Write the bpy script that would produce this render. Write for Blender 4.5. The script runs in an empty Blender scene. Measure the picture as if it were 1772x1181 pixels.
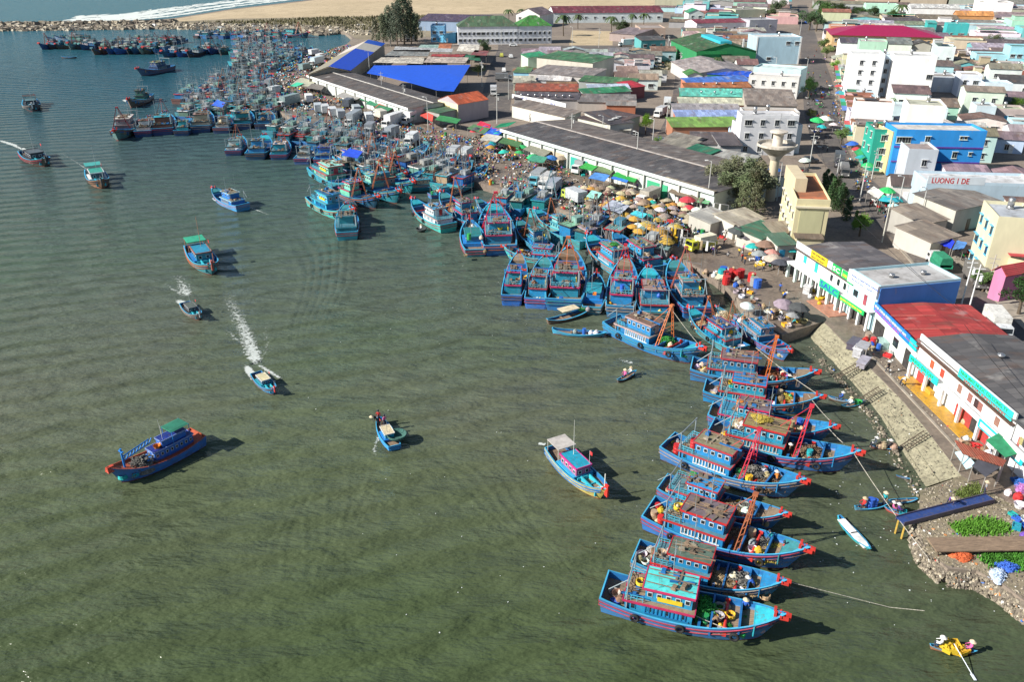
import bpy, bmesh, math, random
from math import sin, cos, pi, atan2, sqrt, atan, hypot, tan, radians
from mathutils import Vector, Matrix, noise
R = random.Random(7)
for c in (bpy.data.objects, bpy.data.meshes): 
    for o in list(c): c.remove(o)
SC = bpy.context.scene
COL = SC.collection
# ---------------------------------------------------------------- camera
F, CX, CY, H = 1400.0, 886.0, 590.5, 50.0
PT = atan(698 / 1400)
def G(px, py, z=1.5):
    u = (px - CX) / F; v = (py - CY) / F
    t = (z - H) / (-sin(PT) - v * cos(PT))
    return Vector((u * t, (cos(PT) - v * sin(PT)) * t, z))
LZ = 1.5
cam = bpy.data.cameras.new('camera'); co = bpy.data.objects.new('camera', cam); COL.objects.link(co)
co.location = (0, 0, H); co.rotation_euler = (pi / 2 - PT, 0, 0)
cam.sensor_width = 36; cam.lens = F / 1772 * 36; cam.clip_end = 6000; cam.clip_start = 1
SC.camera = co
# ---------------------------------------------------------------- light
EL, SDX, SDY = radians(33), -0.962, -0.272
w = bpy.data.worlds.new('World'); SC.world = w; w.use_nodes = True
nt = w.node_tree; bg = nt.nodes['Background']
sky = nt.nodes.new('ShaderNodeTexSky'); sky.sky_type = 'NISHITA'; sky.sun_disc = False
sky.sun_elevation = EL; sky.sun_rotation = atan2(SDX, SDY) % (2 * pi)
sky.air_density = 1.0; sky.dust_density = 0.6; sky.ozone_density = 1.5
nt.links.new(sky.outputs[0], bg.inputs[0]); bg.inputs[1].default_value = 0.064
sl = bpy.data.lights.new('sun', 'SUN'); sl.energy = 5.0; sl.angle = radians(0.5); sl.color = (1, .955, .88)
so = bpy.data.objects.new('sun', sl); COL.objects.link(so)
so.rotation_euler = Vector((SDX * cos(EL), SDY * cos(EL), sin(EL))).to_track_quat('Z', 'Y').to_euler()
vs = SC.view_settings; vs.view_transform = 'Standard'; vs.look = 'None'; vs.exposure = 0.7; vs.gamma = 1
SC.cycles.max_bounces = 5; SC.cycles.diffuse_bounces = 2; SC.cycles.glossy_bounces = 2; SC.cycles.transparent_max_bounces = 6
# ---------------------------------------------------------------- materials
MT = {}
def nm(name):
    m = bpy.data.materials.new(name); m.use_nodes = True; t = m.node_tree
    b = t.nodes['Principled BSDF']; MT[name] = m
    return m, t, b
def N(t, ty, **k):
    n = t.nodes.new(ty)
    for a, v in k.items():
        if a in n.inputs: n.inputs[a].default_value = v
        else: setattr(n, a, v)
    return n
def mixc(t, f, a, b, mode='MIX'):
    m = t.nodes.new('ShaderNodeMix'); m.data_type = 'RGBA'; m.blend_type = mode
    for i, v in ((0, f), (6, a), (7, b)):
        if hasattr(v, 'links'): t.links.new(v, m.inputs[i])
        else: m.inputs[i].default_value = v if i == 0 else (*v, 1) if len(v) == 3 else v
    return m.outputs[2]
def ramp(t, f, stops):
    r = t.nodes.new('ShaderNodeValToRGB'); e = r.color_ramp.elements
    while len(e) < len(stops): e.new(.5)
    for x, (p, c) in zip(e, stops): x.position = p; x.color = (*c, 1) if not isinstance(c, (int, float)) else (c, c, c, 1)
    t.links.new(f, r.inputs[0]); return r.outputs[0]
def nz(t, scale, det=4, vec=None, stretch=None, coord='Position', rough=.6):
    if coord == 'Position': v = t.nodes.new('ShaderNodeNewGeometry').outputs['Position']
    else: v = t.nodes.new('ShaderNodeTexCoord').outputs[coord]
    if stretch:
        mp = N(t, 'ShaderNodeMapping'); mp.inputs['Scale'].default_value = stretch; t.links.new(v, mp.inputs[0]); v = mp.outputs[0]
    if coord == 'Object':
        oi = t.nodes.new('ShaderNodeObjectInfo'); q = N(t, 'ShaderNodeVectorMath', operation='SCALE'); q.inputs[0].default_value = (37, 53, 29); t.links.new(oi.outputs['Random'], q.inputs['Scale']); q2 = N(t, 'ShaderNodeVectorMath', operation='ADD'); t.links.new(v, q2.inputs[0]); t.links.new(q.outputs[0], q2.inputs[1]); v = q2.outputs[0]
    n = N(t, 'ShaderNodeTexNoise', Scale=scale, Detail=det, Roughness=rough); t.links.new(v, n.inputs['Vector'])
    return n.outputs['Fac']
def base(t, col):
    """object colour times a little variation per object, or a fixed colour"""
    if col is not None: return mixc(t, 0.0, col, col)
    oi = t.nodes.new('ShaderNodeObjectInfo')
    r = ramp(t, oi.outputs['Random'], [(0, .88), (1, 1.1)])
    return mixc(t, 1.0, oi.outputs['Color'], r, 'MULTIPLY')
def bump(t, b, h, d=.05, s=.5):
    n = N(t, 'ShaderNodeBump', Strength=s, Distance=d); t.links.new(h, n.inputs['Height']); t.links.new(n.outputs[0], b.inputs['Normal'])
def simple(name, col=None, rough=.7, sc=2.0, lo=.75, hi=1.12, dirt=None, dirtlv=(.55, .72), st=None, metal=0, coord='Position', bmp=0):
    m, t, b = nm(name); c = base(t, col)
    f = nz(t, sc, 5, stretch=st, coord=coord)
    c = mixc(t, 1.0, c, ramp(t, f, [(.3, lo), (.7, hi)]), 'MULTIPLY')
    if dirt:
        g = nz(t, sc * 1.7 + .13, 6, stretch=st, coord=coord)
        c = mixc(t, ramp(t, g, [(dirtlv[0], 0.0), (dirtlv[1], .75)]), c, dirt)
    t.links.new(c, b.inputs['Base Color']); b.inputs['Roughness'].default_value = rough; b.inputs['Metallic'].default_value = metal
    if bmp: bump(t, b, f, bmp)
    return m
simple('boat_paint', None, .45, 1.6, .74, 1.14, (.13, .1, .08), (.55, .72), (1, 1, 2.2), coord='Object')
simple('hull_paint', None, .5, 1.1, .72, 1.16, (.12, .1, .085), (.50, .66), (.5, .5, 2.6), coord='Object')
simple('wall_paint', None, .85, .5, .86, 1.06, (.25, .23, .2), (.62, .85), (1, 1, .35))
simple('cloth', None, .9, 1.4, .7, 1.15)
simple('plastic', None, .4, 3, .9, 1.08)
simple('fibre', None, .95, 6, .45, 1.5, coord='Object')
simple('leaf', None, .75, 1.2, .55, 1.45, coord='Object')
simple('metal_paint', None, .4, 1, .85, 1.1, (.2, .15, .1), (.66, .8))
simple('planks', (.23, .16, .105), .85, 2.2, .6, 1.35, (.07, .055, .045), (.5, .8), (.6, 4, 1), coord='Object')
simple('bark', (.11, .085, .06), .95, 4, .6, 1.3)
simple('rubber', (.014, .014, .014), .85, 5)
simple('pane', (.02, .026, .032), .12, .4, .6, 1.4)
simple('opening', (.035, .032, .03), .9, 2, .5, 1.6)
simple('red_lead', (.22, .03, .018), .6, 2, .7, 1.2)
simple('skin', (.3, .17, .11), .6, 3, .9, 1.1)
simple('trousers', (.03, .035, .055), .85, 2)
simple('concrete', None, .9, .35, .72, 1.18, (.1, .085, .065), (.5, .78), bmp=.02)
simple('steel', (.5, .5, .5), .3, 2, .8, 1.1, metal=.8)
def corr():
    """sheet roofing: overlapping sheets, each a little different, with ribs down the slope"""
    m, t, b = nm('sheet_roof'); c = base(t, None)
    tc = t.nodes.new('ShaderNodeTexCoord')
    br = N(t, 'ShaderNodeTexBrick', Scale=1.0); br.offset = .5; br.inputs['Brick Width'].default_value = 1.05; br.inputs['Row Height'].default_value = 2.3
    br.inputs['Mortar Size'].default_value = .03; br.inputs['Color1'].default_value = (.6, .6, .62, 1); br.inputs['Color2'].default_value = (1.35, 1.33, 1.28, 1); br.inputs['Mortar'].default_value = (.35, .35, .35, 1)
    t.links.new(tc.outputs['Object'], br.inputs['Vector'])
    c = mixc(t, .8, c, mixc(t, 1.0, c, br.outputs[0], 'MULTIPLY'))
    f = nz(t, .25, 6, stretch=(1, .45, 1), coord='Object')
    c = mixc(t, 1.0, c, ramp(t, f, [(.3, .7), (.7, 1.2)]), 'MULTIPLY')
    g = nz(t, .5, 7, stretch=(1.5, .4, 1), coord='Object')
    c = mixc(t, ramp(t, g, [(.54, 0.0), (.68, .6)]), c, (.15, .09, .06))
    g2 = nz(t, .33, 5, stretch=(1, .6, 1), coord='Object')
    c = mixc(t, ramp(t, g2, [(.60, 0.0), (.70, .45)]), c, (.42, .4, .37))
    t.links.new(c, b.inputs['Base Color']); b.inputs['Roughness'].default_value = .65
    wv = N(t, 'ShaderNodeTexWave', Scale=1.6); t.links.new(tc.outputs['Object'], wv.inputs['Vector']); bump(t, b, wv.outputs['Fac'], .05, .6)
corr()
def brickm():
    m, t, b = nm('brickwork'); tc = t.nodes.new('ShaderNodeTexCoord'); mp = N(t, 'ShaderNodeMapping'); mp.inputs['Rotation'].default_value = (pi / 2, 0, 0); t.links.new(tc.outputs['Object'], mp.inputs[0])
    br = N(t, 'ShaderNodeTexBrick', Scale=3); br.inputs['Color1'].default_value = (.42, .15, .07, 1); br.inputs['Color2'].default_value = (.5, .22, .11, 1); br.inputs['Mortar'].default_value = (.4, .33, .27, 1)
    t.links.new(mp.outputs[0], br.inputs['Vector']); t.links.new(br.outputs[0], b.inputs['Base Color']); b.inputs['Roughness'].default_value = .9
brickm()
def ground(name, a, bcol, ccol, s=.05, rough=.92, wet=False):
    m, t, b = nm(name)
    c = mixc(t, ramp(t, nz(t, s, 8, rough=.65), [(.35, 0.0), (.65, 1.0)]), a, bcol)
    c = mixc(t, ramp(t, nz(t, s * 7, 8, rough=.7), [(.5, 0.0), (.72, .85)]), c, ccol)
    c = mixc(t, 1.0, c, ramp(t, nz(t, 2.2, 5), [(.3, .75), (.7, 1.22)]), 'MULTIPLY')
    t.links.new(c, b.inputs['Base Color']); b.inputs['Roughness'].default_value = rough
    if wet: t.links.new(ramp(t, nz(t, .12, 5), [(.42, .35), (.6, .95)]), b.inputs['Roughness'])
    bump(t, b, nz(t, 3, 5), .03)
ground('dirt', (.19, .15, .12), (.25, .205, .16), (.12, .095, .078))
ground('quay_floor', (.15, .115, .088), (.22, .175, .135), (.075, .062, .055), .06, wet=True)
ground('asphalt', (.085, .075, .072), (.12, .105, .095), (.2, .165, .13), .07)
ground('sand', (.42, .33, .2), (.52, .41, .26), (.27, .21, .13), .02)
ground('scrub', (.2, .165, .11), (.28, .235, .155), (.1, .095, .05), .05)
ground('revetment', (.23, .21, .14), (.32, .295, .2), (.085, .075, .055), .35)
def watermat():
    m, t, b = nm('harbour_water')
    pos = t.nodes.new('ShaderNodeNewGeometry').outputs['Position']
    c = mixc(t, ramp(t, nz(t, .011, 4), [(.38, 0.0), (.62, 1.0)]), (.086, .110, .056), (.108, .110, .074))
    sx = t.nodes.new('ShaderNodeSeparateXYZ'); t.links.new(pos, sx.inputs[0])
    mr = N(t, 'ShaderNodeMapRange'); mr.inputs[1].default_value = 80; mr.inputs[2].default_value = 45; mr.inputs[4].default_value = .75; t.links.new(sx.outputs[1], mr.inputs[0])
    c = mixc(t, mr.outputs[0], c, (.050, .074, .028))
    mr = N(t, 'ShaderNodeMapRange'); mr.inputs[1].default_value = 70; mr.inputs[2].default_value = 300; t.links.new(sx.outputs[1], mr.inputs[0])
    c = mixc(t, mr.outputs[0], c, (.014, .070, .095))
    mr = N(t, 'ShaderNodeMapRange'); mr.inputs[1].default_value = 330; mr.inputs[2].default_value = 620; t.links.new(sx.outputs[1], mr.inputs[0])
    c = mixc(t, mr.outputs[0], c, (.03, .13, .165))
    mr = N(t, 'ShaderNodeMapRange'); mr.inputs[1].default_value = 10; mr.inputs[2].default_value = 60; mr.inputs[4].default_value = .6; t.links.new(sx.outputs[0], mr.inputs[0])
    c = mixc(t, mr.outputs[0], c, (.050, .062, .046))
    c = mixc(t, 1.0, c, ramp(t, nz(t, .35, 6, stretch=(.5, 1, 1)), [(.3, .85), (.7, 1.16)]), 'MULTIPLY')
    t.links.new(c, b.inputs['Base Color']); b.inputs['Roughness'].default_value = .2; b.inputs['IOR'].default_value = 1.33; b.inputs['Specular IOR Level'].default_value = .42
    def rotv(rot, st):
        mp = N(t, 'ShaderNodeMapping'); mp.inputs['Rotation'].default_value = (0, 0, rot); mp.inputs['Scale'].default_value = st; t.links.new(pos, mp.inputs[0]); return mp.outputs[0]
    def wave(rot, sc, dist, dsc):
        wv = N(t, 'ShaderNodeTexWave', Scale=sc, Distortion=dist, Detail=4); wv.bands_direction = 'Y'; wv.inputs['Detail Scale'].default_value = dsc
        t.links.new(rotv(rot, (1, 1, 1)), wv.inputs['Vector']); return wv.outputs['Fac']
    def noi(rot, st, sc, det):
        n = N(t, 'ShaderNodeTexNoise', Scale=sc, Detail=det, Roughness=.62); n.inputs['Distortion'].default_value = .15; t.links.new(rotv(rot, st), n.inputs['Vector']); return n.outputs['Fac']
    def add(a, bb, k):
        q = N(t, 'ShaderNodeMath', operation='MULTIPLY_ADD'); t.links.new(bb, q.inputs[0]); q.inputs[1].default_value = k; t.links.new(a, q.inputs[2]); return q.outputs[0]
    z0 = N(t, 'ShaderNodeValue').outputs[0]
    h = add(z0, wave(-.28, .075, 7, .45), 1.15)
    h = add(h, noi(-.25, (.38, 1, 1), .36, 4), 2.3)
    h = add(h, noi(.45, (.45, 1, 1), .6, 4), 1.1)
    h = add(h, nz(t, 2.2, 4, stretch=(.7, 1, 1)), .2)
    n = N(t, 'ShaderNodeBump', Strength=1.0, Distance=.36); t.links.new(h, n.inputs['Height'])
    t.links.new(n.outputs[0], b.inputs['Normal'])
watermat()
m, t, b = nm('foam'); b.inputs['Base Color'].default_value = (.62, .66, .62, 1); b.inputs['Roughness'].default_value = .8
m, t, b = nm('foam_wash'); b.inputs['Base Color'].default_value = (.6, .64, .6, 1); b.inputs['Roughness'].default_value = .7
at = N(t, 'ShaderNodeAttribute', attribute_name='dens'); f1 = nz(t, 1.9, 10, rough=.8); q = N(t, 'ShaderNodeMath', operation='ADD'); t.links.new(f1, q.inputs[0]); t.links.new(at.outputs['Fac'], q.inputs[1])
t.links.new(ramp(t, q.outputs[0], [(.90, 0.0), (1.06, .85)]), b.inputs['Alpha'])
for nme, c in (('white_letter', (.8, .8, .78)), ('red_letter', (.5, .03, .03)), ('green_letter', (.02, .3, .06)), ('yellow_letter', (.8, .62, .03)), ('blue_letter', (.02, .06, .4)), ('pink_letter', (.6, .05, .25)), ('brown_letter', (.12, .06, .03))):
    simple(nme, c, .7, 3)
# ---------------------------------------------------------------- mesh helpers
class MB:
    def __init__(s): s.v = []; s.f = []; s.m = []
    def add(s, vs, fs, m=0, M=None):
        o = len(s.v)
        s.v += [tuple(M @ Vector(v)) if M else tuple(v) for v in vs]
        for f in fs: s.f.append([o + i for i in f]); s.m.append(m)
        return s
    def box(s, x0, y0, z0, x1, y1, z1, m=0, M=None, tx=1.0, ty=1.0):
        cx, cy = (x0 + x1) / 2, (y0 + y1) / 2
        vs = [(x0, y0, z0), (x1, y0, z0), (x1, y1, z0), (x0, y1, z0)] + [(cx + (x - cx) * tx, cy + (y - cy) * ty, z1) for x, y in ((x0, y0), (x1, y0), (x1, y1), (x0, y1))]
        return s.add(vs, [(3, 2, 1, 0), (4, 5, 6, 7), (0, 1, 5, 4), (1, 2, 6, 5), (2, 3, 7, 6), (3, 0, 4, 7)], m, M)
    def tube(s, p, q, r, r2=None, n=6, m=0, M=None):
        p, q = Vector(p), Vector(q); r2 = r if r2 is None else r2
        d = (q - p); 
        if d.length < 1e-6: return s
        a = d.orthogonal().normalized(); b2 = d.normalized().cross(a)
        vs = []
        for c, rr in ((p, r), (q, r2)):
            for i in range(n): an = 2 * pi * i / n; vs.append(c + (a * cos(an) + b2 * sin(an)) * rr)
        fs = [(i, (i + 1) % n, n + (i + 1) % n, n + i) for i in range(n)] + [tuple(range(n - 1, -1, -1)), tuple(range(n, 2 * n))]
        return s.add(vs, fs, m, M)
    def lathe(s, prof, n=12, m=0, M=None):
        vs = []; fs = []
        for r, z in prof:
            for i in range(n): an = 2 * pi * i / n; vs.append((r * cos(an), r * sin(an), z))
        for k in range(len(prof) - 1):
            for i in range(n): j = (i + 1) % n; fs.append((k * n + i, k * n + j, (k + 1) * n + j, (k + 1) * n + i))
        fs.append(tuple(range((len(prof) - 1) * n, len(prof) * n))); fs.append(tuple(range(n - 1, -1, -1)))
        return s.add(vs, fs, m, M)
    def torus(s, c, Rr, r, ax='y', n=12, k=6, m=0):
        vs = []; fs = []
        for i in range(n):
            a = 2 * pi * i / n
            for j in range(k):
                b2 = 2 * pi * j / k; q = Rr + r * cos(b2)
                x, y, z = q * cos(a), r * sin(b2), q * sin(a)
                if ax == 'z': x, y, z = x, z, y
                if ax == 'x': x, y, z = y, x, z
                vs.append((x + c[0], y + c[1], z + c[2]))
        for i in range(n):
            for j in range(k): fs.append((i * k + j, i * k + (j + 1) % k, ((i + 1) % n) * k + (j + 1) % k, ((i + 1) % n) * k + j))
        return s.add(vs, fs, m)
    def prism(s, pts, z0, z1, m=0):
        n = len(pts)
        return s.add([(p[0], p[1], z0) for p in pts] + [(p[0], p[1], z1) for p in pts], [tuple(range(n - 1, -1, -1)), tuple(range(n, 2 * n))] + [(i, (i + 1) % n, n + (i + 1) % n, n + i) for i in range(n)], m)
    def mesh(s, name, mats, smooth=False):
        me = bpy.data.meshes.new(name); me.from_pydata(s.v, [], s.f); 
        for x in (mats if isinstance(mats, (list, tuple)) else [mats]): me.materials.append(MT[x])
        if max(s.m or [0]) > 0: me.polygons.foreach_set('material_index', s.m)
        if smooth: me.polygons.foreach_set('use_smooth', [True] * len(s.f))
        me.update(); return me
def ob(name, me, parent=None, col=(1, 1, 1), loc=(0, 0, 0), rz=0, sc=None):
    o = bpy.data.objects.new(name, me); COL.objects.link(o)
    o.color = (col[0], col[1], col[2], 1); o.location = loc; o.rotation_euler[2] = rz
    if sc: o.scale = sc if isinstance(sc, (tuple, list)) else (sc,) * 3
    if parent: o.parent = parent
    return o
def tag(o, label=None, cat=None, group=None, kind=None):
    if label: o['label'] = label
    if cat: o['category'] = cat
    if group: o['group'] = group
    if kind: o['kind'] = kind
    return o
def kids(o): return KID.get(o.name, [])
PEND = []   # things whose label still needs its place: (obj, description, anchor phrase or None)
def pend(o, desc, cat, group=None, anchor=None):
    o['category'] = cat
    if group: o['group'] = group
    PEND.append((o, desc, anchor)); return o
ORD = ['first', 'second', 'third', 'fourth', 'fifth', 'sixth', 'seventh', 'eighth', 'ninth', 'tenth', 'eleventh', 'twelfth', 'thirteenth', 'fourteenth', 'fifteenth', 'sixteenth', 'seventeenth', 'eighteenth', 'nineteenth', 'twentieth']
def ordi(i):
    return ORD[i] if i < 20 else {2: 'twenty', 3: 'thirty', 4: 'forty', 5: 'fifty', 6: 'sixty'}[(i + 1) // 10] + ('-' + ORD[(i + 1) % 10 - 1] if (i + 1) % 10 else 'th')
VAR = {}
def proto(parts):
    """parts: (name, mesh, colour key, parent index or None)"""
    return parts
def make(parts, name, loc, rz=0, sc=1.0, pal=None, skip=()):
    r = bpy.data.objects.new(name, None); COL.objects.link(r); r.empty_display_size = .1
    r.location = loc; r.rotation_euler[2] = rz; r.scale = sc if isinstance(sc, (tuple, list)) else (sc,) * 3
    made = []
    for nme, me, key, par in parts:
        if nme in skip: made.append(None); continue
        me = R.choice(VAR.get(me.name, [me]))
        c = key if isinstance(key, tuple) else (pal or {}).get(key, (.5, .5, .5))
        p = made[par] if par is not None and made[par] else r
        made.append(ob(nme, me, p, c))
    return r
def sheet(name, pts, z, mat, kind='structure', side=0):
    bm = bmesh.new(); vs = [bm.verts.new((p[0], p[1], z)) for p in pts]; f = bm.faces.new(vs)
    if f.normal.z < 0: f.normal_flip()
    bm.normal_update()
    if f.normal.z < 0: f.normal_flip()
    if side:
        r = bmesh.ops.extrude_face_region(bm, geom=[f]); 
        for v in r['geom']:
            if isinstance(v, bmesh.types.BMVert): v.co.z -= side
        bmesh.ops.recalc_face_normals(bm, faces=bm.faces[:])
    bmesh.ops.triangulate(bm, faces=bm.faces[:])
    me = bpy.data.meshes.new(name); bm.to_mesh(me); bm.free(); me.materials.append(MT[mat])
    o = ob(name, me); tag(o, kind=kind); return o
def PX(l, z=LZ): return [G(a, b, z) for a, b in l]
def inpoly(x, y, P):
    c = False; j = len(P) - 1
    for i in range(len(P)):
        a, b2 = P[i], P[j]
        if (a[1] > y) != (b2[1] > y) and x < (b2[0] - a[0]) * (y - a[1]) / (b2[1] - a[1]) + a[0]: c = not c
        j = i
    return c
# ================================================================ setting
wm = bpy.data.meshes.new('water'); wm.from_pydata([(-2500, -300, 0), (2500, -300, 0), (2500, 5000, 0), (-2500, 5000, 0)], [], [(0, 1, 2, 3)]); wm.materials.append(MT['harbour_water'])
tag(ob('water', wm), kind='structure')
QUAY = [(1425, 556), (1355, 580), (1310, 556), (1262, 500), (1238, 480), (1180, 448), (1110, 412), (1010, 376), (930, 350), (870, 328), (800, 308), (740, 292), (690, 272), (640, 256), (560, 226), (505, 206), (474, 186), (452, 164), (444, 142), (478, 116), (520, 98), (560, 88), (600, 76), (610, 66), (596, 55), (556, 49), (420, 46), (300, 43), (0, 48), (-160, 49)]
SHORE = [(1800, 1062), (1772, 1040), (1735, 1012), (1690, 988), (1640, 985), (1606, 955), (1592, 920), (1594, 880), (1610, 852), (1664, 824), (1600, 740), (1560, 692), (1500, 632), (1448, 580)]
OUTER = [(-160, 41), (0, 40), (230, 37), (300, 31), (400, 15), (520, 1), (640, -14), (760, -28)]
land = PX(SHORE + QUAY) + PX(OUTER) + [Vector((900, 3600, 0)), Vector((3000, 3600, 0)), Vector((1500, 20, 0)), Vector((45, 20, 0))]
sheet('ground', land, LZ, 'dirt', side=3)
def band(name, pts, mat, dz): return sheet(name, [Vector((p.x, p.y, 0)) for p in pts], LZ + dz, mat)
# beach and scrub
band('beach', PX([(-150, 42.5), (0, 42.5), (230, 40), (330, 37), (470, 33), (560, 30), (700, 28), (900, 22), (1130, 14), (1330, 0), (1500, -20)]) + [Vector((600, 2400, 0)), Vector((-60, 2400, 0))] + PX([(741, -26), (640, -12.5), (522, 2.5), (402, 16.5), (302, 32.5), (230, 38), (0, 41), (-150, 41.5)]), 'sand', .004)
band('scrub_ground', PX([(230, 41), (400, 32), (560, 29), (720, 27), (760, 24), (800, 60), (640, 70), (614, 66), (600, 54), (556, 47.5), (420, 45), (300, 42.5)]), 'scrub', .008)
band('dry_field', PX([(990, 52), (1060, 54), (1060, 78), (985, 78)]), 'sand', .008)
band('dry_field', PX([(1040, 92), (1150, 90), (1165, 122), (1060, 118)]), 'scrub', .008)
# quay floor (dark, wet) and promenade
qf = [(1425, 557), (1356, 579), (1312, 555), (1264, 499), (1240, 479), (1182, 447), (1112, 411), (1012, 375), (932, 349), (872, 327), (802, 307), (742, 291), (692, 271), (642, 255), (562, 225), (507, 205), (476, 185), (455, 164), (447, 142), (480, 117), (522, 100), (562, 89), (600, 77), (640, 80), (560, 130), (520, 140), (760, 225), (870, 245), (1240, 372), (1375, 420), (1372, 475), (1455, 534)]
band('quay', PX(qf), 'quay_floor', .006)
band('promenade', PX([(1455, 535), (1660, 724), (1772, 850), (1740, 868), (1664, 822), (1600, 738), (1560, 690), (1500, 630), (1449, 579), (1426, 556)]), 'quay_floor', .006)
# roads
def road(name, L, Rr, dz=.012):
    band(name, PX(L) + PX(Rr[::-1]), 'asphalt', dz)
road('road', [(1900, 790), (1772, 668), (1690, 585), (1630, 510), (1560, 430), (1515, 385), (1470, 330), (1432, 290), (1408, 260), (1392, 200), (1388, 140), (1386, 90), (1384, 55), (1382, 30), (1380, 8)], [(1990, 720), (1850, 640), (1760, 560), (1700, 500), (1640, 440), (1580, 385), (1530, 330), (1480, 285), (1462, 250), (1450, 200), (1440, 140), (1422, 90), (1410, 55), (1402, 30), (1396, 8)])
road('street', [(1100, 275), (1140, 230), (1160, 190), (1168, 140), (1166, 90), (1150, 68)], [(1150, 290), (1170, 240), (1182, 190), (1194, 140), (1196, 90), (1190, 66)], .014)
road('street', [(800, 215), (835, 160), (850, 110), (862, 84)], [(880, 205), (888, 150), (900, 110), (905, 84)], .014)
road('street', [(862, 84), (1000, 88), (1170, 92)], [(862, 77), (1000, 79), (1170, 80)], .016)
road('street', [(840, 200), (1000, 222), (1140, 270), (1240, 310), (1400, 330)], [(890, 190), (1000, 205), (1150, 240), (1250, 280), (1400, 290)], .018)
# pavements with a kerb
def kerb(pts, wd, nme='pavement'):
    P = PX(pts); mb = MB()
    for a, b2 in zip(P, P[1:]):
        d = (b2 - a); d.z = 0; n = Vector((-d.y, d.x, 0)).normalized() * wd
        q = [a, b2, b2 + n, a + n]
        mb.prism([(v.x, v.y) for v in q], LZ - .05, LZ + .13 + .0007 * len(mb.v))
    o = ob(nme, mb.mesh(nme, 'concrete'), None, (.3, .26, .21)); tag(o, kind='structure')
kerb([(1790, 588), (1760, 560), (1700, 500), (1640, 440), (1580, 385)], -3.2)
kerb([(1772, 668), (1690, 585), (1630, 510), (1560, 430)], .6, 'kerb')
kerb([(1500, 612), (1560, 676), (1640, 762), (1692, 820)], .3, 'kerb')
# revetment: sloping concrete down to the water
top = PX([(1664, 824), (1600, 740), (1560, 692), (1500, 632), (1448, 580), (1425, 557)], LZ - .01); foot = PX([(1588, 846), (1540, 768), (1508, 716), (1462, 660), (1412, 606), (1396, 588)], -.3)
mb = MB(); vs = []
for i in range(len(top) - 1):
    for k in range(6):
        tt = k / 6; vs.append((top[i].lerp(top[i + 1], tt), foot[i].lerp(foot[i + 1], tt)))
vs.append((top[-1], foot[-1]))
V = []
for a, b2 in vs:
    for j in range(5):
        p = a.lerp(b2, j / 4); V.append((p.x + R.uniform(-.08, .08), p.y + R.uniform(-.08, .08), p.z + R.uniform(-.05, .05) * (j > 0)))
mb.add(V, [(i * 5 + j, i * 5 + j + 1, (i + 1) * 5 + j + 1, (i + 1) * 5 + j) for i in range(len(vs) - 1) for j in range(4)])
tag(ob('revetment_slope', mb.mesh('revetment_slope', 'revetment')), kind='structure')
mb = MB()
for j in (2, 3):
    for (a, b2), (c, d) in zip(vs, vs[1:]): 
        if R.random() < .6: mb.tube(a.lerp(b2, j / 4) + Vector((0, 0, .02)), c.lerp(d, j / 4) + Vector((0, 0, .02)), .07, n=4)
tag(ob('slope_course', mb.mesh('slope_course', 'revetment')), kind='structure')
def chunk(mb, x, y, z, s, m=0):
    a = R.uniform(0, 6.3); M = Matrix.Translation((x, y, z)) @ Matrix.Rotation(a, 4, 'Z') @ Matrix.Rotation(R.uniform(-.5, .5), 4, 'X')
    mb.box(-s, -s * R.uniform(.5, 1), -s * .5, s, s * R.uniform(.5, 1), s * R.uniform(.3, .8), m, M, R.uniform(.3, .9), R.uniform(.3, .9))
def scatter(poly, n):
    P = PX(poly); xs = [p.x for p in P]; ys = [p.y for p in P]; out = []; PP = [(p.x, p.y) for p in P]; k = 0
    while len(out) < n and k < n * 30:
        k += 1; x = R.uniform(min(xs), max(xs)); y = R.uniform(min(ys), max(ys))
        if inpoly(x, y, PP): out.append((x, y))
    return out
for c, m in (((.44, .39, .3), 'stone_pale'), ((.16, .135, .105), 'stone_dark'), ((.28, .24, .175), 'stone_mid')): simple(m, c, .95, 3, .6, 1.3)
simple('litter_red', (.45, .08, .05), .8); simple('litter_blue', (.05, .15, .45), .8); simple('litter_white', (.75, .75, .72), .8); simple('litter_orange', (.55, .24, .08), .8)
SM = ['stone_pale', 'stone_dark', 'stone_mid', 'litter_white', 'litter_red', 'litter_blue', 'litter_orange']
def rubble(name, poly, n, s0, s1, wts=(30, 30, 30, 5, 2, 2, 3), z=LZ):
    mb = MB()
    for x, y in scatter(poly, n): chunk(mb, x, y, z, R.uniform(s0, s1) * R.choice((.6, 1, 1)), R.choices(range(7), wts)[0])
    tag(ob(name, mb.mesh(name, SM)), kind='stuff')
band('shore_sand', PX([(1592, 850), (1664, 824), (1740, 868), (1810, 900), (1810, 1064), (1735, 1010), (1690, 988), (1640, 980), (1604, 958), (1590, 915)]), 'scrub', .02)
rubble('shore_rubble', [(1592, 850), (1660, 828), (1700, 850), (1772, 880), (1790, 1050), (1735, 1010), (1690, 988), (1640, 980), (1600, 962), (1588, 915)], 3200, .04, .15, (9, 48, 38, 1, .6, .6, 1))
def strip_rubble(name, L, n, s0, s1, wd, z0, z1, wts):
    P = PX(L); mb = MB()
    for _ in range(n):
        i = R.randrange(len(P) - 1); p = P[i].lerp(P[i + 1], R.random()); k = R.random()
        d = P[i + 1] - P[i]; nn = Vector((d.y, -d.x, 0)).normalized() * wd * k
        chunk(mb, p.x + nn.x, p.y + nn.y, z0 + (z1 - z0) * k, R.uniform(s0, s1), R.choices(range(7), wts)[0])
    tag(ob(name, mb.mesh(name, SM)), kind='stuff')
strip_rubble('revetment_rubble', [(1592, 850), (1542, 768), (1510, 716), (1464, 660), (1414, 606)], 420, .05, .16, 1.1, -.1, .25, (8, 56, 34, 3, 0, 1, 1))
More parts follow.
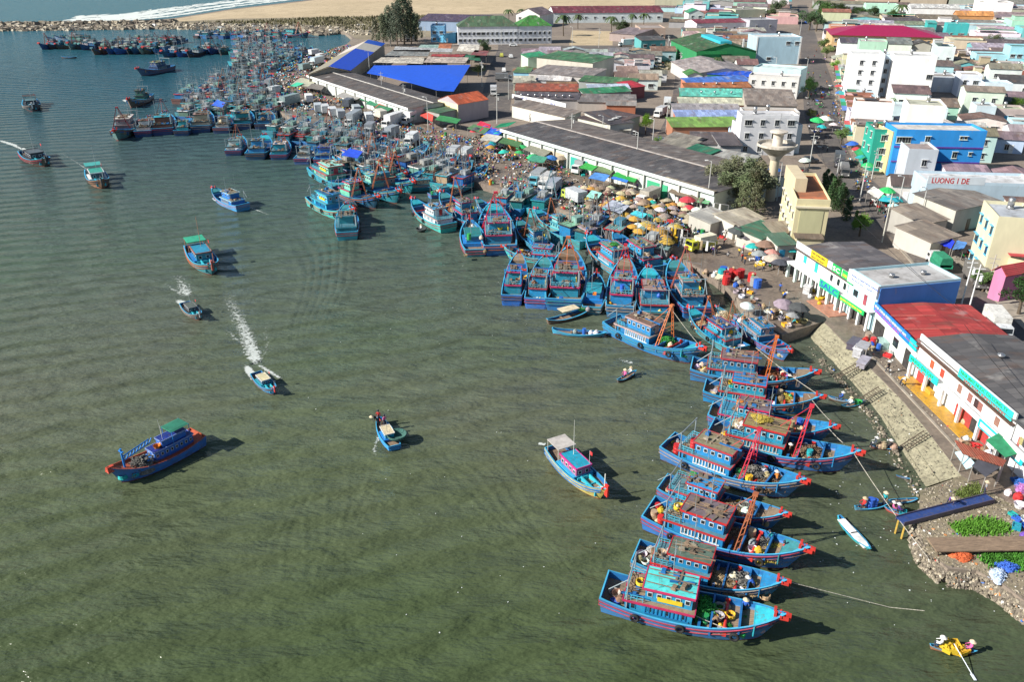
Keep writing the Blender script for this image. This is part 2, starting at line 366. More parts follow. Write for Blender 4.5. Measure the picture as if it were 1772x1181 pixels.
strip_rubble('shore_edge_rubble', [(1800, 1062), (1772, 1040), (1735, 1012), (1690, 988), (1640, 985), (1606, 955), (1592, 920), (1594, 880)], 1500, .06, .18, -.7, 1.2, -.1, (8, 58, 34, 1, .5, .5, 1))
strip_rubble('breakwater_rock', [(-160, 45.5), (0, 44.5), (150, 43), (300, 41), (420, 43), (556, 47), (600, 53)], 2600, .7, 2.1, 18, 1.6, -.3, (30, 40, 30, 1, 0, 0, 0))
strip_rubble('breakwater_crest_rock', [(-160, 44.5), (0, 43.5), (150, 42), (300, 39)], 800, .8, 2.3, -14, 1.8, 1.2, (20, 50, 30, 0, 0, 0, 0))
# surf
def flecks(name, pts, n, s0, s1, z=.045, el=1.0, ang=None):
    mb = MB()
    for x, y in pts:
        s = R.uniform(s0, s1); a = R.uniform(0, 6.3) if ang is None else ang + R.gauss(0, .25); k = R.choice((4, 5, 6)); q = []
        for i in range(k):
            t2 = 2 * pi * i / k; rx = s * R.uniform(.5, 1.3) * el; ry = s * R.uniform(.4, 1)
            q.append((x + rx * cos(t2) * cos(a) - ry * sin(t2) * sin(a), y + rx * cos(t2) * sin(a) + ry * sin(t2) * cos(a), z + R.uniform(0, .02)))
        mb.add(q, [tuple(range(k))])
    return tag(ob(name, mb.mesh(name, 'foam')), kind='stuff')
P = [G(x, y, 0) for x, y in ((120, 36), (235, 33), (300, 27), (400, 11), (520, -3), (640, -18))]; pts = []
for _ in range(2300):
    i = R.randrange(5); p = P[i].lerp(P[i + 1], R.random()); k = abs(R.gauss(0, .5)); off = 8 + 42 * R.choice((.1, .42, .9)) * (1 + .15 * R.gauss(0, 1))
    d = P[i + 1] - P[i]; nn = Vector((-d.y, d.x, 0)).normalized() * (off - 12); pts.append((p.x + nn.x, p.y + nn.y))
flecks('surf_foam', pts, 0, 1.0, 3.2, .05, 3.0, atan2(P[4].y - P[2].y, P[4].x - P[2].x))
def wash(pts, w0, w1, d0, d1, nme='wake_foam'):
    """a strip of churned water: centre line in photo pixels, widths in metres, density along it"""
    P = [G(x, y, 0) for x, y in pts]; Q = []
    for a, b2 in zip(P, P[1:]): Q += [a.lerp(b2, k / 8) for k in range(8)]
    Q.append(P[-1]); mb = MB(); V = []; D = []
    for i, p in enumerate(Q):
        k = i / (len(Q) - 1); d = (Q[min(i + 1, len(Q) - 1)] - Q[max(i - 1, 0)]); n = Vector((-d.y, d.x, 0)).normalized() * (w0 + (w1 - w0) * k)
        for j in range(9): c = (j - 4) / 4; V.append(tuple(p + n * c)[:2] + (.035 + .0006 * (len(bpy.data.objects) % 40),)); D.append((d0 + (d1 - d0) * k) * (1 - abs(c) ** 1.5) - .4 * max(0, 1 - k * 6) - .3 * max(0, 1 - (1 - k) * 5))
    mb.add(V, [(i * 9 + j, i * 9 + j + 1, (i + 1) * 9 + j + 1, (i + 1) * 9 + j) for i in range(len(Q) - 1) for j in range(8)]); me = mb.mesh(nme, 'foam_wash')
    a = me.attributes.new('dens', 'FLOAT', 'POINT'); a.data.foreach_set('value', D); tag(ob(nme, me), kind='stuff')
def swell(lines, amp, wid, nme='wake_swell'):
    mb = MB()
    for pts in lines:
        P = [G(x, y, 0) for x, y in pts]; Q = []
        for a, b2 in zip(P, P[1:]): Q += [a.lerp(b2, k / 12) for k in range(12)]
        Q.append(P[-1]); V = []; n_ = len(Q)
        for i, p in enumerate(Q):
            d = (Q[min(i + 1, n_ - 1)] - Q[max(i - 1, 0)]); n = Vector((-d.y, d.x, 0)).normalized(); e = sin(pi * min(1, max(0, i / (n_ - 1)))) ** .6
            wob = .5 * sin(i * .23 + len(mb.v)) 
            for j in range(9): c = (j - 4) / 4; V.append((p.x + n.x * (c * wid + wob), p.y + n.y * (c * wid + wob), .002 + amp * e * (.5 + .5 * cos(pi * c))))
        mb.add(V, [(i * 9 + j, i * 9 + j + 1, (i + 1) * 9 + j + 1, (i + 1) * 9 + j) for i in range(n_ - 1) for j in range(8)])
    tag(ob(nme, mb.mesh(nme, 'harbour_water', True)), kind='stuff')
wash([(450, 642), (438, 612), (422, 570), (400, 525), (384, 480)], 2.0, 3.4, .6, .34); wash([(444, 628), (412, 590), (380, 560)], .6, 2.2, .45, .36); wash([(458, 628), (462, 590), (458, 550)], .5, 1.8, .42, .36); wash([(446, 650), (462, 660), (480, 664)], 1.3, .9, .85, .5, 'bow_foam'); wash([(424, 632), (440, 656), (470, 664)], 1.0, .7, .75, .55, 'bow_foam'); wash([(440, 628), (486, 656), (492, 660)], .8, .6, .6, .3, 'bow_foam'); wash([(450, 628), (432, 600), (410, 556)], 1.4, 2.0, .42, .36)
wash([(326, 518), (318, 496), (300, 466)], 2.2, 3.8, .56, .33); wash([(306, 520), (326, 530), (346, 532)], 1.2, .8, .8, .45, 'bow_foam'); wash([(318, 512), (296, 500), (276, 486)], 1.0, 1.6, .5, .3)
wash([(50, 263), (26, 252), (-10, 240)], 1.0, 1.8, .75, .5); wash([(44, 262), (60, 273), (80, 273)], 1.0, .6, .8, .5, 'bow_foam'); wash([(366, 342), (384, 353), (398, 360)], .9, .6, .75, .3, 'bow_foam'); wash([(152, 302), (164, 309), (178, 310)], .9, .7, .8, .4, 'bow_foam'); wash([(326, 448), (348, 458), (370, 460)], .8, .5, .75, .4, 'bow_foam'); wash([(214, 172), (222, 177), (232, 178)], 1.6, 1.0, .8, .4, 'bow_foam'); wash([(44, 178), (54, 182), (62, 182)], 1.0, .8, .8, .4, 'bow_foam')
wash([(660, 745), (648, 775), (655, 815)], .7, 1.2, .5, .3); wash([(418, 354), (450, 366), (476, 376)], .4, 1.0, .55, .35); wash([(1100, 630), (1080, 626), (1060, 616)], .7, 1.2, .58, .3); wash([(930, 768), (940, 770), (948, 768)], .5, .4, .75, .4); wash([(158, 298), (130, 280), (90, 255)], .4, .7, .5, .35)
swell([[(500 + 10 * k, 610 - 4 * k), (512 + 16 * k, 540 - 8 * k), (520 + 14 * k, 470 - 14 * k), (500 + 8 * k, 410 - 16 * k)] for k in range(7)], .07, .95)
swell([[(700 + 34 * k, 770 + 4 * k), (780 + 30 * k, 830 + 6 * k), (900 + 22 * k, 930 + 10 * k), (1000 + 10 * k, 1060 + 4 * k)] for k in range(5)], .032, .5); swell([[(640 - 26 * k, 800 + 6 * k), (612 - 26 * k, 880 + 8 * k), (600 - 30 * k, 990 + 6 * k)] for k in range(6)], .032, .5)
swell([[(560 + 40 * k, 620 - 4 * k), (650 + 40 * k, 575 - 4 * k), (760 + 36 * k, 560 - 6 * k)] for k in range(6)], .035, .6)
def drift(poly, n, s):
    P = [G(a, b2, 0) for a, b2 in poly]; PP = [(p.x, p.y) for p in P]; o = []
    while len(o) < n:
        x = R.uniform(min(p.x for p in P), max(p.x for p in P)); y = R.uniform(min(p.y for p in P), max(p.y for p in P))
        if inpoly(x, y, PP): o.append((x, y))
    flecks('floating_litter', o, n, s * .5, s * 1.5)
drift([(700, 400), (1000, 560), (1200, 700), (1100, 1100), (700, 1100), (500, 700)], 110, .06); drift([(1480, 700), (1580, 830), (1600, 960), (1760, 1060), (1500, 1100), (1400, 950)], 70, .07)

strip_rubble('slope_debris', [(1664, 826), (1600, 742), (1560, 694), (1500, 634), (1448, 582)], 500, .03, .09, -4.2, 1.5, .15, (6, 60, 34, 1, 0, 0, 1))
strip_rubble('promenade_debris', [(1700, 820), (1640, 752), (1560, 670), (1500, 612)], 160, .05, .16, 2.6, 1.52, 1.52, (16, 46, 34, 8, 1, 1, 1))
# ================================================================ prototypes
def hull_parts(L, Bm, fr=1.35, bowup=1.9, sternup=.5, tr=.84, name='h', draft=.8, bw=.75):
    S = 22; h = L / 2; st = []
    for i in range(S + 1):
        s = i / S
        if s < .42: g = Bm / 2 * (tr + (1 - tr) * sin(pi / 2 * s / .42))
        else: g = Bm / 2 * max(0.0, 1 - ((s - .42) / .58) ** 2.7) ** .85
        g = max(g, .06)
        zs = fr + (sternup * ((.35 - s) / .35) ** 2 if s < .35 else bowup * ((s - .35) / .65) ** 2.2)
        st.append((-h + L * s, g, zs, s))
    def section(x, g, zs, s):
        rk = (s ** 7) * L * .11; k = .93 - .5 * s ** 4; o = []
        for q, zz in ((0, -draft), (.66 * k, -draft * .8), (k * .97, .12), (k + (1 - k) * .45, .12 + (zs - .12) * .55), (1, zs)):
            o.append((x - rk * (1 - max(0, zz) / zs) - (s < .02) * .25 * (1 - max(0, zz) / zs) * -1, g * q, zz))
        return o
    mb = MB(); V = []
    for q in st:
        c = section(*q); x, g, zs, s = q; gi = max(g - .16, .02); xi = x - (.3 if s > .95 else 0) + (.14 if s == 0 else 0)
        half = c + [(xi, gi, zs + .02), (xi, gi * .97, zs - bw)]
        V += [(a, b2, d) for a, b2, d in half] + [(a, -b2, d) for a, b2, d in half]
    n = 14; fs = []; ms = []
    for i in range(S):
        for sd in (0, 7):
            for j in range(6):
                a, b2, c, d = i * n + sd + j, i * n + sd + j + 1, (i + 1) * n + sd + j + 1, (i + 1) * n + sd + j
                mb_m = 1 if j < 2 else 0 if j < 4 else 2 if j == 4 else 3
                fs.append((a, b2, c, d) if sd == 7 else (d, c, b2, a)); ms.append(mb_m)
    fs.append((0, 1, 2, 3, 4, 11, 10, 9, 8, 7)); ms.append(0)
    fs.append((4, 5, 12, 11)); ms.append(2); fs.append((5, 6, 13, 12)); ms.append(3)
    mb.v = V; mb.f = fs; mb.m = ms
    hm = mb.mesh(name + '_hull', ['hull_paint', 'red_lead', 'cap_paint', 'inner_paint'])
    dk = MB(); V = []
    for x, g, zs, s in st: V += [(x, max(g - .15, .02), zs - bw + .02), (x, -max(g - .15, .02), zs - bw + .02)]
    dk.add(V, [(2 * i + 1, 2 * i + 3, 2 * i + 2, 2 * i) for i in range(S)])
    dm = dk.mesh(name + '_deck', 'planks')
    rb = MB()
    for off, hh in ((.30, .13), (.78, .07)):
        for sd in (1, -1):
            for i in range(S - 1):
                p = []; 
                for q in (st[i], st[i + 1]):
                    x, g, zs, s = q; k = .93 - .5 * s ** 4; f = 1 - off / (zs * 1.0); gg = g * (k + (1 - k) * (.45 + .55 * max(0, 1 - off * 2 / zs))) + .03
                    rk = (s ** 7) * L * .11 * (off / zs); p.append((x - rk, sd * gg, zs - off))
                (xa, ya, za), (xb, yb, zb) = p
                rb.add([(xa, ya, za - hh), (xb, yb, zb - hh), (xb, yb + sd * .05, zb), (xa, ya + sd * .05, za), (xa, ya - sd * .05, za + .02), (xb, yb - sd * .05, zb + .02)], [(0, 1, 2, 3), (3, 2, 5, 4)])
    x, g, zs, q_ = st[0]
    for off, hh in ((.30, .13), (.78, .07)): rb.box(x - .05, -g * .96, zs - off - hh, x + .0, g * .96, zs - off)
    return hm, dm, rb.mesh(name + '_strake', 'boat_paint')
simple('cap_paint', (.05, .34, .55), .5, 1.6, .8, 1.15, (.3, .25, .2), (.6, .75)); simple('inner_paint', (.015, .13, .34), .55, 1.6, .75, 1.2, (.15, .12, .1), (.6, .78))
simple('strake_paint', (.42, .1, .12), .55, 2.5, .8, 1.15, (.3, .22, .16), (.5, .68)); simple('deck_orange', (.42, .09, .04), .6, 1.6, .75, 1.2, (.2, .08, .05), (.6, .78)); simple('cyan_paint', (.035, .42, .52), .5, 1.5, .8, 1.15, (.2, .17, .14), (.58, .74)); simple('yellow_paint', (.6, .42, .05), .5, 1.5, .8, 1.15)
def win_mesh(w_, h_, nme):
    mb = MB(); mb.box(-w_ / 2, -.03, -h_ / 2, w_ / 2, .03, h_ / 2, 0); mb.box(-w_ / 2 + .06, -.045, -h_ / 2 + .06, w_ / 2 - .06, .045, h_ / 2 - .06, 1); return mb.mesh(nme, ['plastic', 'pane'])
BW = win_mesh(.46, .5, 'cabin_window')
tyre = MB().torus((0, 0, 0), .34, .13).mesh('tyre', 'rubber', True)
def tyre_at(x, y, z): return MB().torus((x, y, z), .34, .13).mesh('tyre', 'rubber', True)
def rope_mesh(pts, r, mat='fibre', sag=0.0, nme='rope', seg=10):
    mb = MB()
    for a, b2 in zip(pts, pts[1:]):
        a, b2 = Vector(a), Vector(b2); L_ = (b2 - a).length; pr = a
        for i in range(1, seg + 1):
            k = i / seg; q = a.lerp(b2, k); q.z -= sag * L_ * 4 * k * (1 - k); mb.tube(pr, q, r, n=4); pr = q
    return mb.mesh(nme, mat)
def cabin_set(P, x0, x1, wd, z0, z1, trimz=.16, win='low', key='cabin', roofkey='roof', over=.3, nw=5, nme='cabin', wt=.34, tx=1.0):
    """house with windows, an overhanging roof slab and a painted fascia; appends parts, returns index of the house"""
    i0 = len(P)
    P.append((nme, MB().box(x0, -wd / 2, z0, x1, wd / 2, z1, 0, None, 1, tx).mesh(nme, 'boat_paint'), key, None))
    P.append((nme + '_roof', MB().box(x0 - over, -wd / 2 - over, z1 + .003, x1 + over, wd / 2 + over, z1 + .12).mesh(nme + '_roof', 'boat_paint'), roofkey, i0))
    f = MB()
    for sd in (1, -1):
        f.box(x0 - over - .03, sd * (wd / 2 + over) - .05, z1 - .04, x1 + over + .03, sd * (wd / 2 + over) + .05, z1 + trimz, 0)
    f.box(x1 + over - .02, -wd / 2 - over + .05, z1 - .04, x1 + over + .08, wd / 2 + over - .05, z1 + trimz); f.box(x0 - over - .08, -wd / 2 - over + .05, z1 - .04, x0 - over + .02, wd / 2 + over - .05, z1 + trimz)
    P.append(('roof_trim', f.mesh('roof_trim', 'boat_paint'), 'trim', i0))
    if win:
        zw = z1 - .5 if win == 'high' else z1 - .62
        for k in range(nw):
            x = x0 + (x1 - x0) * (k + .5) / nw
            for sd in (1, -1):
                me = BW.copy(); me.transform(Matrix.Translation((x, sd * (wd / 2 + .02), zw))); P.append(('window', me, (.55, .6, .62), i0))
        for k in range(2):
            me = BW.copy(); me.transform(Matrix.Translation((x1 + .02, (k - .5) * wd * .5, zw)) @ Matrix.Rotation(pi / 2, 4, 'Z')); P.append(('window', me, (.55, .6, .62), i0))
    return i0
def rail(x0, x1, y0, y1, z0, h=.7, step=.5, r=.03):
    mb = MB()
    def run(a, b2):
        n = max(1, round((Vector(b2) - Vector(a)).length / step))
        for i in range(n + 1): p = Vector(a).lerp(Vector(b2), i / n); mb.tube(p, p + Vector((0, 0, h)), r, n=4)
        for hh in (h, h * .5): mb.tube(Vector(a) + Vector((0, 0, hh)), Vector(b2) + Vector((0, 0, hh)), r, n=4)
    run((x0, y0, z0), (x1, y0, z0)); run((x0, y1, z0), (x1, y1, z0)); run((x0, y0, z0), (x0, y1, z0))
    return mb.mesh('railing_frame', 'plastic')
def derrick(x, z0, h, spread, lean=.0, r=.075):
    mb = MB(); top = Vector((x + lean, 0, z0 + h)); L_ = []
    for sd in (1, -1):
        for dx in (-.22, .22): a = Vector((x + dx, sd * spread, z0)); b2 = top + Vector((dx * .4, sd * .14, 0)); mb.tube(a, b2, r, r * .7, 4); L_.append((a, b2))
        a0, b0 = L_[-2]; a1, b1 = L_[-1]
        for k in range(1, 9): mb.tube(a0.lerp(b0, k / 9), a1.lerp(b1, (k + .5) / 9), r * .55, n=4)
    mb.tube(top, Vector((x - 4.2, 0, z0 + .6)), r * .5, n=4); mb.tube(L_[0][0].lerp(L_[0][1], .45), L_[2][0].lerp(L_[2][1], .45), r * .7, n=4); mb.box(x + lean - .25, -.25, z0 + h - .1, x + lean + .25, .25, z0 + h + .15)
    return mb.mesh('lattice_derrick', 'metal_paint')
def louv(x0, x1, y):
    mb = MB(); n = 11
    for sd in (1, -1):
        for k in range(n): x = x0 + (x1 - x0) * k / n; mb.box(x, sd * (y + .04) - .04, 1.3, x + .1, sd * (y + .04) + .04, 2.2)
        mb.box(x0, sd * (y + .05) - .05, 1.25, x1, sd * (y + .05) + .05, 1.33)
    return mb.mesh('louvre_slats', 'plastic')
def junk(x0, x1, hw, z, sd):
    L_ = [junk1(x0, x1, hw, z, sd * 11 + q) for q in range(5)]; VAR[L_[0].name] = L_; return L_[0]
def junk1(x0, x1, hw, z, sd):
    rr = random.Random(sd); mb = MB()
    for k in range(rr.randint(6, 13)):
        x, y = rr.uniform(x0, x1), rr.uniform(-hw, hw); a = rr.choice((0, 0, .2, 1.5, 1.3)); l = rr.uniform(.4, 1.3); M = Matrix.Translation((x, y, z)) @ Matrix.Rotation(a, 4, 'Z')
        mb.box(-l, -.09, 0, l, .09, .06 + .05 * (k % 3), k % 3, M) if k % 2 else mb.box(-.3, -.25, 0, .35, .25, rr.uniform(.15, .4), k % 3, M, .8, .7)
    for k in range(3): y = rr.uniform(-hw, hw); mb.tube((x0 - .5, y, z + .15), (x1 + .3, y + rr.uniform(-.5, .5), z + .25), .045, n=4, m=0)
    return mb.mesh('roof_boards', ['planks', 'stone_mid' if sd % 3 else 'stone_dark', 'inner_paint' if sd % 2 else 'bark'])
def boat_big(kind=0, L=16.0, Bm=4.7, detail=2):
    """kind 0: house aft with a wheelhouse on it and open foredeck; 1: net boat with small house; 2: long low house"""
    h = L / 2; P = []
    hm, dm, sm = hull_parts(L, Bm, name='b%d' % kind)
    P += [('hull', hm, 'hull', None), ('deck', dm, (1, 1, 1), None), ('strake_trim', sm, 'strake', 0)]
    zd = .75
    xa, xb = {0: (-h + 2.3, -h + 8.3), 1: (-h + 2.9, -h + 6.9), 2: (-h + 1.5, -h + 7.6)}[kind]
    w0 = Bm * (.74 if kind != 1 else .62)
    i = cabin_set(P, xa, xb, w0, zd, 2.2, win=None, roofkey='roof2', over=.16, nme='deckhouse')
    for k in range(4 if detail > 1 else 0):
        for sd in (1, -1):
            me = BW.copy(); me.transform(Matrix.Translation((xa + (xb - xa) * (k + .5) / 4, sd * (w0 / 2 + .02), 1.75)) @ Matrix.Scale(1.3, 4, (0, 0, 1))); P.append(('window', me, (.02, .3, .5), i))
    j = cabin_set(P, xb - (4.3 if kind == 0 else 2.4 if kind == 1 else 3.8), xb - .15, w0 * .76, 2.32, 3.72, win='low', nw=(5 if detail > 1 else 3), nme='wheelhouse', over=.22)
    if detail > 1:
        P.append(('railing_frame', rail(xa, xb - 4.4 if kind == 0 else xb - 2.6, -w0 / 2, w0 / 2, 2.32, .6), (.08, .45, .6), i))
        P.append(('door', MB().box(xb - .16, -.4, 2.35, xb - .1, .4, 3.4).mesh('door', 'boat_paint'), 'trim', j))
        P.append(('side_board', MB().box(xb - 3.2, -w0 * .39 - .09, 2.6, xb - 1.0, -w0 * .39 - .03, 3.05).mesh('side_board', 'plastic'), 'board', j))
    # goal posts, masts and gallows
    g = MB()
    for sd in (1, -1): g.tube((xa + .2, sd * (w0 / 2 + .1), 1), (xa + .2, sd * (w0 / 2 + .1), 4.7), .07, n=6)
    g.tube((xa + .2, -w0 / 2 - .3, 4.6), (xa + .2, w0 / 2 + .3, 4.6), .07); g.tube((xa + .2, -w0 / 2, 4.6), (xa - 1.5, -w0 / 2, 3.0), .05)
    P.append(('gantry_frame', g.mesh('gantry_frame', 'metal_paint'), 'mast', None))
    P.append(('mast_lattice', MB().tube((xb - 2.2, w0 * .3, 2.4), (xb - 2.3, w0 * .3, 7.8), .06, .03, 6).tube((xb - 2.2, w0 * .3 - .6, 6.6), (xb - 2.2, w0 * .3 + .6, 6.6), .03).tube((xb - 3.2, -w0 * .3, 3.7), (xb - 3.3, -w0 * .3, 8.4), .025, .012, 4).tube((xb - 2.25, w0 * .3, 6.6), (xb - 3.25, -w0 * .3, 6.6), .015, n=4).mesh('mast', 'metal_paint'), 'mast', None))
    P.append(('lattice_derrick', derrick(xb + 1.3, zd, 6.4, Bm * .42, .7), 'derrick', None))
    # foredeck
    bk = MB()
    for x in (1.9, 4.3):
        q = 1 if x < 3 else .8
        bk.box(x - .09, -Bm * .46 * q, zd, x + .09, Bm * .46 * q, 1.75 + (x > 3) * .35)
    bk.box(-.1 + xb + .6, -Bm * .44, zd, xb + .75, Bm * .44, 1.3)
    P.append(('bulkhead', bk.mesh('bulkhead', 'inner_paint'), (1, 1, 1), None))
    P.append(('louvre_slats', louv(xb - 4.2, xb - .3, w0 * .5), 'louvre', i)) if kind != 1 else None
    P.append(('roof_boards', junk(xb - 3.9 if kind != 1 else xb - 2.2, xb - .5, w0 * .3, 3.86, kind), (1, 1, 1), j)); P.append(('deck_boards', junk(xa + .2, xb - 4.4 if kind == 0 else xb - 2.6, w0 * .4, 2.35, kind + 5), (1, 1, 1), i)) if kind != 2 else None
    P.append(('foredeck', MB().add([(5.5, -1.45, 2.25), (7.2, -.55, 2.95), (7.2, .55, 2.95), (5.5, 1.45, 2.25)], [(0, 1, 2, 3)]).box(5.45, -1.5, 1.2, 5.55, 1.5, 2.27).mesh('foredeck', 'boat_paint'), 'fore', None))
    P.append(('hatch', MB().box(2.3, -1.0, zd, 3.9, .9, 1.25, 0, None, .96, .96).mesh('hatch', 'planks'), (1, 1, 1), None))
    bp = MB()
    for sd in (1, -1): bp.box(7.0, sd * .33 - .1, 2.75, 8.2, sd * .33 + .1, 3.05); bp.box(6.95, sd * .36 - .11, 2.95, 7.18, sd * .36 + .11, 3.4)
    bp.box(7.45, -.5, 2.98, 7.62, .5, 3.12); bp.box(7.95, -.13, 2.6, 8.4, .13, 3.25)
    P.append(('bow_post', bp.mesh('bow_post', 'boat_paint'), 'bow', 0))
    if detail > 1:
        for x in (-4.6, -.6, 4.0): P.append(('tyre', tyre_at(x, -Bm / 2 * (.99 if x < 2 else .88) - .1, .95 + (x > 2) * .3), (1, 1, 1), 0))
        for x in (-1.5, 3.4): P.append(('tyre', tyre_at(x, Bm / 2 * (1.0 if x < 2 else .92) + .1, .95), (1, 1, 1), 0))
        P.append(('windlass', MB().tube((3.1, -1.7, 1.5), (3.1, 1.7, 1.5), .14, n=8).box(2.9, -1.9, .8, 3.3, -1.7, 1.75).box(2.9, 1.7, .8, 3.3, 1.9, 1.75).mesh('windlass', 'metal_paint'), 'bow', None))
    return P
def boat_small(L=12.0, Bm=3.6, canopy=True, stripe='yellow'):
    P = []; h = L / 2
    hm, dm, sm = hull_parts(L, Bm, 1.05, 1.25, .3, .78, 's', .6, .55)
    P += [('hull', hm, 'hull', None), ('deck', dm, (1, 1, 1), None), ('strake_trim', sm, 'strake', 0)]
    i = cabin_set(P, -2.6, .9, Bm * .55, .5, 2.2, nw=4, over=.12)
    P.append(('deckhouse', MB().box(-3.0, -Bm * .40, .5, 1.0, Bm * .40, 1.15).mesh('deckhouse', 'boat_paint'), 'side', None))
    if canopy:
        P.append(('canopy', MB().box(-h + .5, -Bm * .36, 2.75, -h + 3.2, Bm * .36, 2.85).mesh('canopy', 'cloth'), 'canopy', None))
        q = MB()
        for x in (-h + .6, -h + 3.1):
            for sd in (1, -1): q.tube((x, sd * Bm * .34, .6), (x, sd * Bm * .34, 2.76), .04, n=5)
        P.append(('canopy_frame', q.mesh('canopy_frame', 'metal_paint'), 'mast', len(P) - 1))
    P.append(('mast_lattice', MB().tube((-1.8, .3, 2.2), (-1.9, .3, 7.2), .045, .02, 5).mesh('mast', 'metal_paint'), 'mast', None))
    P.append(('flag_pole', MB().tube((.8, Bm * .25, 2.2), (.8, Bm * .25, 4.2), .03, n=4).mesh('flag_pole', 'metal_paint'), 'mast', None))
    P.append(('flag', MB().box(.82, Bm * .25, 3.7, 1.3, Bm * .25 + .02, 4.15).mesh('flag', 'cloth'), (.6, .03, .03), len(P) - 1))
    b2 = MB()
    for y in (-.55, .55): b2.box(1.3, y - .07, .5, 4.6, y + .07, 1.3)
    for x in (1.3, 2.9, 4.5): b2.box(x - .06, -1.2 + .1 * x, .5, x + .06, 1.2 - .1 * x, 1.12)
    P.append(('fish_hold', b2.mesh('fish_hold', 'cyan_paint'), (1, 1, 1), None))
    P.append(('bow_post', MB().box(h - .45, -.12, 1.2, h + .12, .12, 2.75).box(h - .6, -.5, 2.1, h - .42, .5, 2.28).mesh('bow_post', 'boat_paint'), 'bow', 0))
    P.append(('post', MB().tube((h - 1.3, .5, 1.4), (h - 1.3, .5, 3.4), .07, n=6).mesh('post', 'metal_paint'), 'mast', None))
    return P
def boat_far(k=0):
    P = []; L, Bm = 15.0, 4.4
    hm, dm, sm = hull_parts(L, Bm, name='f%d' % k)
    P += [('hull', hm, 'hull', None), ('deck', dm, (1, 1, 1), None)]
    i = cabin_set(P, -5.4, -.6 + k, Bm * .66, .75, 2.9, nw=3, over=.2)
    P.append(('wheelhouse', MB().box(-3.3, -.8, 3.02, -1.3, .8, 4.0).mesh('wheelhouse', 'boat_paint'), 'cabin2', None))
    P.append(('roof_boards', junk(-5.2, -.8, 1.1, 3.05, k + 9), (1, 1, 1), i)); P.append(('deck_boards', junk(.5, 5.5, 1.3, .8, k + 3), (1, 1, 1), None))
    P.append(('mast_lattice', MB().tube((-5.0, -1.2, 2.9), (-5.1, -1.2, 7.2), .06, .03, 5).tube((.4, 1.3, .8), (.1, 1.3, 6.8), .07, .03, 5).tube((4.6, 0, .8), (4.7, 0, 5.6), .07, .04, 5).tube((-2.2, .2, 4.2), (-2.2, .3, 8.6), .04, .02, 4).tube((-3.6, .8, 2.9), (-3.7, .8, 8), .07, .03, 5).tube((-3.6, -.9, 2.9), (-3.6, -.9, 6.4), .06, .03, 5).tube((-3.6, -1.2, 6), (-3.6, 1.2, 6), .05, n=4).tube((-5.1, -1.2, 6.9), (-3.6, -.9, 6.3), .03, n=4).tube((-3.6, .8, 6.6), (.1, 1.3, 6.6), .03, n=4).tube((.1, 1.3, 6.5), (4.7, 0, 5.4), .03, n=4).tube((-2.2, .2, 6.4), (-3.6, .8, 6.5), .03, n=4).tube((-3.6, -.9, 6.1), (-3.65, .8, 6.3), .03, n=4).mesh('mast', 'metal_paint'), 'mast', None))
    P.append(('lattice_derrick', derrick(1.6, .75, 6.2, 1.9, .6, .09), 'derrick', None))
    P.append(('bow_post', MB().box(6.9, -.5, 2.8, 7.8, .5, 3.2).box(7.0, -.7, 3.1, 7.3, .7, 3.5).mesh('bow_post', 'boat_paint'), 'bow', 0))
    P.append(('bulkhead', MB().box(1.8, -1.9, .75, 2, 1.9, 1.6).box(4.1, -1.5, .9, 4.3, 1.5, 2.1).mesh('bulkhead', 'inner_paint'), (1, 1, 1), None))
    return P
def canoe(L=6.0, Bm=1.35, name='canoe'):
    hm, dm, sm = hull_parts(L, Bm, .42, .45, .35, .35, name, .2, .3)
    return [('hull', hm, 'hull', None), ('deck', dm, (1, 1, 1), None), ('bench', MB().box(-1.3, -.55, .3, -1.05, .55, .36).box(.8, -.55, .3, 1.05, .55, .36).mesh('bench', 'planks'), (1, 1, 1), None)]
PROTO = {'A': boat_big(0), 'B': boat_big(1), 'C': boat_big(2), 'A1': boat_big(0, detail=1), 'B1': boat_big(1, detail=1), 'S': boat_small(), 'S0': boat_small(canopy=False), 'F': boat_far(0), 'F1': boat_far(1), 'K': canoe(), 'K2': canoe(7.5, 1.7, 'k2')}
PL = {'A': 16.2, 'B': 16.2, 'C': 16.2, 'A1': 16.2, 'B1': 16.2, 'S': 12.1, 'S0': 12.1, 'F': 15.2, 'F1': 15.2, 'K': 6.0, 'K2': 7.5}
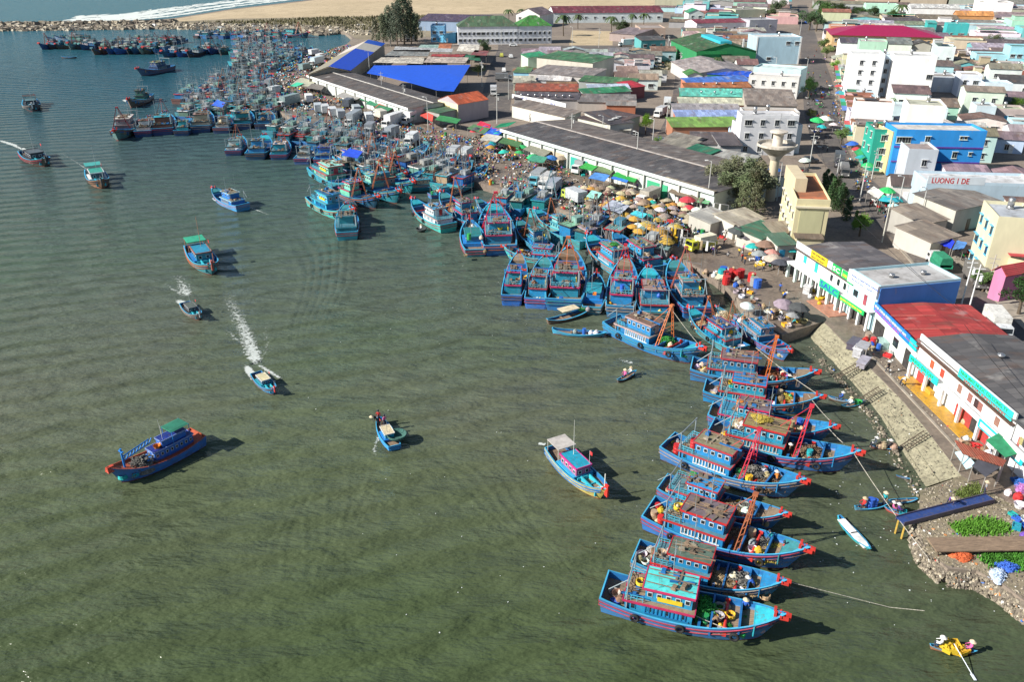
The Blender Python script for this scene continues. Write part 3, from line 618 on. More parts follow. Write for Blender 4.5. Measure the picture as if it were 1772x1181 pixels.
# orange-decked boat with blue mast, boom and green canopy
def boat_orange():
    P = []; L, Bm = 17.0, 4.8; h = L / 2
    hm, dm, sm = hull_parts(L, Bm, name='o', bowup=2.1, bw=.32)
    dm.materials[0] = MT['deck_orange']; hm.materials[2] = MT['deck_orange']; hm.materials[3] = MT['deck_orange']
    P += [('hull', hm, 'hull', None), ('deck', dm, (1, 1, 1), None), ('strake_trim', sm, 'strake', 0)]
    i = cabin_set(P, -6.6, .8, 2.1, 1.0, 2.6, win='low', nw=8, over=.12)
    cabin_set(P, -5.6, -1.0, 1.6, 2.72, 3.7, win=None, nme='wheelhouse', over=.1)
    P.append(('canopy', MB().box(-6.2, -1.4, 4.75, -2.6, 1.4, 4.85, 0, None, .96, .7).mesh('canopy', 'cloth'), (.015, .16, .1), None))
    q = MB()
    for x in (-6.1, -2.8):
        for sd in (1, -1): q.tube((x, sd * 1.3, 2.5), (x, sd * 1.3, 4.8), .05, n=5)
    P.append(('canopy_frame', q.mesh('canopy_frame', 'metal_paint'), 'mast', None))
    P.append(('mast_lattice', MB().tube((5.6, 0, 1.2), (5.6, 0, 5.2), .2, .17, 8).box(5.45, -.5, 4.7, 5.75, .5, 4.85).mesh('mast', 'metal_paint'), 'mast', None))
    b2 = MB(); b2.tube((5.6, 0, 3.2), (.6, 0, 4.0), .1, n=5); b2.tube((5.6, 0, 3.9), (.6, 0, 4.6), .1, n=5)
    for k in range(9): x = 5.6 - 5 * k / 8; b2.tube((x, 0, 3.2 + .8 * k / 8), (x - .5, 0, 3.95 + .65 * k / 8), .09, n=4)
    P.append(('lattice_boom', b2.mesh('lattice_boom', 'metal_paint'), 'mast', None))
    P.append(('engine_hood', MB().box(.9, -1.1, .8, 2.3, 1.1, 1.9, 0, None, .8, .8).mesh('engine_hood', 'boat_paint'), 'mast', None))
    P.append(('bow_post', MB().box(7.3, -.5, 2.6, 8.6, .5, 3.4, 0, None, .9, .5).mesh('bow_post', 'boat_paint'), (.5, .06, .03), 0))
    P.append(('aerial', MB().tube((-1.4, .6, 3.7), (-1.2, .7, 7.4), .03, .012, 4).tube((-2, -.4, 3.7), (-2, -.4, 5.6), .04, .02, 4).mesh('aerial', 'metal_paint'), (.6, .6, .6), None))
    return P
PROTO['O'] = boat_orange(); PL['O'] = 17.2
# net heaps
def net_mesh(i, rx=1.9, ry=1.5, hz=.9, ns=150):
    rr = random.Random(i); mb = MB(); n, k = 18, 7; V = []
    for a in range(k + 1):
        for b2 in range(n):
            t2 = 2 * pi * b2 / n; q = a / k; rad = 1 + .22 * sin(3 * t2 + i) + .12 * rr.uniform(-1, 1)
            V.append((rx * q * rad * cos(t2), ry * q * rad * sin(t2), hz * (1 - q * q) ** .7 * (1 + .3 * rr.uniform(-1, 1)) if a < k else 0))
    mb.add(V, [(a * n + b2, (a + 1) * n + b2, (a + 1) * n + (b2 + 1) % n, a * n + (b2 + 1) % n) for a in range(k) for b2 in range(n)])
    for _ in range(ns):
        q = sqrt(rr.random()); t2 = rr.uniform(0, 6.28); x, y = rx * q * cos(t2), ry * q * sin(t2); z = hz * max(0, 1 - q * q) ** .7
        a = rr.uniform(0, 6.28); l = rr.uniform(.2, .7); p = Vector((x, y, z + .03)); s = Vector((cos(a), sin(a), rr.uniform(-.2, .25))) * l
        mid = p + s * .5 + Vector((-sin(a), cos(a), 0)) * rr.uniform(-.3, .3) + Vector((0, 0, .08)); mb.tube(p, mid, .035, .05, 4); mb.tube(mid, p + s, .05, .03, 4)
    for _ in range(ns // 8):
        q = sqrt(rr.random()); t2 = rr.uniform(0, 6.28); x, y = rx * q * cos(t2), ry * q * sin(t2); z = hz * max(0, 1 - q * q) ** .7; mb.lathe([(.02, -.1), (.1, -.05), (.1, .05), (.02, .1)], 6, 0, Matrix.Translation((x, y, z + .1)))
    return mb.mesh('net_mound', 'fibre')
NETS = [net_mesh(i) for i in range(4)]
def coil():
    mb = MB()
    for k in range(5): mb.torus((0, 0, .05 + .07 * k), .38 - .03 * (k % 2), .05, 'z', 12, 4)
    return mb.mesh('rope_coil', 'fibre')
def crate(a, b2, c): 
    mb = MB(); mb.box(-a, -b2, 0, a, b2, .04); 
    for x0, y0, x1, y1 in ((-a, -b2, a, -b2 + .04), (-a, b2 - .04, a, b2), (-a, -b2 + .04, -a + .04, b2 - .04), (a - .04, -b2 + .04, a, b2 - .04)): mb.box(x0, y0, .04, x1, y1, c)
    mb.box(-a + .05, -b2 + .05, .04, a - .05, b2 - .05, c * .7, 1); return mb.mesh('crate', ['plastic', 'fibre'])
ITEMS = {
 'rope_coil': ([('coil', coil(), 'c', None)], 'rope coil'),
 'fish_crate': ([('tub', crate(.38, .28, .3), 'c', None)], 'fish crate'),
 'basket': ([('basket_body', MB().lathe([(.28, 0), (.4, .36), (.43, .38), (.39, .36), (.26, .08)], 12).mesh('basket_body', 'fibre'), 'c', None)], 'basket'),
 'barrel': ([('drum', MB().lathe([(.29, 0), (.29, .28), (.31, .3), (.29, .32), (.29, .6), (.31, .62), (.29, .64), (.29, .9), (.24, .9)], 12).mesh('drum', 'plastic'), 'c', None)], 'drum'),
 'sack': ([('sack_body', MB().lathe([(.1, 0), (.34, .05), (.36, .3), (.25, .5), (.08, .55), (.14, .64)], 9).mesh('sack_body', 'fibre'), 'c', None)], 'sack'),
 'buoy': ([('float_ball', MB().lathe([(.02, 0), (.2, .08), (.29, .28), (.2, .48), (.05, .56), (.05, .64)], 10).mesh('float_ball', 'plastic', True), 'c', None)], 'buoy')}
COLN = {'yellow': (.65, .42, .03), 'red': (.5, .03, .03), 'blue': (.03, .12, .5), 'white': (.7, .7, .68), 'green': (.03, .3, .08), 'orange': (.62, .2, .03), 'teal': (.02, .33, .36), 'brown': (.2, .12, .07), 'grey': (.3, .3, .3), 'pink': (.6, .12, .3), 'black': (.03, .03, .035), 'tan': (.4, .3, .18), 'cream': (.66, .58, .42), 'purple': (.16, .06, .35)}
def item(kind, col, loc, anchor, extra=''):
    P_, nme = ITEMS[kind]; o = make(P_, kind, loc, R.uniform(0, 6.3), R.uniform(.9, 1.3), {'c': tuple(x * R.uniform(.85, 1.1) for x in COLN[col])})
    pend(o, f'{col} {nme}', nme, 'gear on the boats' if anchor else 'market goods', anchor); return o
# people
def figure(pose, i):
    J = {'h': (0, 0, 1.6, .105), 'hb': (0, 0, 1.5, .07), 'n': (0, 0, 1.43, .055), 'c': (0, 0, 1.28, .15), 'w': (0, 0, 1.05, .125), 'p': (0, 0, .93, .14)}
    if pose == 'stand': lg = [((.1, .0, .5), (.11, .01, .09), (.12, -.13, .04))]; ar = [((.2, 0, 1.36), (.27, .02, 1.1), (.27, -.1, .86))]
    elif pose == 'walk': lg = None; ar = [((.2, 0, 1.36), (.25, .1, 1.1), (.24, .0, .9))]
    elif pose == 'bend': lg = [((.11, .05, .5), (.12, .02, .09), (.12, -.12, .04))]; ar = [((.2, -.33, 1.18), (.22, -.45, .9), (.15, -.5, .68))]; J.update(h=(0, -.6, 1.3, .105), hb=(0, -.52, 1.27, .07), n=(0, -.44, 1.24, .055), c=(0, -.3, 1.18, .15), w=(0, -.1, 1.04, .125))
    else: lg = [((.14, -.42, .5), (.14, -.44, .1), (.14, -.56, .05))]; ar = [((.2, -.02, .88), (.27, -.2, .68), (.18, -.42, .66))]; J = {k: (a, b2, z - .48, r) for k, (a, b2, z, r) in J.items()}
    vs = []; rad = []; ed = []; idx = {}
    for k in ('p', 'w', 'c', 'n', 'hb', 'h'): idx[k] = len(vs); vs.append(J[k][:3]); rad.append(J[k][3])
    for a, b2 in (('p', 'w'), ('w', 'c'), ('c', 'n'), ('n', 'hb'), ('hb', 'h')): ed.append((idx[a], idx[b2]))
    for sd in (1, -1):
        l = lg[0] if lg else ([((.1, -.12, .52), (.1, -.22, .1), (.1, -.36, .05)), None][0] if sd > 0 else ((.1, .08, .5), (.1, .34, .14), (.1, .26, .04)))
        pr = idx['p']
        for q, r in zip(l, (.075, .05, .045)): vs.append((q[0] * sd, q[1], q[2])); rad.append(r); ed.append((pr, len(vs) - 1)); pr = len(vs) - 1
        pr = idx['c']
        for q, r in zip(ar[0], (.06, .045, .035)): vs.append((q[0] * sd, q[1] * (sd if pose == 'walk' else 1), q[2])); rad.append(r); ed.append((pr, len(vs) - 1)); pr = len(vs) - 1
    me = bpy.data.meshes.new('fig'); me.from_pydata(vs, ed, []); o = bpy.data.objects.new('fig', me); COL.objects.link(o)
    o.modifiers.new('s', 'SKIN'); o.modifiers.new('u', 'SUBSURF').levels = 1
    for v, r in zip(me.skin_vertices[0].data, rad): v.radius = (r, r * .85)
    me.skin_vertices[0].data[0].use_root = True
    dg = bpy.context.evaluated_depsgraph_get(); ev = bpy.data.meshes.new_from_object(o.evaluated_get(dg)); bpy.data.objects.remove(o)
    ev.name = 'body'; ev.materials.clear()
    for x in ('skin', 'cloth', 'trousers'): ev.materials.append(MT[x])
    zw, zn = J['w'][2] - .04, J['n'][2] - .02
    for p in ev.polygons:
        c = p.center; arm = abs(c.x) > .235 and c.z < J['c'][2] - .12
        p.material_index = 0 if c.z > zn or arm else 1 if c.z > zw else (2 if c.z > (.12 if pose != 'sit' else .2) else 0); p.use_smooth = True
        if pose == 'bend': p.material_index = 0 if c.y < -.42 and abs(c.x) < .16 or arm and c.z < .95 else 1 if c.z > .98 else 2 if c.z > .12 else 0
    hx, hy, hz, _ = J['h']
    hat = MB().lathe([(.27, -.02), (.15, .08), (.02, .17)], 10, 0, Matrix.Translation((hx, hy, hz + .03))).mesh('hat', 'cloth')
    hair = MB().lathe([(.1, -.1), (.125, 0), (.11, .09), (.03, .13)], 8, 0, Matrix.Translation((hx, hy + .02, hz + .02))).mesh('hair', 'trousers', True)
    return [('body', ev, 'shirt', None), ('hat', hat, 'hat', None)], [('body', ev, 'shirt', None), ('hair', hair, (1, 1, 1), None)]
FIG = {p: figure(p, 0) for p in ('stand', 'walk', 'bend', 'sit')}
def person(loc, col, pose='stand', hat=True, rz=None, anchor=None, label=None, group='people at the fish market'):
    P_ = FIG[pose][0 if hat else 1]
    o = make(P_, 'person', loc, R.uniform(0, 6.3) if rz is None else rz, R.uniform(.95, 1.06), {'shirt': COLN[col], 'hat': R.choice([(.6, .5, .33), (.62, .6, .55), (.5, .4, .25)])})
    d = f"person in {col} {'with conical hat' if hat else 'bareheaded'} {dict(stand='standing', walk='walking', bend='bending over', sit='sitting')[pose]}"
    if label: tag(o, label, 'person', group)
    else: pend(o, d, 'person', group, anchor)
    return o
# trees
def leafball(mb, c, r, n, s, rr, flat=.8, m=0):
    for _ in range(n):
        while True:
            p = Vector((rr.uniform(-1, 1), rr.uniform(-1, 1), rr.uniform(-1, 1)))
            if .25 < p.length < 1: break
        p = Vector((p.x * r, p.y * r, p.z * r * flat)) + Vector(c); a = Vector((rr.gauss(0, 1), rr.gauss(0, 1), rr.gauss(0, .8))).normalized(); b2 = a.orthogonal().normalized()
        q = s * rr.uniform(.6, 1.4); mb.add([p - a * q, p + b2 * q * .45, p + a * q, p - b2 * q * .45], [(0, 1, 2, 3)], m)
def tree_proto(kind, i):
    rr = random.Random(i * 7 + len(kind)); tk = MB(); cr = MB()
    if kind == 'broad':
        tk.tube((0, 0, 0), (.1, 0, 2.2), .22, .15, 7)
        for k in range(11):
            a = rr.uniform(0, 6.28); q = rr.uniform(.4, 2.0); z = rr.uniform(2.6, 5.2) - q * .3; p = (cos(a) * q, sin(a) * q, z); tk.tube((.1, 0, 2.1), p, .09, .03, 5); leafball(cr, p, rr.uniform(.8, 1.25), 190, .16, rr)
    elif kind == 'casuarina':
        tk.tube((0, 0, 0), (.2, 0, 9.5), .2, .04, 6)
        for k in range(34):
            z = 1.6 + 7.8 * k / 34; a = k * 2.4; q = (2.3 - 1.7 * (k / 34)) * rr.uniform(.45, 1.25); p = (cos(a) * q, sin(a) * q, z + .4); tk.tube((.2 * z / 9.5, 0, z - .3), p, .04, .015, 4); leafball(cr, p, rr.uniform(.4, .75), 80, .17, rr, 1.2)
    elif kind == 'palm':
        tk.tube((0, 0, 0), (.15, 0, 2.5), .17, .14, 7); tk.tube((.15, 0, 2.5), (.1, .1, 5.2), .14, .11, 7)
        for k in range(15):
            a = k * 2.4; up = rr.uniform(-.1, .8); pr = Vector((.1, .1, 5.2))
            for s in range(7):
                q = (s + 1) / 7; n_ = Vector((.1 + cos(a) * 2.5 * q, .1 + sin(a) * 2.5 * q, 5.2 + up * 1.6 * q - 2.0 * q * q)); sd = Vector((-sin(a), cos(a), -.35)) * .55 * (1 - .6 * q)
                cr.add([pr, n_, n_ + sd, pr + sd * .9], [(0, 1, 2, 3)]); sd.z = -.25; sd2 = Vector((sin(a), -cos(a), -.35)) * .55 * (1 - .6 * q); cr.add([pr, n_, n_ + sd2, pr + sd2 * .9], [(3, 2, 1, 0)]); pr = n_
    elif kind == 'cypress':
        tk.tube((0, 0, 0), (0, 0, 4.5), .1, .03, 5)
        for k in range(16): z = .7 + 4.6 * k / 16; leafball(cr, (rr.uniform(-.2, .2), rr.uniform(-.2, .2), z), .85 * (1 - k / 22), 90, .14, rr, 1)
    else:
        for k in range(7): a = rr.uniform(0, 6.28); q = rr.uniform(.1, 1.1); p = (cos(a) * q, sin(a) * q, rr.uniform(.3, .9)); tk.tube((0, 0, 0), p, .04, .02, 4); leafball(cr, p, rr.uniform(.5, .8), 110, .13, rr, .8)
    return [('trunk', tk.mesh('trunk', 'bark'), (1, 1, 1), None), ('crown', cr.mesh('crown', 'leaf'), 'c', None)]
TR = {(k, i): tree_proto(k, i) for k in ('broad', 'casuarina', 'palm', 'cypress', 'shrub') for i in (0, 1)}
TH = {'broad': 6.2, 'casuarina': 10.5, 'palm': 5.8, 'cypress': 5.8, 'shrub': 1.5}
def tree(kind, px, py, h, col, label, wd=1.0, name=None, loc=None):
    p = loc or G(px, py); k = h / TH[kind]
    o = make(TR[(kind, R.randrange(2))], name or {'palm': 'palm_tree', 'shrub': 'shrub'}.get(kind, 'tree'), (p.x, p.y, LZ - .02), R.uniform(0, 6.3), (k * wd, k * wd, k), {'c': tuple(c * R.uniform(.9, 1.1) for c in col)})
    if label: tag(o, label, 'tree' if kind != 'shrub' else 'shrub')
    return o
# ================================================================ boats
BLUE, SKY_, TEAL, MINT, NAVY, AQUA = (.014, .19, .52), (.03, .36, .62), (.025, .30, .38), (.2, .52, .40), (.012, .05, .17), (.03, .42, .50)
MAG, REDT, WHT, CREAM, DK, GREY = (.50, .03, .11), (.48, .03, .03), (.72, .72, .70), (.6, .52, .38), (.04, .04, .045), (.28, .28, .28)
def pal(**k):
    d = dict(hull=BLUE, strake=(.4, .06, .09), cabin=(.02, .24, .48), roof=(.05, .30, .36), roof2=(.10, .22, .26), trim=MAG, mast=(.25, .30, .32), derrick=(.34, .11, .05), bow=(.55, .04, .03), board=(.65, .5, .03), side=BLUE, canopy=(.5, .5, .47), cabin2=WHT)
    d.update(k); return d
BOATS = {}
FORE = ((.03, .38, .46), (.02, .2, .42), (.2, .13, .08), (.05, .25, .27), (.24, .18, .12), (.03, .38, .46))
STR = ((.4, .06, .09), (.35, .3, .25), (.16, .09, .06), (.05, .28, .34), (.45, .12, .05), (.4, .06, .09))
def vary(p, kind):
    j = lambda c, a: tuple(min(1, v * R.uniform(1 - a, 1 + a)) for v in c)
    p = dict(p); p.setdefault('fore', R.choice(FORE)); p['louvre'] = R.choice(((.6, .63, .62), (.05, .35, .5), (.4, .42, .4), (.02, .18, .4)))
    if kind != 'O' and p['strake'] == (.4, .06, .09): p['strake'] = R.choice(STR)
    f = R.uniform(0, .3); g = .22 if kind != 'O' else .1
    p['hull'] = tuple(v * (1 - f * .5) + .16 * f for v in j(p['hull'], g)); p['cabin'] = j(p['cabin'], .2); p['roof'] = j(p['roof'], .15)
    if p['trim'] == MAG: p['trim'] = R.choice((MAG, (.42, .05, .06), (.45, .3, .28), MAG, (.04, .3, .38)))
    return p
def boat(kind, stern, bow, p, label=None, grp=None, short=None, wd=1.0, skip=(), desc=None, zb=3.0, zs=1.7, hs=1.0):
    small = kind[0] in 'K'; p = vary(p, kind); zb, zs = (.7, .5) if small else (zb, zs)
    A, B2 = G(*stern, zs), G(*bow, zb); d = B2 - A; d.z = 0; k = d.length / PL[kind]; rz = atan2(d.y, d.x)
    A.z = B2.z = 0; c = (A + B2) / 2
    if k < .8 and not small: c += 0 * c
    o = make(PROTO[kind], 'sampan' if small else 'fishing_boat', (c.x, c.y, 0), rz, (k, k * wd, k * hs if k < 1.15 else 1.1), p, skip)
    if label: tag(o, label, 'rowing boat' if small else 'fishing boat', grp)
    else: pend(o, desc or 'fishing boat', 'rowing boat' if small else 'fishing boat', grp)
    o['short'] = short or label or ''; BOATS[o.name] = o
    return o
def bl(o, x, y, z):
    s = o.scale; c, q = cos(o.rotation_euler[2]), sin(o.rotation_euler[2]); x *= s[0]; y *= s[1]
    return (o.location[0] + x * c - y * q, o.location[1] + x * q + y * c, z * s[2])
NC = {'brown': (.17, .11, .065), 'tan': (.34, .25, .14), 'mustard': (.42, .32, .05), 'grey': (.14, .135, .12), 'green': (.03, .22, .035), 'rust': (.26, .1, .04), 'cream': (.5, .44, .32), 'dark': (.05, .05, .045)}
def net(o, x, y, z, col, s=1.0, hz=1.0, i=None):
    k = R.randrange(4) if i is None else i
    n = make([('net_mound', NETS[k], 'c', None)], 'net_heap', bl(o, x, y, z), o.rotation_euler[2] + R.uniform(-.3, .3), (s, s, s * hz), {'c': NC[col]})
    pend(n, f'{col} heap of fishing net', 'net heap', 'net heaps on the boats', o['short']); return n
def gear(o, n, cols=('yellow', 'blue', 'white', 'orange', 'red', 'tan', 'green', 'brown', 'teal'), aft=True, k2=.78):
    for _ in range(n):
        if aft and R.random() < .3: x = R.uniform(-7.3, -6.0); y = R.uniform(-1.5, 1.5); z = k2
        elif R.random() < .25: x = R.uniform(-5, -2.8); y = R.uniform(-.9, .9); z = 2.55
        else: x = R.uniform(1.0, 6.2); y = R.uniform(-1.7, 1.7) * (1 - max(0, x - 3) * .18); z = k2 + (.5 if 2.3 < x < 3.9 and abs(y) < 1 else 0)
        kd = R.choice(('rope_coil', 'fish_crate', 'basket', 'sack', 'sack', 'buoy', 'barrel'))
        item(kd, R.choice(cols if kd not in ('sack', 'basket', 'rope_coil') else ('tan', 'white', 'brown', 'cream', 'grey', 'yellow')), bl(o, x, y, z), o['short'])
# --- the nine boats moored bow-in off the revetment
RG = 'blue boats moored bow-in off the stone slope'
R1 = boat('A', (1043, 1010), (1364, 1062), pal(roof=(.10, .50, .52), roof2=(.3, .22, .14)), 'bright blue boat with sky blue roof, yellow board and green bundle, lowest of its row', RG, 'lowest blue boat off the slope', skip=('lattice_derrick',))
R2 = boat('A', (1098, 948), (1366, 998), pal(roof=(.12, .19, .14), trim=REDT), 'blue boat with red roof edge and net-strewn foredeck, second lowest of its row', RG, 'second lowest blue boat off the slope', skip=('lattice_derrick', 'side_board'))
R3 = boat('A', (1120, 875), (1406, 948), pal(roof=(.16, .15, .13), trim=REDT), 'blue boat with orange lattice derrick and yellow bow nets, third lowest of its row', RG, 'third lowest blue boat off the slope', skip=('side_board',))
R4 = boat('C', (1145, 828), (1368, 880), pal(roof=(.02, .22, .5), derrick=(.5, .06, .05)), 'blue boat with plain blue wheelhouse roof and cream hatch boards near its bow', RG, 'fourth lowest blue boat off the slope', skip=('side_board', 'lattice_derrick'))
R5 = boat('A', (1153, 760), (1399, 830), pal(roof=(.26, .23, .15), derrick=(.55, .03, .06)), 'blue boat with tall red derrick and dark hold full of grey net', RG, 'fifth lowest blue boat off the slope', skip=('side_board',))
R6 = boat('A', (1228, 736), (1493, 782), pal(roof=(.27, .25, .12), trim=REDT, derrick=(.55, .03, .05)), 'large blue boat with red derrick and two bow tyres, reaching furthest toward the slope'.replace('furthest', 'far'), RG, 'boat with the longest reach to the slope', skip=('side_board',))
R7 = boat('C', (1228, 704), (1452, 732), pal(roof=(.2, .13, .15), roof2=(.05, .25, .4)), 'blue boat with mauve roof sheets and cream planks on the foredeck', RG, 'boat with mauve roof sheets', skip=('side_board', 'lattice_derrick'))
R8 = boat('A', (1218, 664), (1428, 680), pal(roof=(.02, .25, .6), trim=REDT), 'sky blue boat with white louvred wheelhouse and orange nets at the bow', RG, 'boat with the white louvred wheelhouse', skip=('side_board', 'lattice_derrick'))
R9 = boat('A', (1195, 628), (1418, 641), pal(roof=(.2, .12, .13), derrick=(.55, .14, .03)), 'sky blue boat with tall orange mast and brown net ball, topmost of its row', RG, 'topmost blue boat off the slope', skip=('side_board',))
net(R1, 1.1, .2, .78, 'green', .62, 2.3, 1); net(R1, 1.2, 1.7, .78, 'green', .5, 1.2)
for x, y in ((3, .2), (3.3, -1), (4.8, .4), (5.3, -.6), (2.6, 1.0)): net(R1, x, y, 1.2, 'green', .2, 1.3)
net(R2, 1.2, -.3, .78, 'tan', .55, 1.6); net(R2, 3.2, .3, .8, 'grey', .8); net(R2, 4.6, .2, .9, 'mustard', .55); net(R2, 2.4, -1.1, .8, 'tan', .6)
net(R3, 5.0, .7, .9, 'mustard', .6); net(R3, 4.2, -.9, .9, 'mustard', .55); net(R3, 1.0, .9, .8, 'brown', .7); net(R3, 3.4, .9, .9, 'grey', .6)
net(R4, 1.4, 0, .8, 'brown', .8); net(R4, 3.0, .6, 1.2, 'grey', .55); net(R4, 5.0, -.2, 1.0, 'cream', .5, .5)
net(R5, 2.4, 0, .9, 'grey', 1.0, 1.2); net(R5, 4.4, -.3, .9, 'brown', .85); net(R5, 1.2, .8, .8, 'dark', .8, 1.2); net(R5, -3, 0, 2.5, 'tan', .6, .6)
net(R6, 3.0, 0, 1.0, 'brown', .95); net(R6, 4.9, .2, 1.1, 'tan', .55); net(R6, 1.4, .3, .8, 'brown', .8, 1.1); net(R6, -2.6, 0, 4.1, 'mustard', .55, .6); net(R6, -4.8, .4, 2.5, 'cream', .5)
net(R7, 3.2, .1, 1.2, 'cream', .8, .4); net(R7, 4.8, 0, .9, 'tan', .5, .5)
net(R8, 3.0, .7, .9, 'mustard', .7, 1.3); net(R8, 4.6, 0, 1.0, 'rust', .6)
net(R9, 2.2, .4, .9, 'rust', .7, 1.5); net(R9, 3.8, 0, .9, 'brown', .75); net(R9, 4.8, .3, 1.0, 'tan', .5)
for b in (R1, R2, R3, R4, R5, R6, R7, R8, R9): gear(b, 20)
for b in (R2, R4, R5, R6, R7): net(b, -3.8, 0, 2.5, R.choice(('tan', 'grey', 'brown')), .55, .5)
for b, x, y, c, ps in ((R1, 2.0, -1.2, 'brown', 'bend'), (R1, 4.6, 1.3, 'blue', 'stand'), (R2, 4.9, -.4, 'blue', 'bend'), (R3, 5.6, .3, 'red', 'stand'), (R3, 4.4, 1.2, 'teal', 'bend'), (R4, 3.4, -.5, 'grey', 'sit'), (R5, 4.9, .2, 'orange', 'bend'), (R6, 1.0, -.9, 'brown', 'stand'), (R6, 6.2, 0, 'tan', 'bend'), (R7, .9, .4, 'red', 'sit'), (R9, 4.1, -.3, 'pink', 'bend')): person(bl(b, x, y, .78), c, ps, R.random() < .4, None, b['short'], None, 'crew on the boats')
for b in (R3, R4, R5, R6, R7, R9, R2): net(b, R.uniform(.8, 1.6), R.uniform(-.9, .9), .8, R.choice(('dark', 'brown', 'rust')), .55, .9); net(b, R.uniform(4.4, 5.2), R.uniform(-.5, .5), 1.0, R.choice(('tan', 'cream', 'brown')), .5, .7)
# --- stern-on boats off the platform
MG = 'boats moored stern-out by the concrete platform'
def mrow(kind, s, b2, p, lab, wd=1.0, nets=(), g=7, **k):
    o = boat(kind, s, b2, p, lab, MG, lab.split(',')[0].split(' with ')[0] + ' of ' + 'the stern-out row', wd, **k)
    o['short'] = k.get('short') or SHORTS.pop(0)
    for q in nets: net(o, *q)
    gear(o, g); return o
SHORTS = ['narrow all-blue boat', 'boat with teal tarp foredeck', 'wide boat heaped with brown net', 'boat with yellow crate aft', 'boat with crimson poles', 'boat with pink cargo deck', 'net boat beside the platform notch', 'boat with orange derrick and green nets', 'teal boat with tan sacks', 'round-bowed boat by the platform', 'boat with yellow float by the platform',
          'teal boat with white wheelhouse', 'boat with straw nets', 'green-decked boat in the middle row', 'red-masted wide boat', 'boat with salmon roof', 'boat deep in brown net', 'bow-left boat with brown catch', 'boat behind the net pile', 'teal boat with red-trimmed house', 'inner boat with pale roof', 'boat under the umbrellas']
M1 = mrow('B', (885, 513), (899, 434), pal(hull=(.015, .14, .6), roof=(.02, .25, .6), mast=(.02, .25, .6)), 'narrow all-blue boat with blue frame over its bow, first of the stern-out row', .8, skip=('lattice_derrick',))
M2 = mrow('B', (927, 518), (944, 440), pal(roof=(.02, .35, .4)), 'blue boat with teal tarp over its foredeck in the stern-out row', .9, ((4.2, 0, .9, 'cream', .5),), skip=('lattice_derrick',))
M3 = mrow('B', (975, 522), (986, 428), pal(derrick=(.5, .16, .06)), 'wide boat heaped with brown net under an orange derrick in the stern-out row', 1.12, ((2, 0, .9, 'brown', 1.1, 1.3), (4.4, .2, 1.0, 'rust', .85, 1.2), (3.4, 1.0, .9, 'brown', .8)))
M4 = mrow('S0', (1024, 528), (1033, 462), pal(hull=TEAL, roof=(.02, .3, .4)), 'slim teal boat with yellow crate on its aft deck in the stern-out row', 1.0)
M5 = mrow('B', (1073, 534), (1083, 445), pal(derrick=(.55, .02, .03)), 'blue boat with a crimson derrick leaning over its bow in the stern-out row', .95, ((3, 0, .9, 'rust', .8),))
M6 = mrow('C', (1134, 541), (1122, 458), pal(hull=TEAL, roof=(.35, .24, .2), trim=REDT), 'teal boat with pink-grey sheeted deckhouse and red front rail', 1.1, ((4.6, 0, .9, 'tan', .6, .6),), skip=('lattice_derrick',))
M7 = mrow('B', (1208, 535), (1164, 447), pal(roof=(.02, .32, .45), derrick=(.4, .12, .09)), 'blue net boat moored against the concrete notch of the platform', 1.0, ((3.4, 0, .9, 'brown', .9), (5, .2, 1.2, 'tan', .5)))
M8 = mrow('A', (1057, 551), (1220, 602), pal(roof=(.18, .1, .08), derrick=(.55, .16, .05)), 'blue boat with orange tripod derrick and bright green nets, lying across the row', 1.0, ((1.6, .6, .8, 'green', .75, 1.6), (4.2, .2, .9, 'green', .6, .8), (5.4, -.3, 1.1, 'green', .5, .8)), skip=('side_board',))
M9 = mrow('A', (1284, 598), (1192, 522), pal(hull=TEAL, roof=(.015, .08, .25), trim=REDT), 'teal boat with tan sacks in the hold and navy roof with red edge', .95, ((3.2, .4, .9, 'tan', .7), (5, -.2, 1.0, 'tan', .5)))
M10 = mrow('B', (1302, 560), (1240, 512), pal(hull=TEAL, roof=(.02, .3, .4)), 'round-bowed teal boat loaded with pale net behind the red derrick', .95, ((4, .2, .9, 'cream', .75), (2.4, 0, .9, 'tan', .8)))
M11 = mrow('A', (1287, 548), (1372, 598), pal(roof=(.02, .22, .35), trim=MAG, derrick=(.5, .1, .05)), 'blue boat with magenta-edged roof and yellow float, tucked under the platform', .95, (), skip=('lattice_derrick', 'side_board'))
# --- middle row
NG = 'boats of the middle row below the umbrellas'
MG = NG
N1 = mrow('C', (777, 388), (712, 341), pal(hull=AQUA, cabin=WHT, roof=(.03, .35, .6)), 'turquoise boat with white house and sky blue roof, outermost of the middle row', .95, ((4, 0, .9, 'tan', .6, .6),), skip=('lattice_derrick',))
N2 = mrow('B', (826, 384), (762, 332), pal(hull=TEAL), 'teal boat with straw coloured nets behind the turquoise one', .95, ((3.4, 0, .9, 'tan', .9), (1.8, .4, .9, 'tan', .8)))
N3 = mrow('S0', (823, 430), (812, 372), pal(hull=(.03, .25, .33), roof=(.02, .22, .2)), 'slim boat with dark green hatch and green tub at its stern', 1.05)
N4 = mrow('B', (866, 428), (853, 350), pal(derrick=(.5, .02, .04)), 'wide boat with two crimson poles and litter-strewn deck', 1.05, ((3, 0, .9, 'cream', .9),))
N5 = mrow('A1', (884, 372), (822, 336), pal(roof=(.3, .13, .09)), 'teal boat with salmon roof and pale rim behind the crimson poles', .9, skip=('lattice_derrick',))
N6 = mrow('B', (946, 425), (896, 374), pal(hull=TEAL), 'boat filled to the rim with brown net, red float on its bow', 1.0, ((2, 0, .9, 'brown', 1.05, 1.2), (4, 0, 1, 'rust', .8)))
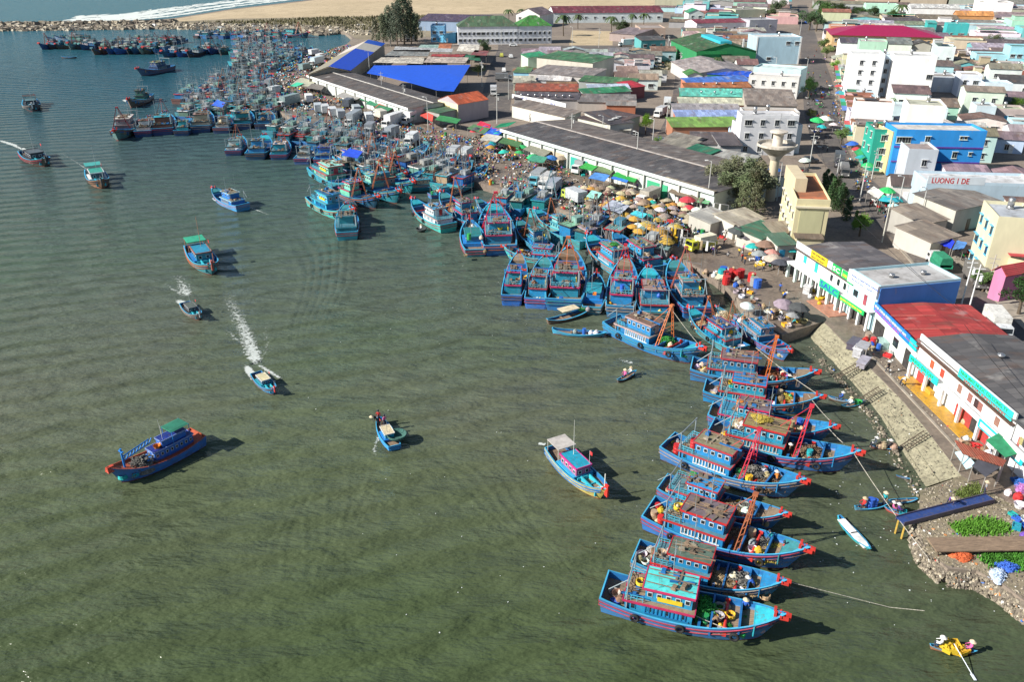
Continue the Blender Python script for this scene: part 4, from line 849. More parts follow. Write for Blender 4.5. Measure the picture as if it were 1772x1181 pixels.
N7 = mrow('A', (984, 440), (868, 418), pal(hull=AQUA, roof=(.02, .3, .6)), 'sky blue boat lying crosswise with mustard sacks in its bow', .95, ((3, 0, .9, 'brown', .9), (4.8, .2, 1, 'mustard', .5)), skip=('lattice_derrick', 'side_board'))
N8 = mrow('B', (990, 396), (925, 354), pal(hull=AQUA, cabin=MINT), 'mint and teal boat with pale roof deck and red bow', .95, ((3.6, 0, .9, 'brown', .8),))
N9 = mrow('A', (1092, 468), (1016, 402), pal(hull=AQUA, trim=(.55, .05, .06)), 'turquoise boat with red-trimmed house and a green awning amidships', 1.0, ((3.8, .2, .9, 'brown', .8), (-2, 0, 4.1, 'green', .45, .5)), skip=('lattice_derrick',))
N10 = mrow('A1', (1142, 462), (1060, 398), pal(roof=(.14, .2, .15)), 'blue boat with cream-posted wheelhouse beside the hanging red and yellow laundry', .95, (), skip=('lattice_derrick', 'side_board'))
N11 = mrow('A1', (1040, 420), (975, 372), pal(hull=TEAL, roof=(.3, .32, .33)), 'teal boat with grey awning half hidden by yellow umbrellas', .95, ((3, 0, .9, 'brown', .8),), skip=('lattice_derrick',))
# --- cluster by the trucks
PG = 'mint and teal boats by the box trucks'
plist = [('C', (600, 402), (599, 349), pal(hull=AQUA, cabin=(.03, .3, .33), roof=(.06, .1, .12)), 'turquoise boat lying alone stern-out with round net drums', 1.05, ('lattice_derrick',)),
 ('A', (543, 340), (614, 364), pal(hull=AQUA, cabin=SKY_, roof=(.02, .12, .3)), 'turquoise boat with sky blue wheelhouse, lowest of the mint group', .95, ('lattice_derrick',)),
 ('B1', (584, 322), (657, 340), pal(hull=(.02, .12, .25), cabin=MINT), 'dark-hulled boat with brown leaning derrick and mint house', .95, ()),
 ('B1', (622, 308), (694, 332), pal(hull=TEAL, cabin=MINT, roof=(.3, .6, .5)), 'teal boat with round mint roof frames, bow to the open water', .95, ()),
 ('B1', (650, 294), (718, 316), pal(hull=AQUA, cabin=MINT), 'turquoise-bowed boat with red stem between two dark hulls', .95, ()),
 ('C', (548, 289), (624, 318), pal(hull=AQUA, cabin=MINT, roof=(.35, .65, .55)), 'mint boat with pale green wheelhouse at the outer corner', .9, ('lattice_derrick',)),
 ('A1', (588, 268), (650, 290), pal(hull=SKY_, roof=(.01, .06, .6)), 'blue boat under a bright blue tarp roof', .9, ('lattice_derrick',)),
 ('B1', (640, 284), (704, 300), pal(hull=MINT, cabin=MINT, roof=(.5, .66, .6)), 'mint boat with rib-like white frames on its roof', .9, ()),
 ('A1', (700, 318), (782, 302), pal(hull=TEAL, cabin=CREAM), 'long teal boat with cream net along its rail', .9, ()),
 ('A1', (742, 330), (806, 310), pal(hull=BLUE, cabin=SKY_), 'blue boat crowded behind the turquoise one', .9, ('lattice_derrick',)),
 ('B1', (612, 262), (676, 276), pal(hull=TEAL, cabin=WHT, roof=(.45, .12, .06)), 'teal boat with salmon wheelhouse roof near the white trucks', .85, ()),
 ('B1', (676, 300), (742, 286), pal(hull=MINT, cabin=WHT, roof=(.5, .6, .55)), 'pale mint boat nosed in under the red masts', .85, ())]
for kd, s, b2, p, lab, wd, sk in plist:
    o = boat(kd, s, b2, p, lab, PG, lab.split(' with ')[0][:48], wd, sk)
    net(o, R.uniform(2, 4), R.uniform(-.5, .5), .9, R.choice(('brown', 'tan', 'grey')), R.uniform(.7, 1.05)); gear(o, 4)
# --- dark blue row with sterns to the open water
UG = 'dark-hulled boats moored side by side at the north-west quay'
for i, (x, y) in enumerate(((402, 259), (440, 266), (481, 266), (521, 273), (557, 275))):
    o = boat(('A1', 'B1')[i % 2], (x, y), (x + 14 + (0, 5, -4, 6, 2)[i], y - 31 + (2, -3, 1, 0, -2)[i]), pal(hull=(.015, .10, .27), cabin=(WHT, SKY_, AQUA, (.4, .42, .42), BLUE)[i], roof=((.2, .36, .3), (.2, .4, .5), WHT, AQUA, (.01, .06, .5))[i], trim=DK), f'dark blue boat, {ordi(i)} from the open end of the short quay row', UG, f'{ordi(i)} boat of the short quay row', 1.22, ('side_board',) + (() if i in (0, 2) else ('lattice_derrick',)))
    net(o, 3, 0, .9, R.choice(('brown', 'tan', 'rust')), .8); gear(o, 3)
for i, (x, y) in enumerate(((246, 227), (280, 224), (312, 225), (346, 220), (381, 221), (418, 215), (453, 214))):
    o = boat(('B1', 'A1')[i % 2], (x, y), (x + 10 + (3, -4, 5, 0, 6, -3, 2)[i], y - 27 + (0, -3, 2, -2, 1, 0, 2)[i]), pal(hull=(.013, .06, .18), cabin=(WHT, (.3, .1, .1), AQUA, CREAM, WHT, TEAL, BLUE)[i], roof=((.4, .1, .1), AQUA, MINT, (.3, .2, .15), GREY, (.4, .3, .2), AQUA)[i], trim=DK, derrick=(.3, .1, .08)), f'navy boat, {ordi(i)} after the bow-out boat in the long quay row', UG, f'{ordi(i)} boat of the long quay row', 1.22, ('side_board',) + (() if i in (1, 4) else ('lattice_derrick',)))
    net(o, 3, 0, .9, R.choice(('brown', 'tan', 'rust')), .8); gear(o, 2)
o = boat('A1', (228, 207), (197, 226), pal(hull=(.10, .22, .22), cabin=GREY, roof=WHT, derrick=(.35, .03, .04)), 'bow-out boat with pale green bow and red keel ending the long quay row', UG, 'bow-out boat of the long row', .95, ('side_board',), zb=3.2)
# --- boats under way or lying free
FG = None
O1 = boat('O', (343, 742), (181, 803), pal(hull=(.008, .13, .42), cabin=(.02, .13, .42), roof=(.012, .035, .2), trim=(.2, .3, .6), mast=(.02, .2, .6), strake=(.3, .08, .05)), 'royal blue boat with orange deck, blue boom and green canopy alone on open water', FG, 'orange-decked boat', wd=1.15, hs=1.18, skip=('strake_trim',))
net(O1, 3.0, .1, .8, 'grey', .95, 1.1); net(O1, 2.0, .9, .8, 'rust', .5)
for x, y in ((1.6, .5), (2.6, -.9), (4.8, 1.1), (6.4, .3), (-1.2, .3), (-1.6, -.4), (-.4, .2)): item(R.choice(('basket', 'buoy', 'rope_coil')), R.choice(('orange', 'white', 'teal', 'blue')), bl(O1, x, y, .8 if x > 0 else 2.65), O1['short'])
Y1 = boat('S', (958, 762), (1053, 832), pal(hull=(.62, .5, .12), strake=(.03, .2, .55), cabin=(.5, .08, .2), roof=(.02, .3, .55), trim=(.6, .04, .25), side=(.03, .35, .6), bow=(.65, .03, .02), mast=(.6, .6, .55), canopy=(.42, .39, .36)), 'small yellow-sided boat with grey canopy aft and red stem, idle in the channel', FG, 'yellow-sided boat')
item('basket', 'white', bl(Y1, 4.6, 0, .9), Y1['short']); item('buoy', 'blue', bl(Y1, -3.9, .9, .6), Y1['short'])
F1 = boat('S', (682, 758), (652, 694), pal(hull=(.02, .26, .66), strake=(.05, .35, .8), cabin=SKY_, roof=(.6, .5, .28), trim=WHT, side=(.02, .2, .6), bow=(.5, .03, .05), canopy=(.02, .06, .3)), 'small bright blue boat with cream roof and round basket boat alongside', FG, 'small blue boat in mid channel', skip=('fish_hold', 'canopy', 'canopy_frame'))
o = make([('hull', MB().lathe([(.7, 0), (1.0, .25), (1.12, .62), (1.05, .62), (.92, .28), (.6, .1)], 18).mesh('hull', 'fibre', True), (.04, .12, .1), None)], 'coracle', bl(F1, -3.2, -1.4, 1.1), 0, 1); tag(o, 'round woven basket boat stowed on the small blue boat', 'basket boat')
person(bl(F1, 4.6, .3, 1.0), 'red', 'stand', False, None, None, 'person in red standing in the bow of the small blue boat'); person(bl(F1, 4.0, .9, .9), 'black', 'bend', True, None, None, 'person in black with hat at the side of the small blue boat'); person(bl(F1, 2.6, -.5, .8), 'pink', 'stand', False, None, None, 'person in pink amidships on the small blue boat')
boat('A1', (420, 350), (366, 319), pal(hull=(.02, .3, .6), cabin=BLUE, roof=(.3, .22, .16), trim=(.3, .5, .6), strake=(.5, .2, .2)), 'sky blue boat with broad stern heading away with red gear on deck', FG, 'broad-sterned blue boat', 1.0, ('lattice_derrick', 'side_board'), zs=1.9)
boat('S', (334, 420), (366, 452), pal(hull=(.03, .28, .35), cabin=(.02, .25, .3), roof=TEAL, trim=(.4, .15, .1), canopy=(.02, .3, .18), bow=(.35, .08, .06), mast=(.35, .16, .1)), 'teal boat with raised green canopy and brown poles heading out', FG, 'green-canopied boat')
boat('S0', (440, 632), (472, 650), pal(hull=SKY_, cabin=(.02, .12, .25), roof=CREAM, trim=WHT, side=TEAL), 'small sky blue boat throwing white spray, lower of the speeding pair', FG, 'lower speeding boat')
boat('S0', (317, 513), (342, 525), pal(hull=(.06, .06, .07), cabin=(.04, .04, .05), roof=(.1, .1, .1), trim=GREY, side=DK, bow=GREY), 'small black boat ringed by foam, upper of the speeding pair', FG, 'upper speeding boat')
boat('A1', (296, 113), (235, 119), pal(hull=(.10, .2, .33), cabin=(.03, .06, .16), roof=(.4, .45, .1), trim=(.03, .08, .2)), 'pale grey-blue boat with tall navy house crossing the upper harbour', FG, 'navy-house boat', 1.0, ('lattice_derrick', 'side_board'))
boat('B1', (256, 163), (220, 172), pal(hull=(.2, .12, .09), cabin=(.03, .14, .1), roof=(.03, .16, .1), trim=DK, strake=WHT), 'brown boat piled with dark green nets, crossing below the navy one', FG, 'green net boat', 1.0, ('lattice_derrick', 'side_board'))
boat('S', (51, 170), (54, 178), pal(hull=(.05, .07, .09), cabin=(.03, .05, .07), roof=(.1, .2, .2), trim=DK, side=DK, bow=WHT, canopy=DK), 'small dark boat coming in below the breakwater', FG, 'small dark boat', 1.0)
boat('S', (44, 258), (78, 270), pal(hull=(.05, .04, .045), cabin=(.04, .05, .06), roof=(.08, .12, .12), trim=DK, side=DK, bow=DK, canopy=(.05, .08, .08)), 'black boat trailing a long white wake at the edge', FG, 'black boat')
boat('S', (160, 290), (174, 307), pal(hull=(.35, .2, .08), cabin=(.06, .1, .12), roof=(.04, .3, .3), trim=WHT, side=WHT, bow=(.1, .1, .1), canopy=(.04, .3, .28), strake=DK), 'tan-bowed boat with teal top coming straight in', FG, 'tan-bowed boat')
boat('A1', (488, 56), (536, 56), pal(hull=(.015, .08, .18), cabin=TEAL, roof=(.05, .2, .2), trim=DK), 'teal and navy boat alone inside the far basin', FG, 'basin boat', 1.0, ('side_board',))
# --- packed boats beyond: rows by water polygon
def pack(rows, grp, hulls, names, wj=1.0):
    for (x0, y0), (x1, y1), n, dx, dy in rows:
        for i in range(n):
            k = (i + .5) / n; x = x0 + (x1 - x0) * k + R.uniform(-2, 2); y = y0 + (y1 - y0) * k + R.uniform(-1, 1)
            A = G(x, y, 1.7); sx = 15 + R.uniform(-2, 2); an = atan2(dy, dx) + R.uniform(-.12, .12)
            hn = R.choice(hulls); p = pal(hull=names[hn], cabin=tuple(v * .55 for v in R.choice((WHT, SKY_, TEAL, MINT, CREAM, GREY, BLUE, TEAL))), roof=R.choice(((.04, .2, .25), (.4, .42, .4), (.2, .4, .34), (.13, .13, .13), (.1, .16, .17), (.2, .17, .13), (.02, .12, .3), (.1, .1, .1))), trim=R.choice((DK, WHT, REDT, TEAL)), derrick=R.choice(((.2, .06, .05), (.15, .1, .08), (.1, .2, .24))), bow=R.choice(((.45, .04, .04), (.08, .2, .24), (.1, .3, .3))), cabin2=R.choice(((.4, .42, .42), (.2, .36, .3), (.04, .2, .3), (.1, .12, .14), (.3, .3, .28))))
            k2 = sx / 15.2
            p = vary(p, 'F'); o = make(PROTO[R.choice(('F', 'F1'))], 'fishing_boat', (A.x + cos(an) * 7, A.y + sin(an) * 7, 0), an, (k2, k2 * wj, k2), p, () if R.random() < .28 else ('lattice_derrick',))
            pend(o, f"{hn} fishing boat with {'derrick' if len(o.name) % 2 else 'masts'}", 'fishing boat', grp)
            o['short'] = ''
            if R.random() < .8: 
                nn = make([('net_mound', NETS[R.randrange(4)], 'c', None)], 'net_heap', bl(o, 3, 0, .9), R.uniform(0, 6), .9, {'c': NC[R.choice(('brown', 'tan', 'rust', 'grey', 'cream'))]})
                pend(nn, 'heap of fishing net', 'net heap', 'net heaps on the packed boats')
            for _ in range(3 if y > 120 else 0): item(R.choice(('basket', 'fish_crate', 'sack', 'buoy')), R.choice(('red', 'white', 'yellow', 'orange', 'teal', 'pink')), bl(o, R.uniform(-7, 6), R.uniform(-1, 1), .8), None)
HN = {'teal': TEAL, 'dark blue': (.013, .08, .22), 'turquoise': AQUA, 'black': (.03, .03, .04), 'blue': BLUE, 'brown': (.16, .09, .06), 'pale': (.3, .36, .38), 'yellow': (.4, .3, .04)}
pack([((300, 203), (470, 196), 6, .25, 1), ((300, 188), (478, 184), 7, .25, 1), ((292, 172), (460, 170), 6, .2, 1), ((306, 160), (448, 158), 6, .3, 1), ((344, 148), (442, 147), 5, .3, 1), ((352, 138), (440, 138), 5, .3, 1), ((296, 196), (478, 190), 6, .3, 1), ((310, 180), (470, 178), 5, .3, 1), ((352, 154), (446, 153), 4, .2, 1)], 'boats packed behind the long quay row', ['teal', 'dark blue', 'turquoise', 'blue', 'brown', 'yellow'], HN)
pack([((396, 127), (462, 125), 3, 1, .3), ((386, 116), (480, 114), 4, 1, .5), ((392, 106), (506, 104), 6, .3, 1), ((400, 97), (530, 92), 7, .2, 1), ((390, 88), (470, 88), 4, .2, 1), ((400, 80), (484, 80), 5, .2, 1), ((398, 72), (480, 72), 6, .3, 1), ((396, 62), (480, 62), 6, .3, 1), ((404, 120), (470, 120), 3, .6, .6), ((394, 110), (500, 108), 4, .5, .8), ((404, 101), (520, 98), 5, .4, .8), ((394, 92), (500, 88), 4, .4, .8), ((392, 84), (490, 83), 4, .2, 1)], 'boats packed along the inner quay', ['teal', 'turquoise', 'blue', 'dark blue', 'brown'], HN)
pack([((98, 74), (180, 75), 6, -.2, -1), ((118, 66), (168, 66), 3, -1, -.1)], 'small dark boats at the end of the breakwater anchorage', ['black', 'dark blue', 'pale'], HN)
pack([((184, 82), (300, 82), 9, -.1, -1), ((186, 72), (290, 73), 8, -.1, -1), ((240, 66), (330, 67), 6, -.1, -1), ((306, 86), (356, 86), 4, -.2, -1), ((330, 60), (390, 62), 4, .2, 1), ((362, 83), (398, 82), 3, 0, -1)], 'boats rafted in the breakwater anchorage', ['black', 'dark blue', 'pale', 'blue', 'brown'], HN)
pack([((576, 262), (640, 264), 3, .3, 1), ((590, 250), (640, 252), 2, .3, 1), ((480, 243), (580, 250), 5, .25, 1), ((452, 226), (560, 236), 4, .3, 1), ((470, 238), (590, 246), 4, .4, 1), ((566, 292), (640, 298), 4, .6, .6), ((700, 300), (770, 316), 3, .6, .6), ((520, 256), (600, 262), 3, .4, 1), ((650, 280), (750, 306), 4, .6, .7), ((600, 316), (640, 322), 2, .7, .5), ((620, 272), (690, 284), 3, .4, 1)], 'boats wedged in behind the short quay row', ['teal', 'blue', 'dark blue', 'pale'], HN)
pack([((720, 312), (800, 322), 3, .5, 1), ((880, 350), (940, 366), 2, .5, 1), ((1000, 398), (1110, 430), 3, .6, 1), ((850, 352), (900, 366), 2, .4, 1), ((960, 402), (1000, 420), 2, .7, .6), ((1100, 440), (1150, 452), 2, .5, 1)], 'boats wedged in along the market quay', ['teal', 'turquoise', 'blue'], HN, .9)
# --- sampans and small craft
KP = lambda c, s=(.3, .25, .2): pal(hull=c, strake=s)
SG = 'rowing boats'
def sampan(s, b2, c, lab, kd='K', ppl=(), goods=()):
    o = boat(kd, s, b2, KP(c), lab, SG, lab)
    for x, col, pose, pl in ppl: person(bl(o, x, 0, .22 if pose == 'sit' else .2), col, pose, True, o.rotation_euler[2] - pi / 2 + R.uniform(-.4, .4), None, pl)
    return o
s = sampan((946, 556), (1024, 534), (.2, .14, .09), 'brown wooden sampan with pale board across it, upper of two', 'K2'); make_c = make([('slab', MB().box(-1.5, -.8, 0, 1.5, .8, .06).mesh('slab', 'cloth'), (.6, .52, .35), None)], 'awning_board', bl(s, .2, .6, 1.2), s.rotation_euler[2], 1); tag(make_c, 'pale yellow board laid over the brown wooden sampan', 'board')
s = sampan((955, 571), (1052, 577), (.03, .3, .5), 'blue sampan with tyre fenders and plank seats, lower of two', 'K2'); [item(a, b2, bl(s, x, 0, .25), 'blue sampan with tyre fenders') for a, b2, x in (('sack', 'white', 1.5), ('sack', 'white', 2.2), ('barrel', 'blue', .6), ('sack', 'grey', -.6))]
sampan((1068, 657), (1102, 638), (.06, .05, .05), 'black rowing boat with two people off the topmost blue boat', ppl=((-.6, 'pink', 'sit', 'person in pink rowing the black boat'), (1.2, 'white', 'sit', 'person in white in the bow of the black rowing boat')))
s = sampan((1434, 683), (1478, 691), (.3, .33, .33), 'pale grey rowing boat with rower in blue by the slope', ppl=((.3, 'blue', 'sit', 'rower in blue in the pale grey boat'),))
s = sampan((1456, 701), (1500, 690), (.08, .16, .08), 'green rowing boat with rower in a straw hat by the slope', ppl=((-.8, 'white', 'sit', 'rower in white in the green boat'),)); item('basket', 'green', bl(s, 1, 0, .3), 'green rowing boat')
s = sampan((1507, 768), (1558, 771), (.1, .05, .05), 'dark red rowing boat loaded with sacks below the plank steps', ppl=((1.0, 'black', 'sit', 'person in black seated in the dark red boat'), (-2, 'white', 'sit', 'person in white at the stern of the dark red boat'))); [item('sack', 'tan', bl(s, x, 0, .25), 'dark red rowing boat') for x in (-1, -.4, 1.8)]
s = sampan((1479, 876), (1540, 868), (.03, .22, .42), 'blue rowing boat with blue tubs and rower in a white hat', ppl=((-1.4, 'red', 'sit', 'person in red rowing the blue boat with tubs'), (2, 'teal', 'stand', 'person in pale green standing in the bow of the blue rowing boat'))); [item('barrel', 'blue', bl(s, x, .1, .2), 'blue rowing boat with tubs') for x in (-.2, .5)]
sampan((1588, 861), (1537, 862), (.05, .14, .25), 'empty dark blue rowing boat nosed behind the loaded one')
s = sampan((1586, 892), (1531, 873), (.5, .08, .06), 'red-rimmed rowing boat tied at the blue footbridge', ppl=((1.4, 'pink', 'sit', 'person in pink in the red-rimmed boat'), (.4, 'purple', 'sit', 'person in purple in the red-rimmed boat'))); item('fish_crate', 'teal', bl(s, -.6, 0, .3), 'red-rimmed rowing boat')
s = sampan((1452, 892), (1508, 949), (.03, .34, .40), 'long turquoise rowing boat covered with white sheets', 'K2'); 
for k in (-1.5, 1.4): c = make([('cover_cloth', MB().box(-1.1, -.42, 0, 1.1, .42, .07, 0, None, .95, .8).mesh('cover_cloth', 'cloth'), WHT, None)], 'cover_sheet', bl(s, k, 0, .5), s.rotation_euler[2], 1); pend(c, 'crumpled white sheet', 'sheet', 'white sheets', 'long turquoise rowing boat')
s = sampan((1610, 1114), (1694, 1122), (.3, .16, .08), 'wooden rowing boat heaped with yellow crates near the corner', 'K2', ppl=((-2, 'white', 'sit', 'rower in white at the stern of the yellow-crate boat'), (2.6, 'pink', 'sit', 'rower in straw hat at the bow of the yellow-crate boat')))
for i in range(13): item('fish_crate', 'yellow', bl(s, -1.0 + (i % 5) * .62, -.35 + .38 * (i // 5 % 3), .35 + .3 * (i % 3 == 1) + .3 * (i > 9)), 'rowing boat heaped with yellow crates')
ore = make([('shaft', MB().tube((0, 0, .9), (.5, -2.2, .05), .035, n=5).box(.4, -2.7, .0, .6, -2.1, .04).mesh('shaft', 'plastic'), (.6, .65, .7), None)], 'oar', bl(s, -.4, -.5, .2), 0, 1); tag(ore, 'pale oar dipped over the side of the yellow-crate boat', 'oar')
boat('K', (106, 98), (134, 98), KP(DK), 'tiny black canoe on the upper harbour, lower of two', SG); boat('K', (158, 86), (174, 86), KP(DK), 'tiny black canoe on the upper harbour, upper of two', SG)
cr_ = make([('hull', MB().lathe([(.6, 0), (.9, .2), (1.0, .5), (.9, .5), (.8, .2), (.5, .1)], 16).mesh('hull', 'fibre', True), (.04, .05, .05), None)], 'coracle', tuple(G(729, 400, 0)), 0, 1.1); tag(cr_, 'round black basket boat below the turquoise boats', 'basket boat'); person(G(729, 399, .1), 'white', 'sit', True, None, None, 'person in white paddling the round black basket boat')
s = boat('K', (1552, 818), (1578, 822), KP(DK), 'half sunk black rowing boat at the foot of the rubble', SG)
# mooring ropes
def mrope(pts, lab, r=.03, sag=.02):
    o = ob('mooring_rope', rope_mesh(pts, r, 'fibre', sag), None, (.5, .46, .38)); tag(o, lab, 'rope', 'mooring ropes')
b6 = bl(R6, 7, 0, 3); mrope([b6, G(1606, 966, 1.6)], 'taut rope from the large blue boat bow down to the rubble shore')
mrope([bl(R2, 7.8, 0, 3), G(1540, 1052, .05), G(1600, 1058, .02)], 'slack rope from a bow into the water with two floats', .025, .0)
mrope([bl(R9, 0, 1.5, 4.5), bl(R8, 7, .5, 3)], 'thin rope between the two topmost blue boats'); mrope([bl(R8, 6, .5, 2.6), bl(R7, 7, 1, 3)], 'thin rope looped between bows by the mauve-roofed boat'); mrope([bl(R7, 7, -1, 3), bl(R6, 6, 1, 3)], 'rope between the mauve-roofed boat and the large blue boat')
mrope([bl(R3, 0, 1, 4.5), bl(R4, 3, 0, 3)], 'pale spar rope over the third lowest blue boat'); mrope([bl(M8, 1.8, 0, 7), bl(M8, 7, 0, 3.2)], 'stay rope from the orange tripod derrick to its bow'); mrope([bl(R1, .4, -1, 1.6), bl(R1, 3.2, -1.9, 1.8)], 'rope along the side deck of the lowest blue boat', .03)
# ================================================================ buildings
FP = []
def sat(a, b2):
    for P, Q in ((a, b2), (b2, a)):
        for i in range(len(P)):
            e = P[(i + 1) % len(P)] - P[i]; n = Vector((-e.y, e.x, 0)); pa = [p.dot(n) for p in P]; qa = [p.dot(n) for p in Q]
            if max(pa) < min(qa) or max(qa) < min(pa): return False
    return True
def away(A, u):
    n = Vector((-u.y, u.x, 0)).normalized()
    return n if n.dot(Vector((A.x, A.y, 0))) > 0 else -n
def wmesh(w_, h_, nme='window', fr=.09, cols=1):
    mb = MB(); mb.box(-w_ / 2, -.07, -h_ / 2, w_ / 2, .05, h_ / 2, 0); n = max(1, cols)
    for k in range(n): a = -w_ / 2 + fr + (w_ - fr) * k / n; mb.box(a, -.085, -h_ / 2 + fr, a + (w_ - fr) / n - fr, .06, h_ / 2 - fr, 1)
    mb.box(-w_ / 2 - .08, -.2, -h_ / 2 - .08, w_ / 2 + .08, .0, -h_ / 2, 0); mb.box(-w_ / 2 - .12, -.42, h_ / 2 + .08, w_ / 2 + .12, .0, h_ / 2 + .15, 0); return mb.mesh(nme, ['plastic', 'pane'])
WN, WW, WS = wmesh(1.1, 1.4, cols=2), wmesh(1.8, 1.3, cols=3), wmesh(.7, .7)
DR = MB().box(-.5, -.06, 0, .5, .05, 2.15, 0).box(-.42, -.075, .05, .42, .06, 2.05, 1).mesh('door', ['plastic', 'boat_paint'])
TANK = MB().lathe([(.5, .5), (.5, 1.6), (.3, 1.75), (.05, 1.8)], 12).box(-.45, -.45, 0, .45, .45, .48, 0, None, .8, .8).mesh('water_tank', 'steel', True)
FAN = MB().lathe([(.28, 0), (.28, .3), (.42, .4), (.42, .7), (.1, .85)], 10).mesh('roof_vent', 'steel', True)
def face(root, a, b2, cols, rows, h, me=None, z0=1.5, st=3.2, nme='window', col=(.7, .7, .68), skipr=0, m0=.0, m1=1.0):
    a, b2 = Vector(a), Vector(b2); d = b2 - a; an = atan2(d.y, d.x)
    for r in range(rows):
        for c in range(cols):
            k = m0 + (m1 - m0) * (c + .5) / cols; p = a + d * k; z = z0 + r * st
            if z > h - .7 or R.random() < skipr: continue
            ob(nme, me or R.choice((WN, WN, WW)), root, col, (p.x, p.y, z), an)
def B(label, fl, fr, d, h, roof='flat', wc=WHT, rc=(.2, .18, .16), rise=1.2, win=None, wl=None, gz=None, wm_='wall_paint', name='house', cat=None, door=True, world=None, tank=None, ex=True, over=.35, base_z=0, rm=None, wcol=(.6, .6, .58)):
    if world: A, Bp = world
    else:
        z = LZ + (h if gz is None else gz); A, Bp = G(*fl, z), G(*fr, z)
    A = Vector((A.x, A.y, 0)); Bp = Vector((Bp.x, Bp.y, 0)); u = Bp - A
    if not world and fl[0] > 1400 and fl[1] < 205: u = Vector((cos(-.25), sin(-.25), 0)) * u.x / cos(.25); Bp = A + u
    w_ = u.length; n = away((A + Bp) / 2, u); rz = atan2(u.y, u.x); ux = u.normalized(); ny = Vector((-ux.y, ux.x, 0))
    if isinstance(d, tuple): C = G(*d, LZ + (h if gz is None else gz)); C.z = 0; v = C - A
    else: v = n * d
    if v.dot(ny) < 0: A, Bp = Bp, A; ux = -ux; ny = -ny; rz += pi; v = v if not isinstance(d, tuple) else v - (A - Bp) * 0
    vx, vy = v.dot(ux), v.dot(ny)
    P = [Vector((0, 0, 0)), Vector((w_, 0, 0)), Vector((w_ + vx, vy, 0)), Vector((vx, vy, 0))]
    if ex: FP.append([A + ux * p.x + ny * p.y for p in P])
    root = bpy.data.objects.new(name, None); COL.objects.link(root); root.location = (A.x, A.y, LZ + base_z); root.rotation_euler[2] = rz
    if label: tag(root, label, cat or name.replace('_', ' '))
    mb = MB(); V = [(p.x, p.y, z) for z in (-.05, h) for p in P]; Fc = [(i, (i + 1) % 4, 4 + (i + 1) % 4, 4 + i) for i in range(4)]
    sh = lambda p, z: (p.x, p.y, z)
    cen = (P[0] + P[2]) / 2
    def ov(p, k=over): q = p - cen; return p + Vector((k if q.x > 0 else -k, k if q.y > 0 else -k, 0))
    rf = MB(); Q = [ov(p) for p in P]
    def slab(pts, t2=.07):
        k = len(pts); rf.add([tuple(p) for p in pts] + [(p[0], p[1], p[2] - t2) for p in pts], [tuple(range(k)), tuple(range(2 * k - 1, k - 1, -1))] + [(i, k + i, k + (i + 1) % k, (i + 1) % k) for i in range(k)])
    up = h + .05
    if roof == 'flat':
        Fc.append((4, 5, 6, 7)); ins = [p + (cen - p).normalized() * .25 for p in P]
        rf.prism([(p.x, p.y) for p in ins], h + .004, h + .05)
        pp = MB(); ph = .55
        for i in range(4):
            a, b2, a2, b3 = P[i], P[(i + 1) % 4], ins[i], ins[(i + 1) % 4]
            pp.add([sh(a, h + .002), sh(b2, h + .002), sh(b3, h + .002), sh(a2, h + .002), sh(a, h + ph), sh(b2, h + ph), sh(b3, h + ph), sh(a2, h + ph)], [(0, 1, 5, 4), (2, 3, 7, 6), (4, 5, 6, 7)])
        ob('parapet', pp.mesh('parapet', wm_), root, wc)
    elif roof == 'gx':
        m1, m2 = (P[0] + P[3]) / 2, (P[1] + P[2]) / 2; V += [sh(m1, h + rise), sh(m2, h + rise)]; Fc += [(3 + 4, 4, 8), (5, 6, 9)]
        e1, e2 = m1 - Vector((over, 0, 0)), m2 + Vector((over, 0, 0)); dz = rise * over / max(vy / 2, .5)
        slab([sh(Q[0], up - dz), sh(Q[1], up - dz), sh(e2, up + rise), sh(e1, up + rise)]); slab([sh(e1, up + rise + .001), sh(e2, up + rise + .001), sh(Q[2], up - dz), sh(Q[3], up - dz)])
    elif roof == 'gy':
        m1, m2 = (P[0] + P[1]) / 2, (P[2] + P[3]) / 2; V += [sh(m1, h + rise), sh(m2, h + rise)]; Fc += [(4, 5, 8), (6, 7, 9)]
        e1, e2 = m1 - Vector((0, over, 0)), m2 + Vector((0, over, 0)); dz = rise * over / max(w_ / 2, .5)
        slab([sh(Q[0], up - dz), sh(e1, up + rise), sh(e2, up + rise), sh(Q[3], up - dz)]); slab([sh(Q[1], up - dz), sh(Q[2], up - dz), sh(e2, up + rise + .001), sh(e1, up + rise + .001)])
    elif roof == 'hip':
        k = min(vy / 2, w_ / 2.2); m1, m2 = (P[0] + P[3]) / 2 + Vector((k, 0, 0)), (P[1] + P[2]) / 2 - Vector((k, 0, 0)); a, b2 = sh(m1, up + rise), sh(m2, up + rise); Fc.append((4, 5, 6, 7))
        q = [sh(p, up - .05) for p in Q]; rf.add(q + [a, b2], [(0, 1, 5, 4), (1, 2, 5), (2, 3, 4, 5), (3, 0, 4), (3, 2, 1, 0)])
    else:
        sgn = {'shed': (0, 0, 1, 1), 'shedf': (1, 1, 0, 0), 'shedl': (0, 1, 1, 0), 'shedr': (1, 0, 0, 1)}[roof]
        V = [(p.x, p.y, -.05) for p in P] + [(p.x, p.y, h + rise * s) for p, s in zip(P, sgn)]; Fc.append((4, 5, 6, 7))
        slab([sh(q, up + rise * s + .03) for q, s in zip(Q, sgn)])
    mb.add(V, Fc); ob('wall', mb.mesh('wall', wm_), root, wc)
    ob('roof', rf.mesh('roof', rm or ('concrete' if roof == 'flat' else 'sheet_roof')), root, rc)
    if win:
        c, r = win[:2]; face(root, P[0], P[1], c, r, h, z0=win[2] if len(win) > 2 else 1.5, col=wcol)
    if wl: face(root, P[3], P[0], wl[0], wl[1], h, z0=wl[2] if len(wl) > 2 else 1.5, col=wcol)
